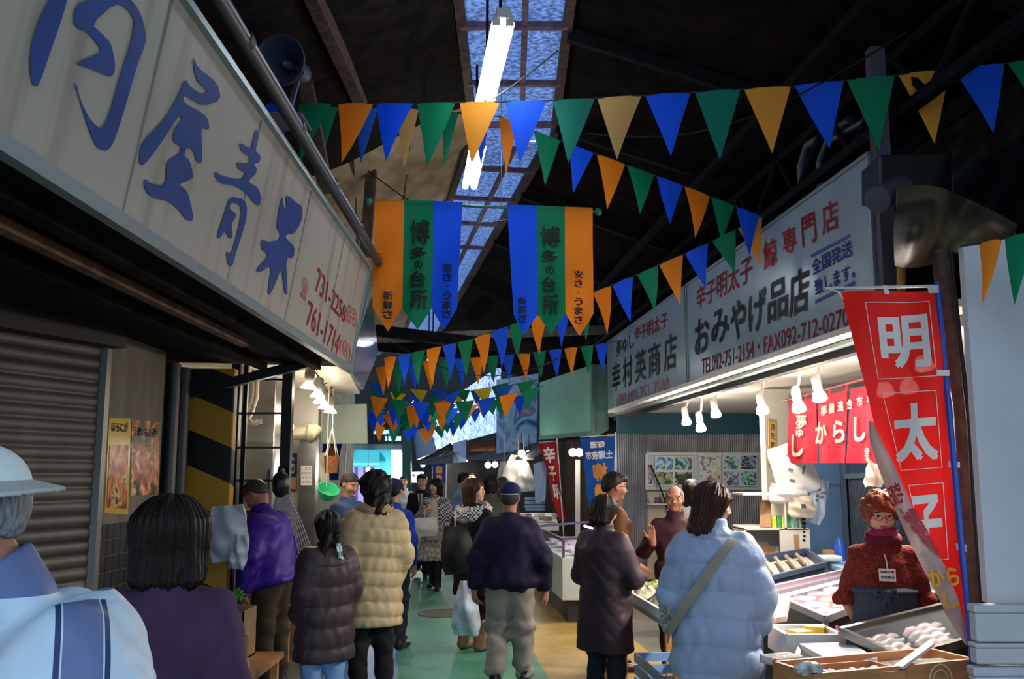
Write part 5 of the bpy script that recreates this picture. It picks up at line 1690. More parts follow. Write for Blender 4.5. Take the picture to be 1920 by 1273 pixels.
tag(MB().lathe([(0, 0), (.03, 0), (.03, .07), (.015, .09), (.015, .11), (0, .11)], (3.0, 8.3, .866), n=14).build('bottle', mat('clear bottle', 'c8d8de', .1, alpha=.6), None, True), 'small clear bottle on the blue plastic sheet', 'bottle')
tag(MB().lathe([(0, 0), (.05, 0), (.055, .14), (.02, .2), (0, .2)], (3.0, 8.72, .866), n=14).build('spray_bottle', mat('blue bottle', '2f5fc0', .3), None, True), 'dark blue bottle at the back of the rear work table', 'bottle')
# ---- far partition of the stall: opening with posters
def sp_(px, py, s=13.28):
    t, z = PS(px, py, s)
    return ST(s, t, z)
q = [sp_(1212, 918, 13.25), sp_(1442, 918, 13.25), sp_(1442, 851, 13.25), sp_(1212, 851, 13.25)]
struct(MB().slab(q, .01).build('wall_poster_strip', mat('bright board', 'cfd6d6', .5)))
mb = MB()
for i in (1, 2, 3):
    mb.bar(q[i] + Vector((0, -.02, 0)), q[(i + 1) % 4] + Vector((0, -.02, 0)), .03, .04)
struct(mb.build('trim_7', WHITEP))
struct(MB().slab([sp_(1214, 1086, 13.24), sp_(1300, 1086, 13.24), sp_(1300, 922, 13.24), sp_(1214, 922, 13.24)], .01).build('wall_panelling', mat('cream panelling', 'c3b697', .6, noise=(3, .08))))
def photo_board(label, x0, x1, y0, y1, cols, nx, ny, name='photo_board'):
    q = [sp_(x0, y1, 13.2), sp_(x1, y1, 13.2), sp_(x1, y0, 13.2), sp_(x0, y0, 13.2)]
    root = thing(name, label, 'poster', q[0])
    MB().slab(q, .012).build('backing', mat('poster white', 'e0e4e2', .4), root)
    f = quad_fn(*q)
    k = 0
    for i in range(nx):
        for j in range(ny):
            g = .05
            c = [f((i + u) / nx, (j + v) / ny) + Vector((0, -.004, 0)) for u, v in ((g, g * 1.5), (1 - g, g * 1.5), (1 - g, 1 - g * 1.5), (g, 1 - g * 1.5))]
            MB().add(c, [(0, 1, 2, 3)]).build('photo', blotch('photo %d %d' % (x0, k), cols[k % len(cols)], 9, x0 + k, .3, det=2), root)
            k += 1
    return root
photo_board('photo board of four blue and green fish pictures, left one in the opening', 1228, 1299, 855, 911, [['3a5c2e', '6a8a4a', 'c8c8b0', '4a3a2c'], ['1f5fa8', '4f9ad0', 'dff0f0', '2a7a4a'], ['c9c2ae', '5a6a4a', '2a3a28', 'e0d8c8'], ['2a8a9a', 'bfe8e8', '3a4a3a', '7ad0d0']], 2, 2)
photo_board('photo board of four blue fish pictures, right one in the opening', 1355, 1420, 852, 912, [['2a2f4a', '8a90b0', 'e8e8f0', '3a3f5a'], ['5fc0b8', 'd0f0ee', '3a6a68', 'a8e0dc'], ['3aa090', 'a8e8d8', '2a5a50', 'c0d8d0'], ['3a3f6a', 'c0c8e0', '22263a', '8088b0']], 2, 2)
photo_board('large crab and fish picture between the two photo boards', 1310, 1352, 851, 912, [['b8a86a', 'd8d0a8', 'e8f0f4', '8a9ab8', 'c86a3a']], 1, 1, 'poster')
photo_board('narrow dark blue poster at the right end of the opening', 1426, 1440, 852, 905, [['2a6a90', '4a98a8', '1f4a70']], 1, 1, 'poster')
photo_board('thin sliver of a reddish poster at the left end of the opening', 1214, 1224, 868, 911, [['7a2a30', 'c8b0a8', '3a5a7a']], 1, 1, 'poster')
for x0, lb in ((1311, 'left white calendar under the crab picture'), (1332, 'right white calendar under the crab picture')):
    q = [sp_(x0, 934, 13.2), sp_(x0 + 18, 934, 13.2), sp_(x0 + 18, 914, 13.2), sp_(x0, 914, 13.2)]
    root = thing('calendar', lb, 'calendar', q[0])
    MB().slab(q, .006).build('sheet', mat('paper', 'dcd9d0', .7), root)
    f = quad_fn(*q); mb = MB()
    for r_ in range(3):
        put_text(mb, '1 2 3 4 5', lambda u, v: f(.1 + .8 * u, .62 - .24 * r_ + .12 * v) + Vector((0, -.004, 0)))
    mb.build('lettering', mat('ink', '2a2624', .6), root)
sq_ = [sp_(1216, 945, 13.1), sp_(1262, 945, 13.1)]
tag(MB().bar(sq_[0], sq_[1], .2, .02).build('wall_shelf', SH), 'narrow white shelf below the photo boards', 'shelf')
for i, c in enumerate(('a8a4a0', '5a4a78', '8a6a4a', 'd8d8d8')):
    p_ = sq_[0].lerp(sq_[1], .15 + .22 * i)
    tag(MB().lathe([(0, 0), (.035, 0), (.045, .05), (.04, .08), (0, .085)], p_ + Vector((0, 0, .011)), n=12).build('cup', mat('cup ' + c, c, .4), None, True), ['grey', 'purple', 'brown', 'white'][i] + ' cup on the narrow shelf below the photo boards', 'cup')
tag(MB().tube([sp_(1220, 872, 13.1), sp_(1232, 900, 13.05), sp_(1244, 930, 13.05), sp_(1252, 958, 13.1)], .012, 6).build('cord', BLK, None, True), 'black cord hanging in front of the left photo board', 'cord')
# ------------------------------------------------------------------ overhead: lamps, bunting, banners
TUBE = mat('lit tube', 'f4faff', .3, emit=16, ecol='eaf4ff')
def fixture(label, a, b_, drop=.35, power=0):
    a, b_ = Vector(a), Vector(b_)
    root = thing('fluorescent_lamp', label, 'lamp', (a + b_) / 2, group=None)
    d = (b_ - a).normalized()
    sd_ = Vector((d.y, -d.x, 0))
    MB().bar(a - d * .05 + Vector((0, 0, .05)), b_ + d * .05 + Vector((0, 0, .05)), .09, .06).build('housing', WHITEMET, root)
    for k in (-1, 1):
        MB().tube([a + sd_ * k * .042, b_ + sd_ * k * .042], .03, 10).build('tube', TUBE, root, True)
        for e in (a, b_):
            MB().box(e + sd_ * k * .042 + Vector((0, 0, .015)), (.05, .04, .07)).build('tube_holder', WHITEMET, root)
    for e in (a + d * .15, b_ - d * .15):
        MB().tube([e + Vector((0, 0, .08)), e + Vector((0, 0, .08 + drop))], .012, 6).build('hanger', STEEL, root)
    return root
fixture('long lit twin tube fluorescent lamp hanging under the skylight, nearest one', (-.055, 5.43, 4.4), (-.20, 6.64, 4.4), .72)
fixture('second lit fluorescent lamp hanging behind the front bunting', (-.29, 7.62, 4.4), (-.41, 8.73, 4.4), .72)
fixture('third fluorescent lamp, beyond the striped hanging banners', (-.85, 11.6, 4.3), (-1.05, 12.8, 4.3), .82)
fixture('distant fluorescent lamp seen as a bright spot between the flags', (-1.35, 15.9, 3.62), (-1.55, 17.1, 3.62), 1.5)
fixture('farthest fluorescent lamp over the end of the street', (-2.2, 21.5, 3.3), (-2.4, 22.7, 3.3), 1.8)
FLAGC = {k: mat('flag ' + k, c, .7, trans=.45, bump=(70, .05)) for k, c in dict(blue='1e74ff', green='14a070', orange='ffa828', yellow='ffbe46', pale='e0bd78', teal='18987e', lemon='e6d434', lime='149a58', sky='2478e0').items()}
rng = random.Random(3)
def pennant(root, a, b_, h, col, tip=None, blow=0., name='pennant'):
    a, b_ = Vector(a), Vector(b_)
    tp = tip if tip is not None else (a + b_) / 2 + Vector((rng.uniform(-.03, .03), rng.uniform(-.03, .03), -h))
    n = (b_ - a).cross(Vector((0, 0, 1))).normalized()
    w = rng.uniform(-1, 1) * .025
    def fn(u, v):
        q = a.lerp(b_, u).lerp(tp, v)
        return q + n * (w * math.sin(v * 3.0) + .012 * math.sin(u * 3.1) * (1 - v) + blow * v * v)
    MB().grid(lambda u, v: fn(u, v * .995), 4, 8, th=.0008).build(name, FLAGC[col], root, True)
def bunting(label, pts, flags, h, group=None):
    """pts: cord points; flags: list of (start, end, colour, tip or None)"""
    root = thing('bunting_string', label, 'bunting', pts[0])
    MB().tube(pts, .005, 6).build('cord', mat('bunting cord', '2a2c30', .7), root, True)
    for a, b_, c, tp in flags:
        pennant(root, a, b_, h * rng.uniform(.96, 1.04), c, tp)
    return root
def along(ctrl, x):
    """cord height and distance at a column, from control columns (px, py, Y)"""
    for p0, p1 in zip(ctrl, ctrl[1:]):
        if x <= p1[0]:
            break
    f = (x - p0[0]) / (p1[0] - p0[0])
    return P(x, p0[1] + (p1[1] - p0[1]) * f, p0[2] + (p1[2] - p0[2]) * f)
def pxstring(label, ctrl, spans):
    pts = [P(*c) for c in ctrl]
    fl = []
    for x0, x1, c, tx, ty in spans:
        a, b_ = along(ctrl, x0), along(ctrl, x1)
        t = P(tx, ty, (a.y + b_.y) / 2 - .02)
        fl.append((a, b_, c, t))
    return bunting(label, pts, fl, .36)
C1 = [(440, 193, 6.6), (495, 195, 6.5), (780, 194, 6.2), (1060, 188, 5.95), (1480, 162, 5.6), (1920, 115, 5.3), (2060, 98, 5.2)]
pxstring('front string of large blue, green and orange pennants across the whole street', C1,
         [(497, 555, 'blue', 514, 303), (560, 622, 'green', 563, 304), (634, 700, 'orange', 640, 305), (706, 775, 'blue', 724, 303), (782, 854, 'green', 800, 313), (862, 938, 'yellow', 884, 308), (947, 1025, 'blue', 975, 306), (1037, 1115, 'teal', 1065, 305), (1120, 1203, 'pale', 1157, 299), (1210, 1295, 'blue', 1258, 293), (1303, 1388, 'teal', 1350, 299), (1395, 1483, 'yellow', 1448, 288), (1490, 1582, 'blue', 1556, 278), (1588, 1678, 'green', 1648, 282), (1684, 1780, 'yellow', 1752, 270), (1786, 1883, 'blue', 1862, 250), (1889, 1985, 'green', 1965, 238)])
C2 = [(560, 200, 7.2), (780, 205, 7.15), (935, 218, 7.1), (1001, 246, 7.1), (1119, 289, 7.15), (1280, 348, 7.3), (1432, 408, 7.5)]
pxstring('second string of pennants, slanting down to the large sign on the other side', C2,
         [(596, 634, 'green', 605, 299), (664, 708, 'sky', 676, 306), (742, 785, 'pale', 757, 317), (828, 860, 'green', 833, 314), (884, 918, 'blue', 902, 312), (935, 970, 'orange', 949, 326), (1001, 1050, 'green', 1022, 348), (1066, 1113, 'blue', 1074, 363), (1119, 1172, 'orange', 1138, 393), (1175, 1226, 'green', 1199, 402), (1231, 1281, 'blue', 1257, 420), (1283, 1331, 'orange', 1303, 446), (1333, 1377, 'green', 1352, 452), (1380, 1424, 'blue', 1406, 480)])
C3 = [(718, 670, 10.6), (744, 668, 10.4), (828, 649, 9.9), (885, 636, 9.6), (954, 611, 9.2), (1050, 578, 8.8), (1111, 550, 8.4), (1234, 498, 7.9), (1330, 455, 7.7), (1436, 402, 7.5)]
pxstring('third string of pennants, running from the large sign to the far canopy sheet', C3,
         [(1384, 1429, 'yellow', 1425, 497), (1335, 1379, 'green', 1378, 513), (1284, 1328, 'blue', 1324, 541), (1236, 1281, 'orange', 1276, 571), (1194, 1234, 'green', 1227, 584), (1148, 1188, 'blue', 1183, 604), (1112, 1146, 'orange', 1138, 626), (1078, 1108, 'green', 1098, 640), (1038, 1072, 'blue', 1052, 650), (995, 1030, 'orange', 1012, 665), (956, 990, 'green', 972, 672), (922, 953, 'blue', 940, 690), (889, 919, 'orange', 906, 700), (858, 887, 'green', 874, 708), (829, 856, 'blue', 844, 712), (800, 828, 'orange', 812, 722), (772, 798, 'green', 786, 724), (745, 770, 'blue', 758, 722), (720, 743, 'orange', 728, 728)])
C4 = [(700, 690, 12.2), (780, 678, 12), (900, 670, 11.8), (1030, 657, 11.3), (1130, 645, 10.9), (1160, 638, 10.7)]
cyc = ['blue', 'orange', 'green']
sp4 = []
x, k = 704., 1
while x < 1130:
    w = 25
    sp4.append((x, x + w, cyc[k % 3], x + w * .62, (along(C4, x) and 0) or 0))
    x += w + 4.5
    k += 1
sp4 = [(a, b_, c, tx, 690 - (a - 704) * .1 + 50) for a, b_, c, tx, _ in sp4]
pxstring('fourth string of smaller pennants at the near end of the mint green board', C4, sp4)
rows = [(13.2, 700, 742, 1010, 724, 'd'), (14.5, 696, 716, 1000, 712, 'l'), (15.5, 700, 728, 950, 716, 'l'), (16.5, 702, 745, 985, 738, 'd'), (17.2, 700, 758, 930, 748, 'd'), (18.1, 704, 772, 900, 762, 'd'), (19, 704, 786, 880, 774, 'd'), (19.9, 706, 796, 860, 786, 'd'), (14, 698, 752, 860, 728, 'd'), (15, 690, 772, 840, 742, 'd'), (18.6, 700, 764, 880, 752, 'd')]
names = ['fifth string of dark pennants, just in front of the lit fish mural', 'upper string of lemon, green and sky blue blown pennants deep in the street', 'lower string of lemon, green and sky blue blown pennants deep in the street', 'sixth string of dark pennants hanging behind the lemon flags', 'seventh string of pennants, far down the street', 'eighth string of pennants, small and far down the street', 'ninth string of pennants, near the end of the street', 'last string of tiny pennants, at the end of the street', 'short dark string sloping up behind the lemon flags', 'short dark string low over the second stall side', 'extra far string just above the tiny pennants']
for (Y, x0, y0, x1, y1, kind), lb in zip(rows, names):
    a, b_ = P(x0 - 8, y0, Y + .3), P(x1 + 8, y1, Y - .3)
    n = int((b_ - a).length / .32)
    pts = [a.lerp(b_, i / 12) + Vector((0, 0, -.16 * math.sin(math.pi * i / 12))) for i in range(13)]
    def at_(f):
        i = min(int(f * 12), 11)
        return pts[i].lerp(pts[i + 1], f * 12 - i)
    cols = cyc if kind == 'd' else ['lime', 'lemon', 'sky']
    fl = []
    for i in range(n):
        p0, p1 = at_((i + .06) / n), at_((i + .92) / n)
        mid = (p0 + p1) / 2
        hh = .36 if kind == 'd' else .26
        tp = mid + Vector((rng.uniform(-.08, .08), rng.uniform(-.1, .1), -hh * rng.uniform(.7, 1)))
        fl.append((p0, p1, cols[(i + int(Y)) % 3], tp))
    bunting(lb, pts, fl, .36)
C9 = [(1800, 462, 3.95), (1835, 457, 3.9), (1960, 430, 3.7), (2050, 405, 3.55)]
pxstring('short string of orange and green pennants against the white panel wall', C9, [(1836, 1880, 'orange', 1841, 571), (1884, 1950, 'green', 1903, 572), (1956, 2030, 'blue', 1990, 560)])
# ---- the two striped street banners on one pole
YBN = 7.45
pl_, pr_ = P(690, 378, YBN), P(1122, 397, YBN)
root = thing('banner_pole', 'thin green pole with round ends carrying the two striped street banners', 'pole', (pl_ + pr_) / 2)
GRN = mat('green pole', '1d6f55', .4)
MB().tube([pl_, pr_], .012, 10).build('rod', GRN, root, True)
for e in (pl_, pr_):
    MB().ball(e, .032, 10).build('finial', GRN, root, True)
for e in (P(880, 386, YBN), P(940, 389, YBN)):
    MB().tube([e, e + Vector((.0, 0, 1.15))], .003, 5).build('hanging_wire', mat('wire', '55585c', .4, .6), root)
INK = mat('banner ink', '121214', .6)
def street_banner(label, strips, texts):
    root = thing('street_banner', label, 'banner', P(strips[0][1], strips[0][2], YBN))
    fns = []
    for col, x0, y0, x1, y1, bx0, bx1, sy, tx, ty in strips:
        def fn(u, v, x0=x0, y0=y0, x1=x1, y1=y1, bx0=bx0, bx1=bx1, sy=sy, tx=tx, ty=ty):
            # v runs from the pole (0) to the point (1); the last fifth narrows to the tip
            k = min(v / .82, 1)
            l_, r_ = x0 + (bx0 - x0) * k, x1 + (bx1 - x1) * k
            yy = (y0 + (y1 - y0) * u) * (1 - k) + sy * k
            if v > .82:
                e = (v - .82) / .18
                l_, r_ = l_ + (tx - l_) * e, r_ + (tx - r_) * e
                yy = sy + (ty - sy) * e
            px = l_ + (r_ - l_) * u
            q = P(px, yy, YBN - .014)
            q.y += .018 * math.sin(px * .09 + v * 5) * v + .01 * math.sin(v * 11 + px * .05)
            return q
        MB().grid(lambda u, v, fn=fn: fn(u, v * .999), 10, 33, th=.001).build(col + '_strip', FLAGC[{'yellow': 'orange'}.get(col, col)], root, True)
        MB().tube([P(x0, y0, YBN), P(x1, y1, YBN)], .017, 8).build('sleeve', FLAGC[{'yellow': 'orange'}.get(col, col)], root, True)
    for ch, x0, y0, x1, y1, bo in texts:
        mb = MB()
        def tf(u, v):
            q = P(x0 + (x1 - x0) * u, y1 + (y0 - y1) * v, YBN - .05)
            px, k = x0 + (x1 - x0) * u, (y1 + (y0 - y1) * v - 380) / 240
            q.y += .018 * math.sin(px * .09 + k * 5) * k
            return q
        put_text(mb, ch, tf, bold=bo)
        mb.build('character', INK, root)
def column(s, x0, x1, y0, y1, bo):
    n = len(s)
    h = (y1 - y0) / n
    return [(ch, x0 if ch != '・' else (x0 + x1) / 2 - 1.5, y0 + h * i + (1 if ch != '・' else h / 2 - 1.5), x1 if ch != '・' else (x0 + x1) / 2 + 1.5, y0 + h * (i + 1) - (1 if ch != '・' else h / 2 - 1.5), bo) for i, ch in enumerate(s)]
street_banner('striped street banner with its yellow strip on the outer side, next to the white sign',
    [('yellow', 703, 378, 758, 379, 699, 754, 578, 727, 621), ('green', 758, 379, 814, 380, 754, 809, 578, 783, 618), ('blue', 814, 380, 867, 382, 809, 857, 578, 833, 619)],
    [('博', 769, 412, 806, 458, .018), ('多', 768, 463, 800, 484, .03), ('の', 777, 489, 793, 503, .04), ('台', 769, 508, 798, 539, .04), ('所', 770, 543, 801, 580, .03)] + column('新鮮さ', 718, 736, 545, 598, .03) + column('安さ・うまさ', 829, 847, 493, 598, .03))
street_banner('striped street banner with its blue strip on the inner side, next to the slanting pennants',
    [('blue', 951, 387, 1006, 389, 963, 1008, 590, 982, 629), ('green', 1006, 389, 1059, 391, 1008, 1060, 588, 1033, 628), ('yellow', 1059, 391, 1111, 393, 1060, 1113, 588, 1087, 629)],
    [('博', 1012, 424, 1051, 464, .018), ('多', 1014, 469, 1046, 493, .03), ('の', 1023, 499, 1040, 513, .04), ('台', 1016, 519, 1042, 548, .04), ('所', 1017, 552, 1047, 590, .03)] + column('新鮮さ', 971, 988, 556, 606, .03) + column('安さ・うまさ', 1077, 1093, 506, 607, .03))
# sagging wires under the roof
for a, b_, sg, lb in (((815, 222, 8), (1045, 95, 5.4), .1, 'long thin black wire crossing below the skylight'), ((690, 320, 8.6), (1030, 390, 8), .3, 'thin sagging wire behind the second lamp'), ((730, 640, 12), (1140, 620, 11), .5, 'sagging cable over the far flags'), ((1100, 250, 7), (1700, 60, 5), .25, 'thin wire under the dark right hand roof slope')):
    a, b_ = P(*a), P(*b_)
    tag(MB().tube([a.lerp(b_, i / 10) - Vector((0, 0, sg * math.sin(math.pi * i / 10))) for i in range(11)], .006, 6).build('overhead_wire', BLK, None, True), lb, 'wire')
# ------------------------------------------------------------------ farther down the street
# mint green board and its soffit
q = [P(1012, 822, 15.9), P(1112, 813, 14.0), P(1112, 683, 14.0), P(1012, 717, 15.9)]
root = thing('shop_board', 'plain mint green board hung above the blue banner', 'board', q[0])
MB().slab(q, .02).build('panel', mat('mint green panel', '6fb39a', .5, noise=(2, .06)), root)
mb = MB()
for i in (0, 1):
    mb.bar(q[i], q[i + 1], .05, .05)
mb.build('edge_strip', mat('dark mint', '3f6a5e', .5), root)
a, b_ = P(1112, 684, 14.0), P(1141, 640, 13.98)
struct(MB().slab([P(1112, 822, 14.0), ST(13.95, 2.73, 2.3), ST(13.95, 2.73, 3.3), P(1112, 684, 14.0)], .08).build('wall_between_boards', mat('pale green wall', '6f8f84', .6, noise=(3, .1))))
struct(MB().slab([P(1060, 1000, 14.6), P(1102, 1000, 14.2), P(1102, 822, 14.2), P(1060, 826, 14.6)], .1).build('wall_brown_post', mat('dark brown wood', '3c2a20', .6, noise=(6, .3), stretch=(6, 6, .5))))
tag(MB().bar(P(1083, 1092, 14.1), P(1083, 862, 14.1), .07, .05).build('white_post', WHITEP), 'white painted upright between the brown wall and the blue banner', 'post')
struct(MB().box((1.9, 14.6, 1.3), (1.4, .08, 2.6)).build('wall_far_right', DARKW))
# banners seen from behind
def nobori(label, q, colm, texts, pole=True, flip=True, twist=0.):
    q = [P(*v) for v in q]        # lower left, lower right, upper right, upper left
    root = thing('banner_flag', label, 'banner', q[1])
    f0 = quad_fn(*q)
    n = (q[1] - q[0]).cross(q[3] - q[0]).normalized()
    f = lambda u, v: f0(u, v) + n * (.02 * math.sin(u * 5 + v * 7 + twist))
    MB().grid(f, 10, 20, th=.0015).build('cloth', colm, root, True)
    for s, u0, v0, u1, v1, m in texts:
        mb = MB()
        put_text(mb, s, lambda u, v: f(u0 + (u1 - u0) * u, v0 + (v1 - v0) * v) + n * .006, bold=.04, sub=3, flip=flip)
        mb.build('lettering', m, root)
    if pole:
        MB().tube([Vector((q[1].x + .02, q[1].y + .02, 0)), q[2] + Vector((.02, .02, .06))], .012, 8).build('pole', mat('white rod', 'dcdcd8', .4), root, True)
        MB().tube([q[2] + Vector((.02, .02, .02)), q[3] + Vector((0, .02, .02))], .008, 6).build('cross_rod', mat('white rod', 'dcdcd8', .4), root, True)
    return root
BLF = mat('blue banner cloth', '1c6ac0', .6, trans=.35, noise=(1.5, .25))
BLF2 = mat('deep blue banner cloth', '1a3a9a', .6, trans=.3)
WPR = mat('white banner print', 'ece8e0', .6)
OPR = mat('orange banner print', 'e59a3c', .6)
nobori('bright blue banner with mirrored orange characters beside the corrugated wall', [(1106, 962, 12.9), (1150, 962, 12.7), (1152, 818, 12.7), (1088, 822, 12.9)], BLF,
       [('毎週', .3, .86, .72, .95, WPR), ('土曜夜市', .1, .71, .95, .82, WPR), ('柳', .28, .42, .82, .66, OPR), ('橋', .28, .14, .82, .38, OPR)])
nobori('dark blue banner with white characters behind the hanging lamps', [(604, 900, 12.4), (632, 900, 12.2), (650, 784, 12.2), (604, 786, 12.4)], BLF2,
       [('毎週', .2, .82, .8, .94, WPR), ('土曜夜市', .06, .66, .95, .79, WPR), ('柳', .25, .30, .8, .58, OPR)])
nobori('small blue banner with orange characters far down the middle of the street', [(812, 905, 21), (834, 905, 21), (836, 866, 21), (810, 866, 21)], BLF2, [('柳', .25, .4, .8, .8, OPR), ('橋', .25, .02, .8, .38, OPR)])
# twisted red banner
q4 = [(1050, 975), (1058, 975), (1042, 830), (1010, 832)]
nobori('narrow twisted red banner with white characters in front of the far fish stall', [(1048, 975, 14.6), (1060, 975, 14.5), (1042, 829, 14.5), (1010, 832, 14.7)], mat('deep red banner', 'c0242a', .6, trans=.3),
       [('辛', .2, .74, .85, .95, WPR), ('子', .2, .5, .8, .7, WPR), ('明', .2, .26, .8, .46, WPR)], flip=False)
# fish mural poster, lit mural sign and plain panels
q = [P(931, 850, 16.6), P(1006, 843, 16.2), P(1010, 700, 16.2), P(931, 712, 16.6)]
root = thing('mural_poster', 'tall hanging mural of colourful fish left of the mint green board', 'poster', q[0])
MB().slab(q, .02).build('sheet', blotch('fish mural', ['2f56a0', '5f92cc', '86b2dc', '9ac0e4', '4a7ab8', 'b88a84'], 2.6, 5, .4, det=5), root)
q = [P(849, 832, 22.5), P(929, 810, 20.8), P(931, 690, 20.8), P(838, 752, 22.5)]
root = thing('lit_mural_sign', 'brightly lit blue white fish mural sign over the far stalls', 'sign', q[0])
lm = blotch('lit mural', ['3f68b4', '8ab4e8', 'd8ecfa', '5f8ad0', 'c8e0f8', '4a6ab0'], 4.5, 8, .3, stretch=(2, 2, .6), det=3)
n_, l_, b_ = nodes_of(lm)
l_.new([x for x in n_ if x.type == 'VALTORGB'][0].outputs[0], b_.inputs['Emission Color']); b_.inputs['Emission Strength'].default_value = .75
MB().slab(q, .12).build('light_box', lm, root)
q = [P(818, 843, 23.2), P(848, 833, 22.55), P(837, 754, 22.55), P(804, 792, 23.2)]
root = thing('lit_mural_sign', 'smaller lit fish mural panel at the far end of the bright one', 'sign', q[0])
MB().slab(q, .12).build('light_box', lm, root)
q = [P(781, 862, 24), P(817, 846, 23.4), P(803, 800, 23.4), P(773, 808, 24)]
tag(MB().slab(q, .1).build('blank_panel', mat('grey blue panel', '6a7a9a', .5)), 'plain grey blue panel hanging left of the lit murals', 'panel')
q = [P(851, 868, 18.6), P(874, 866, 18.4), P(873, 824, 18.4), P(849, 831, 18.6)]
tag(MB().slab(q, .04).build('hanging_board', mat('pale blue board', '9db2d8', .5)), 'small pale blue board hanging under the lit mural sign', 'board')
root = thing('awning_frame', 'black open awning frame under the lit mural panels', 'frame', P(800, 870, 20))
for a, b_ in (((786, 868, 20.5), (850, 850, 18.5)), ((786, 868, 20.5), (846, 832, 20.5)), ((800, 864, 20.2), (852, 834, 20)), ((826, 858, 19.5), (856, 836, 19.5))):
    MB().bar(P(*a), P(*b_), .05).build('bar', BLK, root)
MB().slab([P(786, 872, 20.5), P(850, 868, 18.5), P(850, 852, 18.5), P(786, 868, 20.5)], .05).build('valance', BLK, root)
# end of the street: turquoise shop, bright doorway, balcony, green post
TQ = mat('turquoise paint', '38c8d8', .5)
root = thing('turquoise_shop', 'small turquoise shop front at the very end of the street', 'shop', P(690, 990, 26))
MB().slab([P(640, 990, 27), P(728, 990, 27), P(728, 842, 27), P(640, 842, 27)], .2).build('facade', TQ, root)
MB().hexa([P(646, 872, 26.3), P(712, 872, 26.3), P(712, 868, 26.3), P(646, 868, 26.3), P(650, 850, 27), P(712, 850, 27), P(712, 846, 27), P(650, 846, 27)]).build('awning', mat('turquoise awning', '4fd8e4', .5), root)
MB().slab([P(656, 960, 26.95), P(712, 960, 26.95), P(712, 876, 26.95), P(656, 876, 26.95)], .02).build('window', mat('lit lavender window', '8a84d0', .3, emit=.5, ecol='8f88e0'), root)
for px in (668, 684, 698):
    MB().bar(P(px, 960, 26.9), P(px, 876, 26.9), .08, .05).build('window_bar', mat('violet bar', '5a4a94', .5), root)
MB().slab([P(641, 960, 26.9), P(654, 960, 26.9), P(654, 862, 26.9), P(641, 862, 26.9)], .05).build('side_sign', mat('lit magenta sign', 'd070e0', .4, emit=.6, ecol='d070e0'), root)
root = thing('daylight_doorway', 'bright doorway beside the turquoise shop, daylight as a glowing panel', 'doorway', P(745, 990, 27))
MB().slab([P(731, 990, 26.8), P(758, 990, 26.8), P(758, 842, 26.8), P(731, 842, 26.8)], .05).build('daylight_panel', mat('daylight white panel', 'e4f6ff', .4, emit=1.6, ecol='d8f2ff'), root)  # daylight past the end of the arcade, put in as a glowing panel
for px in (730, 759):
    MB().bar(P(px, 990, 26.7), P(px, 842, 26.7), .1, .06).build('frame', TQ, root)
root = thing('balcony', 'dark balcony with upright bars above the turquoise shop', 'balcony', P(705, 830, 25.5))
MB().bar(P(655, 838, 25.5), P(760, 838, 25.5), .15, .15).build('ledge', mat('teal steel', '1f3a42', .5), root)
MB().slab([P(655, 836, 26.2), P(760, 836, 26.2), P(760, 790, 26.2), P(655, 790, 26.2)], .05).build('back_wall', mat('far dark wall', '151a20', .9), root)
for px in (660, 755):
    MB().bar(P(px, 838, 25.5), P(px, 846, 27), .08).build('bracket', BLK, root)
for i in range(8):
    MB().bar(P(662 + 13 * i, 836, 25.5), P(662 + 13 * i, 812, 25.5), .03).build('bar', BLK, root)
for x0, x1, y0, y1 in ((700, 737, 806, 814), (722, 752, 818, 826)):
    MB().slab([P(x0, y1, 26.1), P(x1, y1, 26.1), P(x1, y0, 26.1), P(x0, y0, 26.1)], .03).build('lit_window', mat('cyan sky strip', '9adcf4', .3, emit=1.3, ecol='9adcf4'), root)  # bright sky past the balcony, put in as glowing strips
tag(MB().bar(P(763, 1008, 24), P(763, 785, 24), .22, .2).build('green_post', mat('dark green steel', '14483c', .4)), 'tall dark green steel post beside the bright doorway', 'post')
struct(MB().box((0.4, 24.8, 1.3), (5.0, .1, 2.6)).build('wall_far_stalls', mat('far stall wall', '46443f', .8, noise=(2, .4))))
# hanging sheet notices, shelves of grey goods
q = [P(766, 905, 24.7), P(796, 905, 24.7), P(794, 885, 24.7), P(764, 885, 24.7)]
root = thing('notice', 'white notice sheet far down the middle of the street', 'notice', q[0])
MB().slab(q, .01).build('sheet', mat('paper', 'dcd9d0', .7), root)
f = quad_fn(*q); mb = MB(); put_text(mb, 'お知らせ', lambda u, v: f(.1 + .8 * u, .55 + .3 * v) + Vector((0, -.01, 0)), bold=.02)
mb.build('lettering', mat('ink', '2a2624', .6), root)
tag(MB().slab([P(882, 846, 18.9), P(936, 845, 18.9), P(936, 826, 18.9), P(882, 828, 18.9)], .1).build('wooden_box', mat('brown wood', '7a4a24', .6, noise=(6, .2))), 'brown wooden box under the bright mural sign', 'box')
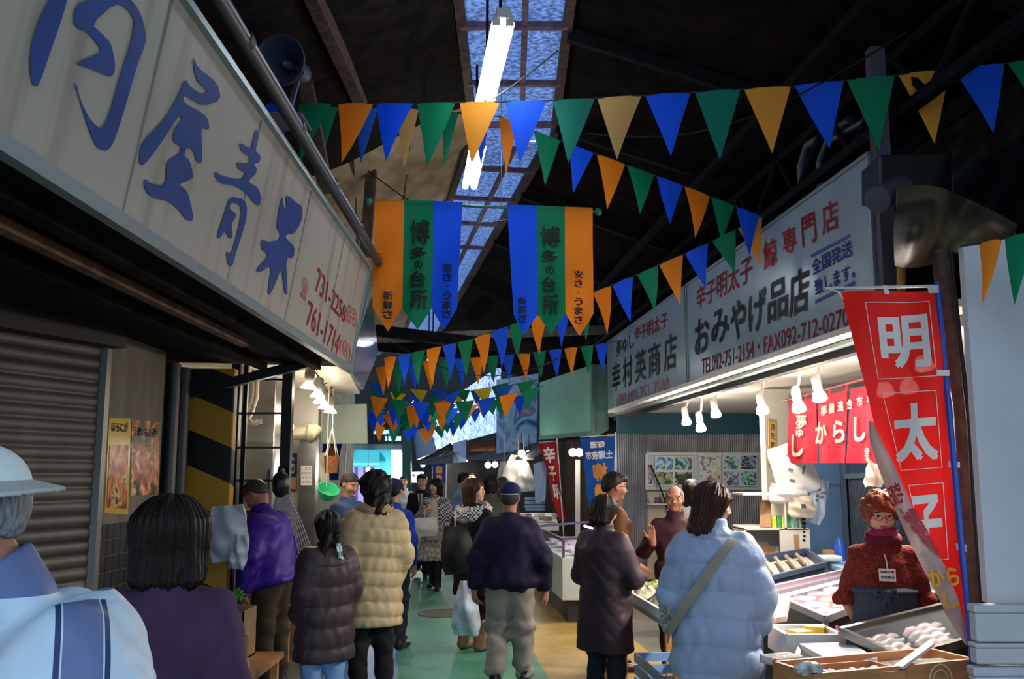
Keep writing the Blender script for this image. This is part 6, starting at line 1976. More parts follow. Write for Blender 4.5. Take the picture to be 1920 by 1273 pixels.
# far fish stall with pale trays, lamps and white bags
root = thing('fish_stall', 'white topped fish stall behind the navy jacket', 'stall', P(1000, 1000, 15.2))
MB().slab([PZ(960, 985, .88), PZ(1048, 985, .88), PZ(1040, 962, .88), PZ(965, 962, .88)], .08).build('table_top', FOAM, root)
MB().hexa([Vector((v.x, v.y, 0)) for v in (PZ(962, 984, .88), PZ(1046, 984, .88), PZ(1039, 964, .88), PZ(966, 964, .88))] + [v - Vector((0, 0, .1)) for v in (PZ(962, 984, .88), PZ(1046, 984, .88), PZ(1039, 964, .88), PZ(966, 964, .88))]).build('base', mat('stall base', '8a8070', .7), root)
for i in range(6):
    c = PZ(975 + 12 * i, 976 - (i % 2) * 7, .9)
    tag(MB().box((c.x, c.y, c.z + .03), (.12, .3, .06), rz=.3).build('foam_tray', mat('tray ' + str(i % 3), ['e6d8cc', 'd8b0a0', 'e4e4e0'][i % 3], .4, noise=(12, .3)), bevel=.008), ['cream', 'pinkish', 'white'][i % 3] + ' tray on the far fish stall', 'tray', ['cream', 'pinkish', 'white'][i % 3] + ' trays on the far stall')
root = thing('basket', 'light blue plastic basket on the far fish stall', 'basket', P(1003, 950, 15.3))
c = P(1003, 955, 15.3)
mb = MB(); mb.box((c.x, c.y, c.z), (.3, .3, .02))
for k in range(3):
    for sx, sy, lx, ly in ((0, -.15, .3, .02), (0, .15, .3, .02), (-.15, 0, .02, .3), (.15, 0, .02, .3)):
        mb.box((c.x + sx, c.y + sy, c.z + .05 + .06 * k), (lx, ly, .04))
mb.build('wall', mat('light blue plastic', '7fa6cc', .4), root)
for px, py, Y, lb, pw in ((690, 880, 25.0, 'added fill bulb under the turquoise awning', 160), (539, 800, 9.0, 'added fill bulb over the small produce table behind the black upright', 10), (978, 850, 15.5, 'first warm pendant bulb over the far fish stall', 6), (992, 851, 15.8, 'second warm pendant bulb over the far fish stall', 6), (915, 872, 18.0, 'first bright bulb behind the black haired crowd', 30), (928, 871, 18.2, 'second bright bulb behind the black haired crowd', 30),  # awning and produce table bulbs are added to brighten those spots
                         (1074, 848, 13.7, 'bare bright bulb on the brown wall', 5), (1086, 848, 13.4, 'second bare bulb next to the blue banner', 5), (793, 872, 24.55, 'tiny bulb far down the middle of the street', 30)):
    c = P(px, py, Y)
    root = thing('pendant_bulb', lb, 'lamp', c)
    MB().ball(c, .06, 8).build('bulb', BULB, root, True)
    MB().tube([c + Vector((0, 0, .05)), c + Vector((0, 0, .16))], .022, 8).build('socket', BLK, root)
    MB().tube([c + Vector((0, 0, .16)), Vector((c.x, c.y, 2.32 if Y > 12 else 2.6)) if 14 < Y < 20 or Y < 12 or Y == 25.0 else Vector((c.x + (.12 if Y < 14 else 0), 14.22 if Y < 14 else 24.76, c.z + .2))], .006, 6).build('cord', BLK, root)
    lamp(c + Vector((-.0, -.12, -.08)), pw, (1, .92, .8), .06, root)
for i, (px, py, w, h, Y) in enumerate(((968, 887, .5, .6, 15.8), (946, 892, .28, .5, 16.2), (985, 894, .3, .48, 15.6))):
    bag(['large white plastic bag bunch hanging over the far fish stall', 'narrow white plastic bag left of the large hanging bunch', 'small white plastic bag right of the large hanging bunch'][i], px, py, w, h, Y, WP, .1 * (i - 1), i, .06, name='plastic_bag', hang=2.32, taper=.55)
q = [P(1004, 945, 14.9), P(1022, 938, 14.8), P(1026, 862, 14.8), P(1000, 870, 14.9)]
tag(MB().slab(q, .01).build('price_board', mat('pale blue board', '9db2d8', .5)), 'leaning pale blue price board left of the red twisted banner', 'board')
# lit chest freezer and counter along the aisle
FZ = mat('freezer white', 'c8d2d0', .35)
root = thing('chest_freezer', 'long chest freezer with pink violet light along the aisle', 'freezer', ST(11.9, 1.95, 0))
mb = MB(); bst(mb, 10.6, 13.2, 1.52, 2.3, .25, .72); mb.build('body', FZ, root, bevel=.01)
mb = MB(); bst(mb, 10.7, 13.1, 1.6, 2.25, 0, .25); mb.build('plinth', DARKP, root)
mb = MB()
for a, b_ in ((ST(10.6, 1.52, .92), ST(13.2, 1.52, .92)), (ST(10.6, 2.3, .98), ST(13.2, 2.3, .98)), (ST(10.6, 1.52, .92), ST(10.6, 2.3, .98)), (ST(13.2, 1.52, .92), ST(13.2, 2.3, .98)), (ST(10.62, 1.54, .72), ST(10.62, 1.54, .92)), (ST(13.18, 1.54, .72), ST(13.18, 1.54, .92)), (ST(10.62, 2.28, .72), ST(10.62, 2.28, .98))):
    mb.bar(a, b_, .03)
mb.build('rail', mat('violet grey rail', '6a6080', .4, .4), root)
mb = MB(); bst(mb, 10.62, 13.18, 1.53, 1.54, .72, .91); bst(mb, 10.61, 10.62, 1.53, 2.28, .72, .93); mb.build('glass', GLASS, root)
MB().tube([ST(10.7, 2.2, .93), ST(13.1, 2.2, .93)], .015, 8).build('tube_lamp', mat('violet tube', 'e8c8ff', .3, emit=5, ecol='e4c0ff'), root)
for i in range(8):
    c = ST(10.85 + .3 * i, 1.8 + .12 * (i % 2), .735)
    tag(MB().box((c.x, c.y, c.z + .03), (.3, .2, .05), rz=.1).build('frozen_pack', mat('frozen pack', 'd8c8dc', .3, noise=(14, .2)), bevel=.01), 'frozen pack inside the violet lit chest freezer', 'pack', 'frozen packs in the chest freezer')
struct(MB().slab([P(868, 858, 18.6), P(1000, 858, 15.0), Vector((1.2, 15.0, 2.34)), Vector((1.2, 18.6, 2.34))], .04).build('ceiling_far_canopy', mat('grey canopy', '3c4452', .7)))
# left stalls: basket, colander, vegetables
c = P(621, 855, 10.4)
root = thing('hanging_basket', 'brown wicker change basket hanging on white strings under the lamps', 'basket', c)
cb = P(621, 887, 10.4)
MB().lathe([(0, 0), (.066, 0), (.086, .19), (.08, .19), (.06, .01), (0, .01)], cb, n=18).build('wicker', mat('wicker', '9a6030', .7, noise=(60, .3), bump=(90, .8)), root, True)
for k in range(4):
    a = math.pi * (.25 + k / 2)
    MB().tube([cb + Vector((.084 * math.cos(a), .084 * math.sin(a), .19)), cb + Vector((0, 0, .50))], .005, 5).build('string', mat('white string', 'd8d0c0', .7), root)
MB().tube([cb + Vector((0, 0, .5)), Vector((cb.x, cb.y, 2.6))], .005, 5).build('string', mat('white string', 'd8d0c0', .7), root)
c = P(611, 921, 9.6)
tag(MB().lathe([(0, 0), (.08, .01), (.115, .11), (.108, .11), (.075, .018), (0, .01)], c - Vector((0, 0, .06)), (.35, -.5, .8), 18).build('colander', mat('green plastic', '3fbf86', .4), None, True), 'bright green plastic bowl hanging in the left stall', 'bowl')
MB().tube([c + Vector((0, .02, .05)), Vector((c.x, c.y + .02, 2.6))], .005, 5).build('hanging_string', mat('white string', 'd8d0c0', .7), [x for x in bpy.data.objects if x.name == 'colander'][0], rel=False)
bag('white cloths hanging behind the wicker basket', 602, 890, .2, .5, 10.9, mat('off white cloth', 'c8c0ae', .7, bump=(14, .4)), .05, 3, .04, name='cloth', hang=2.6)
# bags hanging by the bent man
bag('bundle of white plastic bags hanging on the striped pillar', 428, 1000, .30, .40, 6.9, mat('grey white bag', 'b4bcc4', .3, bump=(12, .6)), .08, 6, .06, name='plastic_bag')
bag('crumpled clear bag below the bundle of white plastic bags', 446, 1035, .14, .24, 6.85, mat('grey white bag', 'b4bcc4', .3, bump=(12, .6)), -.1, 7, .04, name='plastic_bag')
c = P(526, 908, 7.75)
tag(MB().ball(c, (.075, .07, .11), 10).ball(c + Vector((0, 0, .11)), (.03, .03, .05), 6).build('black_bag', mat('black plastic', '1a1a1e', .3, bump=(20, .8)), None, True), 'small black bag tied to the black steel upright', 'bag')
mb = MB()
for k in range(16):
    a = c + Vector((-.03 + .006 * k, -.0, -.08))
    mb.tube([a, a + Vector((-.05 + .012 * k, .01, -.25)), a + Vector((-.02 + .018 * k, 0, -.55))], .006, 5)
tag(mb.build('rope_bundle', mat('white rope', 'aeaaa6', .7, noise=(60, .3)), None, True), 'hank of white strings hanging below the small black bag', 'rope', kind='stuff')
KRAFT = mat('cardboard', '9a7d58', .8, noise=(5, .12))
def carton(label, c, w, d, h, rz=0, name='cardboard_box'):
    root = thing(name, label, 'box', c, rz)
    mb = MB(); mb.box((0, 0, .006), (w, d, .012))
    for sx, sy, lx, ly in ((0, -1, w, .012), (0, 1, w, .012), (-1, 0, .012, d), (1, 0, .012, d)):
        mb.box((sx * (w - .012) / 2, sy * (d - .012) / 2, h / 2), (lx, ly, h))
    mb.build('walls', KRAFT, root, rel=False)
    return root
root = thing('stall_bench', 'low wooden bench holding the vegetable boxes', 'bench', (-1.93, 6.7, 0))
MB().box((-1.98, 6.35, .34), (.62, 1.5, .04)).build('bench_top', WOOD, root)
for sx in (-.26, .26):
    for sy in (-.68, .68):
        MB().box((-1.98 + sx, 6.35 + sy, .16), (.05, .05, .32)).build('leg', WOOD, root)
carton('open cardboard box with a green tray, nearest on the vegetable bench', Vector((-1.86, 5.85, .361)), .42, .40, .16, -.15)
tag(MB().box((-1.86, 5.85, .40), (.36, .34, .05), rz=-.15).build('green_tray', mat('dark green tray', '2f4a2a', .5)), 'dark green tray lying in the open cardboard box', 'tray')
carton('second cardboard box with leafy greens on the vegetable bench', Vector((-1.98, 6.38, .361)), .40, .36, .2, .1)
carton('third cardboard box under the hanging white bags', Vector((-2.05, 6.85, .361)), .38, .34, .34, .0)
LEAF = mat('leafy green', '4a8a34', .5, noise=(9, .4))
LEAF2 = mat('pale leek green', '8aa858', .5, noise=(9, .3))
def greens(label, c, n, r, h, m, seed, name='leafy_greens'):
    rr = random.Random(seed)
    mb = MB()
    for k in range(n):
        a, t = rr.uniform(0, 6.28), rr.uniform(.2, 1)
        p0 = Vector(c) + Vector((math.cos(a), math.sin(a), 0)) * r * .3 * t
        p2 = Vector(c) + Vector((math.cos(a), math.sin(a), 0)) * r * t + Vector((0, 0, h * rr.uniform(.4, 1)))
        w = Vector((-math.sin(a), math.cos(a), rr.uniform(-.3, .3))) * rr.uniform(.02, .04)
        def fn(u, v):
            q = p0.lerp(p2, v) + Vector((0, 0, .05 * math.sin(v * 3)))
            return q + w * ((u - .5) * 2 * math.sin(math.pi * min(1, v * .9 + .1))) + Vector((0, 0, .012 * math.sin(v * 14 + u * 5)))
        mb.grid(fn, 3, 6, th=.002)
    tag(mb.build(name, m, None, True), label, 'vegetables')
greens('dark green leafy bunch in the tallest cardboard box', (-2.05, 6.85, .66), 40, .17, .16, LEAF, 1)
greens('leafy greens in the middle cardboard box', (-2.02, 6.40, .49), 30, .15, .14, LEAF, 2)
greens('pale leeks lying in the middle cardboard box', (-1.88, 6.32, .52), 18, .14, .1, LEAF2, 3, 'leek_bunch')
q = [P(437, 1125, 6.0), P(457, 1165, 5.95), P(446, 1120, 6.1), P(432, 1100, 6.1)]
q = [P(436, 1120, 6.15), P(458, 1163, 6.1), P(450, 1140, 6.2), P(434, 1098, 6.2)]
root = thing('price_card', 'white price card with red numbers leaning among the vegetables', 'card', Vector((-1.85, 6.1, .52)))
cq = [Vector((-1.83, 6.09, .525)), Vector((-1.71, 6.06, .525)), Vector((-1.76, 6.12, .70)), Vector((-1.88, 6.15, .70))]
MB().slab(cq, .004).build('sheet', mat('paper', 'dcd9d0', .7), root)
f = quad_fn(*cq); mb = MB()
put_text(mb, '150円', lambda u, v: f(.1 + .8 * u, .3 + .45 * v) + Vector((0, -.004, .002)), bold=.03)
mb.build('lettering', mat('red sign paint', 'c2303a', .5), root)
# produce table between the bent man and the girl
root = thing('produce_table', 'small lit produce table behind the girl in the grey cap', 'table', (-2.05, 9.0, 0))
MB().box((-2.13, 9.0, .78), (.34, 1.0, .05)).build('table_top', FOAM, root)
for sx in (-.13, .13):
    for sy in (-.44, .44):
        MB().box((-2.13 + sx, 9.0 + sy, .375), (.05, .05, .75)).build('leg', WOOD, root)
for i in range(8):
    c = (-2.24 + .11 * (i % 3), 8.58 + .115 * i, .806)
    m = mat(['tray ', 'greenpack ', 'redpack '][i % 3] + 'x', ['e6d8cc', '6a9a58', 'c87858'][i % 3], .4, noise=(14, .3))
    tag(MB().box((c[0], c[1], c[2] + .03), (.10, .10, .055)).build('produce_pack', m, bevel=.01), ['cream', 'green', 'reddish'][i % 3] + ' pack on the small produce table', 'pack', ['cream', 'green', 'reddish'][i % 3] + ' packs on the produce table')
# ------------------------------------------------------------------ the crowd
R_ = math.radians
def xat(px, Y):
    return P(px, 888, Y).x
def cloth(k, c, rough=.85, noise=(5, .12), bump=(120, .15)):
    return mat(k, c, rough, noise=noise, bump=bump, spec=.25)
def check(name, c1, c2, scale, rough=.85):
    m = mat(name, c1, rough)
    n, l, b = nodes_of(m)
    tc = n.new('ShaderNodeTexCoord'); ck = n.new('ShaderNodeTexChecker')
    ck.inputs['Scale'].default_value = scale
    ck.inputs['Color1'].default_value = lin(c1); ck.inputs['Color2'].default_value = lin(c2)
    mp = n.new('ShaderNodeMapping'); mp.inputs['Rotation'].default_value = (.1, .12, .785)
    l.new(tc.outputs['Object'], mp.inputs[0]); l.new(mp.outputs[0], ck.inputs['Vector']); l.new(ck.outputs[0], b.inputs['Base Color'])
    return m
def ring(name, m, r, tube, z, dy=0., squash=1., seed=0., tilt=0.):
    """a scarf or fur collar lying round the neck"""
    def fn(p, I):
        S = I['S']
        q = (I['unb'](p) - A3(0, dy * S, z * S)) / S
        zz = q[:, 2] - tilt * q[:, 1]
        rr = np.sqrt(q[:, 0] ** 2 + (q[:, 1] * 1.15) ** 2)
        d = np.sqrt((rr - r) ** 2 + (zz / squash) ** 2) - tube
        return (d + wob(q, 45, .012, seed)) * S * .8
    return put_sdf(name, fn, m, (-r - .15, -r - .15 + dy, z - .25), (r + .15, r + .15 + dy, z + .25))
SK2 = mat('pale skin', 'd6a78c', .5, noise=(9, .06), bump=(160, .05), spec=.35)
SK3 = mat('tanned skin', 'a8735a', .5, noise=(9, .09), bump=(160, .08), spec=.35)
GREYH = hairmat('grey hair', '7a7d80')
DGREYH = hairmat('dark grey hair', '3a3836')
BLKH = hairmat('black hair', '100c0c')
BRNH = hairmat('brown hair', '3a2218')
DBRNH = hairmat('dark brown hair', '1c110d')
walk1 = dict(knL=(-.09, .13, .47), anL=(-.09, .10, .085), knR=(.09, -.03, .455), anR=(.09, -.24, .15))
walk2 = dict(knR=(.09, .13, .47), anR=(.09, .10, .085), knL=(-.09, -.03, .455), anL=(-.09, -.22, .13))
# -- old man in the sports jacket, close at the left edge
def sport_material(S):
    """panels, sleeve stripe and chest band of the sports jacket, sewn by height and side"""
    m = cloth('sports jacket', '9cc0dc', .5)
    n, l, b = nodes_of(m)
    tc = n.new('ShaderNodeTexCoord'); sp = n.new('ShaderNodeSeparateXYZ')
    l.new(tc.outputs['Object'], sp.inputs[0])
    def mth(op, a, v=None):
        q = n.new('ShaderNodeMath'); q.operation = op
        l.new(a, q.inputs[0])
        if v is not None:
            if hasattr(v, 'is_linked'):
                l.new(v, q.inputs[1])
            else:
                q.inputs[1].default_value = v
        return q.outputs[0]
    x, z = mth('ABSOLUTE', sp.outputs['X']), sp.outputs['Z']
    d = mth('ADD', sp.outputs['Y'], .035 * S)
    stripe = mth('MULTIPLY', mth('LESS_THAN', mth('ABSOLUTE', d), .034), mth('GREATER_THAN', x, .075 * S))
    pipe = mth('MULTIPLY', mth('LESS_THAN', mth('ABSOLUTE', mth('SUBTRACT', mth('ABSOLUTE', d), .042)), .005), mth('GREATER_THAN', x, .075 * S))
    band = mth('LESS_THAN', mth('ABSOLUTE', mth('SUBTRACT', z, 1.0 * S)), .05)
    cur = None
    for fac, col in ((mth('GREATER_THAN', z, 1.15 * S), 'c2d8e6'), (band, '2c4068'), (stripe, '64749c'), (pipe, '2c4068'), (mth('GREATER_THAN', z, 1.35 * S), '5f6f98')):
        mx = n.new('ShaderNodeMixRGB')
        l.new(fac, mx.inputs[0])
        if cur is None:
            mx.inputs[1].default_value = lin('9fbcd4')
        else:
            l.new(cur, mx.inputs[1])
        mx.inputs[2].default_value = lin(col)
        cur = mx.outputs[0]
    l.new(cur, b.inputs['Base Color'])
    return m
def brimhat(I):
    S = I['S']
    def g(p):
        q = I['toh'](p)
        rr = np.sqrt((q[:, 0] / .95) ** 2 + (q[:, 1] + .008) ** 2)
        zz = q[:, 2] - .045 + .35 * (rr - .1)
        d = np.maximum(np.maximum(rr - .165, .085 - rr), np.abs(zz) - .0045)
        return d * S
    sdf_mesh('hat_brim', g, I['hc'] - .25, I['hc'] + .25, .006, mat('grey hat brim', 'a8aca8', .8), I['root'])
def zipper(I):
    S = I['S']
    mb = MB()
    mb.tube([Vector((-.05, .135, .9)) * S, Vector((-.055, .13, 1.1)) * S, Vector((-.06, .11, 1.25)) * S, Vector((-.065, .085, 1.36)) * S], .006, 6)
    mb.build('zip_piping', mat('pale piping', 'd8e0e4', .5), I['root'], True, rel=False)
    MB().slab([Vector(v) * S for v in ((-.15, .137, 1.0), (-.09, .146, 1.0), (-.09, .144, 1.03), (-.15, .136, 1.03))], .006).build('chest_badge', mat('dark badge', '2a241c', .5), I['root'], rel=False)
person('person in a pale brimmed hat and light blue sports jacket, nearest of all', -.91, 1.92, R_(118), 1.68, head=(R_(-8), R_(-6)), hair='crop', hairm=GREYH, skin=SK3, hat=True,
       pose=dict(wrL=(-.2, .1, .82), neck=(0, .07, 1.345), head=(0, .165, 1.502)), top=dict(m=sport_material(1.05), w=1.36, sleeve=1.3, hem=.66, collar=.075, wr=1.3), bottom=dict(m=cloth('dark trousers', '2a2c34')), extras=[cap(cloth('white hat', 'c8d4d0', .7), False), brimhat, zipper], seed=3)
# -- woman in plum
person('person in a plain plum coat with a thick dark bob, seen from behind', xat(325, 3.0), 3.0, R_(14), 1.575, hair=('bob', -.17, 1.32), hairm=DBRNH,
       top=dict(m=cloth('plum wool', '4a3450', .95), w=1.08, hem=.46, wr=1.1, collar=.03, name='coat', flare=1.15), bottom=dict(m=cloth('dark trousers', '2a2c34')), seed=5)
# -- bent man in purple
person('person in a purple jacket and baggy brown trousers, bending his head over the vegetable bench', xat(520, 7.5), 7.5, R_(72), 1.63, head=(R_(5), R_(-38)), hair='crop', hairm=DGREYH, skin=SK3, bend=R_(16),
       pose=dict(elL=(-.285, .03, 1.0), wrL=(-.30, .07, .74), elR=(.285, .04, 1.0), wrR=(.29, .12, .76)), top=dict(m=cloth('purple nylon', '3c1a8c', .5), w=1.22, hem=.76, sleeve=1.25, collar=.06, wr=1.1), bottom=dict(m=cloth("baggy brown cotton", "453a2e"), w=1.14), shoes='2a2622', seed=8)
# -- girl in the grey cap
def girl_bits(I):
    S = I['S']
    def f(p):
        q = p / S
        d = cone(q, (.03, -.075, 1.40), (.08, -.12, 1.24), .05, .03)
        d = smin(d, cone(q, (-.04, -.075, 1.40), (-.09, -.11, 1.26), .045, .025), .02)
        th = np.arctan2(q[:, 0], -q[:, 1])
        return (d + .004 * np.sin(60 * th + q[:, 2] * 40) + wob(q, 60, .008, 3)) * S
    I['put']('loose_hair', f, 0, BLKH, np.array((-.2, -.25, 1.1)) * S, np.array((.2, .05, 1.5)) * S, v=.007)
    MB().slab([Vector(v) * S for v in ((-.01, -.145, 1.36), (.035, -.15, 1.36), (.05, -.158, 1.24), (.012, -.155, 1.25))], .01).build('scarf', check('plaid scarf', 'dfe6dc', '3f8a78', 28), I['root'], rel=False)
    MB().slab([Vector((I['hc'] + I['Rh'] @ (np.array(v) * S)).tolist()) for v in ((-.03, -.112, .045), (.03, -.112, .045), (.03, -.108, .065), (-.03, -.108, .065))], .004).build('cap_strap', BLK, I['root'], rel=False)
person('person, a girl in a grey cap and dark puffer jacket with pale jeans', xat(617, 6.45), 6.45, R_(40), 1.40, hair=('bob', -.12), hairm=BLKH, hands=('relax', 'relax'),
       pose=dict(wrL=(-.2, .09, .8), wrR=(.2, .09, .8)), top=dict(m=cloth('dark brown puffer', '3d3035', .5), kind='puffer', w=1.22, hem=.48, sleeve=1.3, per=.15), bottom=dict(m=cloth('pale jeans', '7a9cc4', .85, (9, .18))), shoes='c83a74', extras=[cap(cloth('grey twill', '7a716c')), girl_bits], seed=2)
# -- woman in the beige down jacket
person('person in a beige down jacket with shaggy black shoulder-length hair', xat(703, 7.05), 7.05, R_(28), 1.67, head=(R_(25), R_(-8)), hair=('wavy', -.21, 1.22), hairm=BLKH,
       pose=dict(wrR=(.19, .12, .78)), top=dict(m=cloth('beige nylon', 'b5a179', .6), kind='puffer', w=1.12, hem=.53, sleeve=1.25, per=.10, collar=.06), bottom=dict(m=cloth('black trousers', '1a181a')), extras=[ring('fur_collar', mat('beige fur', 'b49a70', .95, bump=(150, .9)), .095, .04, 1.33, -.005, 1, 2)], seed=6)
# -- stall keeper, left
def redstrap(I):
    S = I['S']
    for s in (-1, 1):
        MB().slab([Vector(v) * S for v in ((s * .06 - .02, .135, .95), (s * .06 + .02, .135, .95), (s * .07 + .02, .115, 1.25), (s * .07 - .02, .115, 1.25))], .012).build('apron_strap', mat('red strap', 'b02434', .6), I['root'], rel=False)
person('person in a blue shirt with red apron straps behind the beige down jacket', xat(655, 9.9), 9.9, R_(-125), 1.66, head=(0, R_(-22)), hair='crop', hairm=DGREYH, pose=dict(wrL=(-.1, .3, 1.0), wrR=(.1, .3, 1.0)), hands=('hold', 'hold'),
       top=dict(m=cloth('blue grey shirt', '4a5c84'), cuff=.6), bottom=dict(m=cloth('dark trousers', '2a2c34')), extras=[redstrap], seed=1)
person('person in a royal blue shirt seen from behind, past the beige down jacket', xat(738, 9.2), 9.2, R_(-15), 1.60, hair='crop', hairm=BLKH, hat=True, top=dict(m=cloth('royal blue shirt', '2038a4')), bottom=dict(m=cloth('dark trousers', '2a2c34')), extras=[cap(cloth('navy cap', '1c1f4a'), True)], seed=4)
person('person in a white work shirt facing the camera, farthest left of the oncoming people', xat(757, 18), 18, R_(178), 1.61, hair='crop', hairm=DGREYH, skin=SK2, top=dict(m=cloth('white shirt', 'c8cac4')), bottom=dict(m=cloth('dark trousers', '2a2c34')), seed=9)
# -- man in the suit
def suitbits(I):
    S = I['S']
    MB().add([Vector(v) * S for v in ((-.045, .128, 1.30), (.045, .128, 1.30), (.004, .152, 1.02), (-.004, .152, 1.02))], [(0, 1, 2, 3)]).add([Vector(v) * S for v in ((-.045, .12, 1.30), (.045, .12, 1.30), (.004, .14, 1.02), (-.004, .14, 1.02))], [(0, 3, 2, 1)]).build('shirt_front', mat('white shirt', 'c8cac4', .7), I['root'], rel=False)
    MB().slab([Vector(v) * S for v in ((-.012, .15, 1.04), (.012, .15, 1.04), (.009, .135, 1.30), (-.009, .135, 1.30))], .004).build('tie', mat('dark tie', '2a3060', .5), I['root'], rel=False)
person('person in a black suit and tie with glasses walking towards the camera', xat(791, 15.4), 15.4, R_(176), 1.64, hair='short', hairm=BLKH, skin=SK2, pose=dict(walk1, wrR=(.2, .2, .95)), hands=('relax', 'hold'),
       top=dict(m=cloth('black suit', '17171c', .7), wr=.6, hem=.70), bottom=dict(m=cloth('black trousers', '1a181a')), extras=[glasses, suitbits], seed=2)
bag('white carrier bag with a green triangle hanging from the suited arm', 778, 1010, .42, .55, 14.9, mat('white green bag', 'b9c4bc', .5, noise=(3, .1)), .03, 2, .06, prints=None, hang=1.02)
MB_ = MB().add([P(783, 1003, 14.78), P(797, 1003, 14.78), P(790, 988, 14.78)], [(0, 1, 2)])
o = MB_.build('green_mark', mat('green print', '1f8a5c', .5), [x for x in bpy.data.objects if x.get('label', '').startswith('white carrier bag with a green')][0])
# -- woman in the houndstooth coat
HT = check('houndstooth', 'cfccc8', '26242a', 40)
PLAID = check('cream plaid', 'c2b8a4', '948a7c', 18)
def openfront(I):
    S = I['S']
    MB().grid(lambda u, v: Vector(((u - .5) * (.10 + .1 * v), .158 + .012 * math.sin(u * 3.1) + .03 * v, 1.30 - .58 * v)) * S, 6, 10, th=.01).build('dress_front', mat('cream knit', 'c9bda8', .8), I['root'], True, rel=False)
person('person in a black and white houndstooth coat and plaid skirt, arm bent', xat(818, 13.8), 13.8, R_(172), 1.58, head=(R_(-38), R_(-3)), hair=('bob', -.15), hairm=DBRNH, skin=SK2,
       pose=dict(elR=(.24, .02, 1.02), wrR=(.10, .21, 1.12), knL=(-.06, .05, .46), anL=(-.05, .06, .085), knR=(.06, -.02, .46), anR=(.07, -.14, .1)), hands=('relax', ('hold', (0, -.4, 1), (-.6, .4, .6))),
       top=dict(m=HT, hem=.5, name='coat', wr=.6, flare=1.12, sleeve=1.1), bottom=dict(kind='skirt', m=PLAID, hem=.42, w=1.08, legm=cloth('black tights', '16141a'), boot=.75), shoes='15131a', extras=[openfront], seed=3)
bag('white leather handbag on the arm of the houndstooth coat', 797, 988, .36, .26, 13.35, mat('white leather', 'd6d4ce', .4), .05, 4, .06, name='handbag', rip=.25, taper=.1, hang=1.16)
# -- woman in black turning her head
person('person in black with a houndstooth shawl, brown bob turned to look aside', xat(888, 9.15), 9.15, R_(-38), 1.60, head=(R_(-72), R_(4)), hair=('bob', -.15, 1.12), hairm=BRNH, skin=SK2, hands=('hold', 'relax'),
       pose=dict(wrL=(-.24, .04, .8)), top=dict(m=cloth('black wool', '121013'), hem=.5, w=1.08, name='coat', sleeve=1.15, wr=.6), bottom=dict(m=cloth('black trousers', '1a181a'), boot=.45, hem=.3), shoes='7a6248',
       extras=[ring('shawl', check('small houndstooth', 'd4d2d0', '2e2c30', 52), .13, .068, 1.285, -.01, 1.1, 3, .25)], seed=7)
bag('large black shoulder bag hanging beside the houndstooth shawl', 858, 1030, .34, .44, 8.85, mat('black leather', '100f10', .65), .12, 5, .10, name='shoulder_bag', rip=.4, taper=.4, hang=1.3)
bag('full white plastic shopping bag carried low behind the navy jacket', 874, 1140, .26, .46, 8.3, mat('milky plastic bag', 'b8c6d6', .25, noise=(7, .25), bump=(10, .7)), .0, 8, .11, name='plastic_bag', taper=.6)
# -- man in the navy jacket
def capdots(I):
    S = I['S']
    MB().tube([Vector((I['hc'] + I['Rh'] @ (np.array((.094 * math.sin(a), -.008 - .108 * math.cos(a), .03)) * S)).tolist()) for a in [-.9 + .18 * i for i in range(11)]], .004, 6).build('cap_trim', mat('white trim', 'd8d4cc', .6), I['root'], True, rel=False)
person('person in a navy blouson, navy cap and loose stone trousers walking away down the middle', xat(956, 7.6), 7.6, R_(-2), 1.575, hair='crop', hairm=DGREYH, skin=SK3, hat=True, hands=('fist', 'relax'),
       pose=dict(knL=(-.10, .06, .45), anL=(-.105, -.16, .13), knR=(.10, .03, .46), anR=(.11, .05, .085), elL=(-.275, -.06, 1.0), wrL=(-.285, -.02, .75), elR=(.275, -.05, 1.0), wrR=(.29, .04, .74)),
       top=dict(m=cloth('dark navy cotton', '1b1630', .8), w=1.26, band=1, hem=.735, sleeve=1.18, collar=.03), bottom=dict(m=cloth('stone cotton', '8e877c'), w=1.22), shoes='1a1a1c', extras=[cap(cloth('navy cap', '1c1f4a'), True), capdots], seed=4)
# -- people beyond
person('person in a grey blue shirt seen from the side, left of the brown bob', xat(868, 16.5), 16.5, R_(-60), 1.66, hair='short', hairm=BLKH, top=dict(m=cloth('grey blue shirt', '7d8aa4')), bottom=dict(m=cloth('dark trousers', '2a2c34')), seed=3)
person('person with dark hair and an olive jacket, between the shawl and the navy cap', xat(921, 12.0), 12.0, R_(-20), 1.62, hair=('bob', -.1), hairm=BLKH, top=dict(m=cloth('olive jacket', '4a4c40')), bottom=dict(m=cloth('dark trousers', '2a2c34')), seed=5)
person('person with short black hair farther off, above the brown bob', xat(884, 18.5), 18.5, R_(160), 1.69, hair='short', hairm=BLKH, top=dict(m=cloth('charcoal jacket', '2c2d33')), bottom=dict(m=cloth('dark trousers', '2a2c34')), seed=6)
person('person with greying short hair far off beside the navy cap', xat(942, 12.9), 12.9, R_(20), 1.60, hair='short', hairm=DGREYH, top=dict(m=cloth('dark green jacket', '2f3a34')), bottom=dict(m=cloth('dark trousers', '2a2c34')), seed=8)
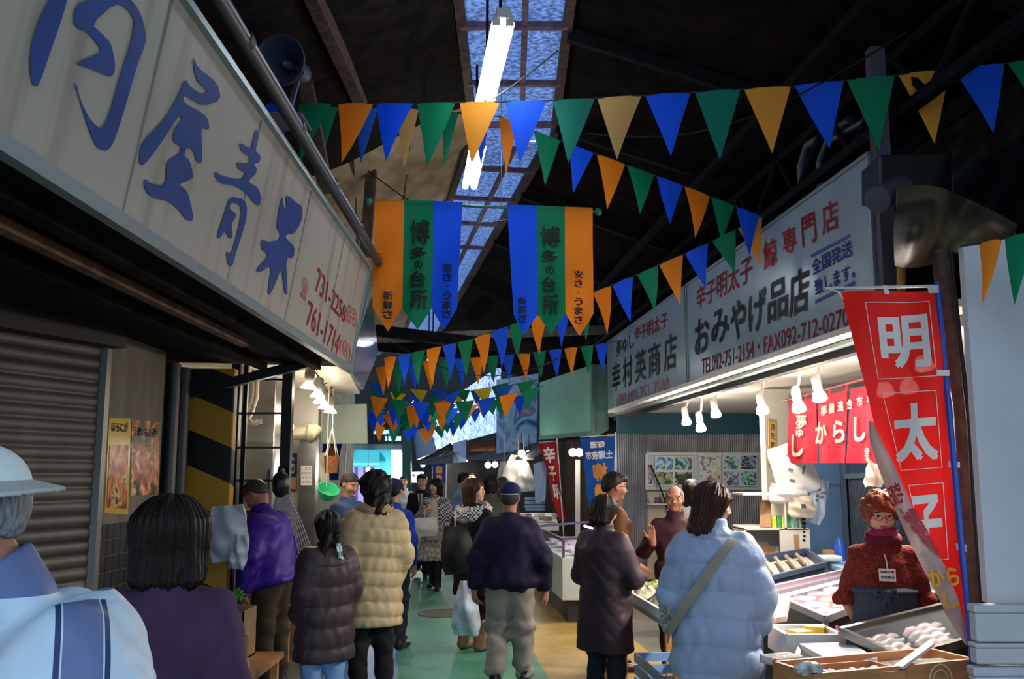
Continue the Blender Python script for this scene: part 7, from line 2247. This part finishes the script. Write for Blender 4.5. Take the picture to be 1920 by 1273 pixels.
# -- couple at the stall table
person('person in a brown jacket with glasses, in profile by the corrugated wall', xat(1150, 8.25), 8.25, R_(-78), 1.655, head=(R_(4), R_(-8)), hair='short', hairm=BLKH, skin=SK3,
       pose=dict(wrR=(.2, .14, .85)), top=dict(m=cloth('brown leather', '573519', .7, (5, .25), (40, .5)), w=1.12, hem=.68, collar=.05), bottom=dict(m=cloth('dark jeans', '1c2430')), extras=[glasses], seed=6, shoes='3a1c24')
person('person in a long dark quilted coat with a smooth black bob, arms folded', xat(1131, 6.9), 6.9, R_(-42), 1.49, head=(R_(-12), R_(-12)), hair=('bob', -.12, 1.08), hairm=DBRNH, hands=('hold', ('hold', (0, -.5, -1), (-1, .3, 0))),
       pose=dict(elL=(-.25, .02, .98), wrL=(-.1, .2, .98), elR=(.26, .03, .98), wrR=(.10, .23, 1.0)), top=dict(m=cloth('dark aubergine quilt', '352730', .55), kind='quilt', w=1.16, hem=.43, sleeve=1.2, name='coat', flare=1.08, collar=.06), bottom=dict(m=cloth('dark jeans', '1c2430'), w=1.05),
       extras=[strap([(-.17, -.02, 1.27, -.3, -.2, 1), (-.1, -.14, 1.2, -.2, -1), (.03, -.165, 1.05, 0, -1), (.15, -.14, .88, .5, -1)], .03, cloth('dark strap', '3a3432'))], seed=9)
# -- old man with the raised hand
def rim(I):
    pass
person('person, a balding man in a dark maroon jacket raising one open hand', xat(1264, 8.2), 8.2, R_(163), 1.545, head=(R_(4), R_(-4)), hair='fringe', hairm=GREYH, skin=SK3, hands=('relax', ('open', (0, 1, .15), (.12, .25, 1))),
       pose=dict(elR=(.275, .05, 1.02), wrR=(.17, .24, 1.13)), top=dict(m=cloth('dark maroon nylon', '3c1f28', .6), w=1.06, hem=.6, collar=.06), bottom=dict(m=cloth('black trousers', '1a181a'), boot=.6), shoes='1c1418', extras=[glasses], seed=4)
person('person in a white coat with long dark hair behind the raised hand', xat(1296, 10.0), 10.0, R_(-40), 1.585, hair=('bob', -.2), hairm=DBRNH, top=dict(m=cloth('white coat', 'd4d0c4'), hem=.5), bottom=dict(m=cloth('dark trousers', '2a2c34')), seed=2)
# -- woman in the pale blue puffer coat
person('person in a big pale blue puffer coat with a beige strap across the back', xat(1334, 5.3), 5.3, R_(-18), 1.595, head=(R_(-66), R_(-14)), hair=('bob', -.19, 1.16), hairm=BRNH, skin=SK2,
       pose=dict(elL=(-.235, -.03, .99), wrL=(-.2, .12, .83), elR=(.25, -.03, 1.0), wrR=(.225, .13, .80)), top=dict(m=cloth('pale blue nylon', '9fb2d0', .5, (4, .06), (60, .2)), kind='puffer', w=1.24, hem=.555, sleeve=1.35, per=.145, collar=.07, flare=1.1, name='coat'),
       bottom=dict(m=cloth('black trousers', '1a181a')), seed=5,
       extras=[strap([(.14, .03, 1.335, .4, .3, 1), (.12, -.10, 1.30, .2, -1, .8), (.04, -.185, 1.20, 0, -1), (-.06, -.205, 1.06, 0, -1), (-.16, -.195, .92, -.3, -1), (-.245, -.12, .80, -1, -.6), (-.27, -.02, .74, -1, 0)], .05, cloth('beige canvas', '9a9486'))])
bag('small checked shoulder bag at the hip of the pale blue puffer coat', 1262, 1150, .16, .20, 5.32, check('grey check canvas', 'a8a69c', '7c7e78', 40), .12, 3, .05, name='shoulder_bag')
# -- shopkeeper
KNIT = mat('maroon knit', '6e2a22', .9, noise=(60, .35), bump=(80, 1.0), spec=.2)
APR = cloth('grey blue apron', '3a4350', .8)
def keeper(I):
    S = I['S']
    def ap(p, I_):
        q = p / S
        d = loft(q, np.array([.34, .6, .85, 1.02, 1.06]), np.array([.205, .2, .19, .172, .17]), np.array([.165, .158, .148, .136, .134]))
        th = np.arctan2(q[:, 0], q[:, 1])
        return (d + .006 * np.sin(11 * th + 3 * q[:, 2]) * np.clip((.95 - q[:, 2]) * 3, 0, 1)) * S
    put_sdf('apron', ap, APR, (-.32, -.3, .28), (.32, .3, 1.1))(I)
    mb = MB()
    mb.tube([Vector((.174 * math.sin(a), .138 * math.cos(a), 1.035)) * S for a in [i * math.pi / 14 for i in range(29)]], .016, 8)
    mb.tube([Vector(v) * S for v in ((0, .147, 1.03), (.05, .157, 1.055), (.06, .157, 1.02), (0, .15, 1.025), (-.05, .157, 1.055), (-.055, .157, 1.015), (0, .152, 1.03))], .012, 6)
    mb.tube([Vector(v) * S for v in ((0, .152, 1.025), (-.02, .162, .95), (-.025, .166, .89))], .012, 6)
    mb.tube([Vector(v) * S for v in ((0, .152, 1.025), (.02, .162, .96))], .012, 6)
    mb.build('apron_tie', APR, I['root'], True, rel=False)
    MB().slab([Vector(v) * S for v in ((-.055, .142, 1.10), (.035, .142, 1.10), (.035, .142, 1.17), (-.055, .142, 1.17))], -.006).build('name_badge', mat('white badge', 'e2e0da', .4), I['root'], rel=False)
    mb = MB()
    for s_, z0, z1 in (('柳橋市場', 1.145, 1.16), ('幸村商店', 1.113, 1.132)):
        put_text(mb, s_, lambda u, v: Vector((.027 - .074 * u, .149, z0 + (z1 - z0) * v)) * S, bold=.02)
    mb.build('badge_lettering', INK, I['root'], rel=False)
    MB().tube([Vector(v) * S for v in ((-.012, .143, 1.17), (-.01, .14, 1.21), (0, .135, 1.25))], .004, 6).build('badge_clip', WHITEMET, I['root'], rel=False)
person('person, a shopkeeper in a maroon knit jumper and grey apron with a white name badge', xat(1647, 5.42), 5.42, R_(162), 1.545, head=(R_(8), R_(-20)), hair=('wavy', -.075, 1.12), hairm=hairmat('auburn hair', '7a3a20'), skin=SK2,
       pose=dict(shL=(-.135, -.012, 1.24), shR=(.135, -.012, 1.24), elL=(-.222, -.05, .97), wrL=(-.13, -.17, .78), elR=(.222, -.05, .97), wrR=(.13, -.17, .77)), top=dict(m=KNIT, w=.94, hem=.99, k=.025, sleeve=.98, collar=.02, wr=.8, name='jumper'), bottom=dict(m=cloth('dark trousers', '2a2c34')),
       extras=[glasses, keeper, ring('scarf', cloth('maroon scarf', '5c1c30'), .078, .024, 1.325, 0, 1.3, 2), ring('turtleneck', cloth('magenta collar', '8c2a58'), .06, .02, 1.365, .005, 1.5, 1)], seed=3)
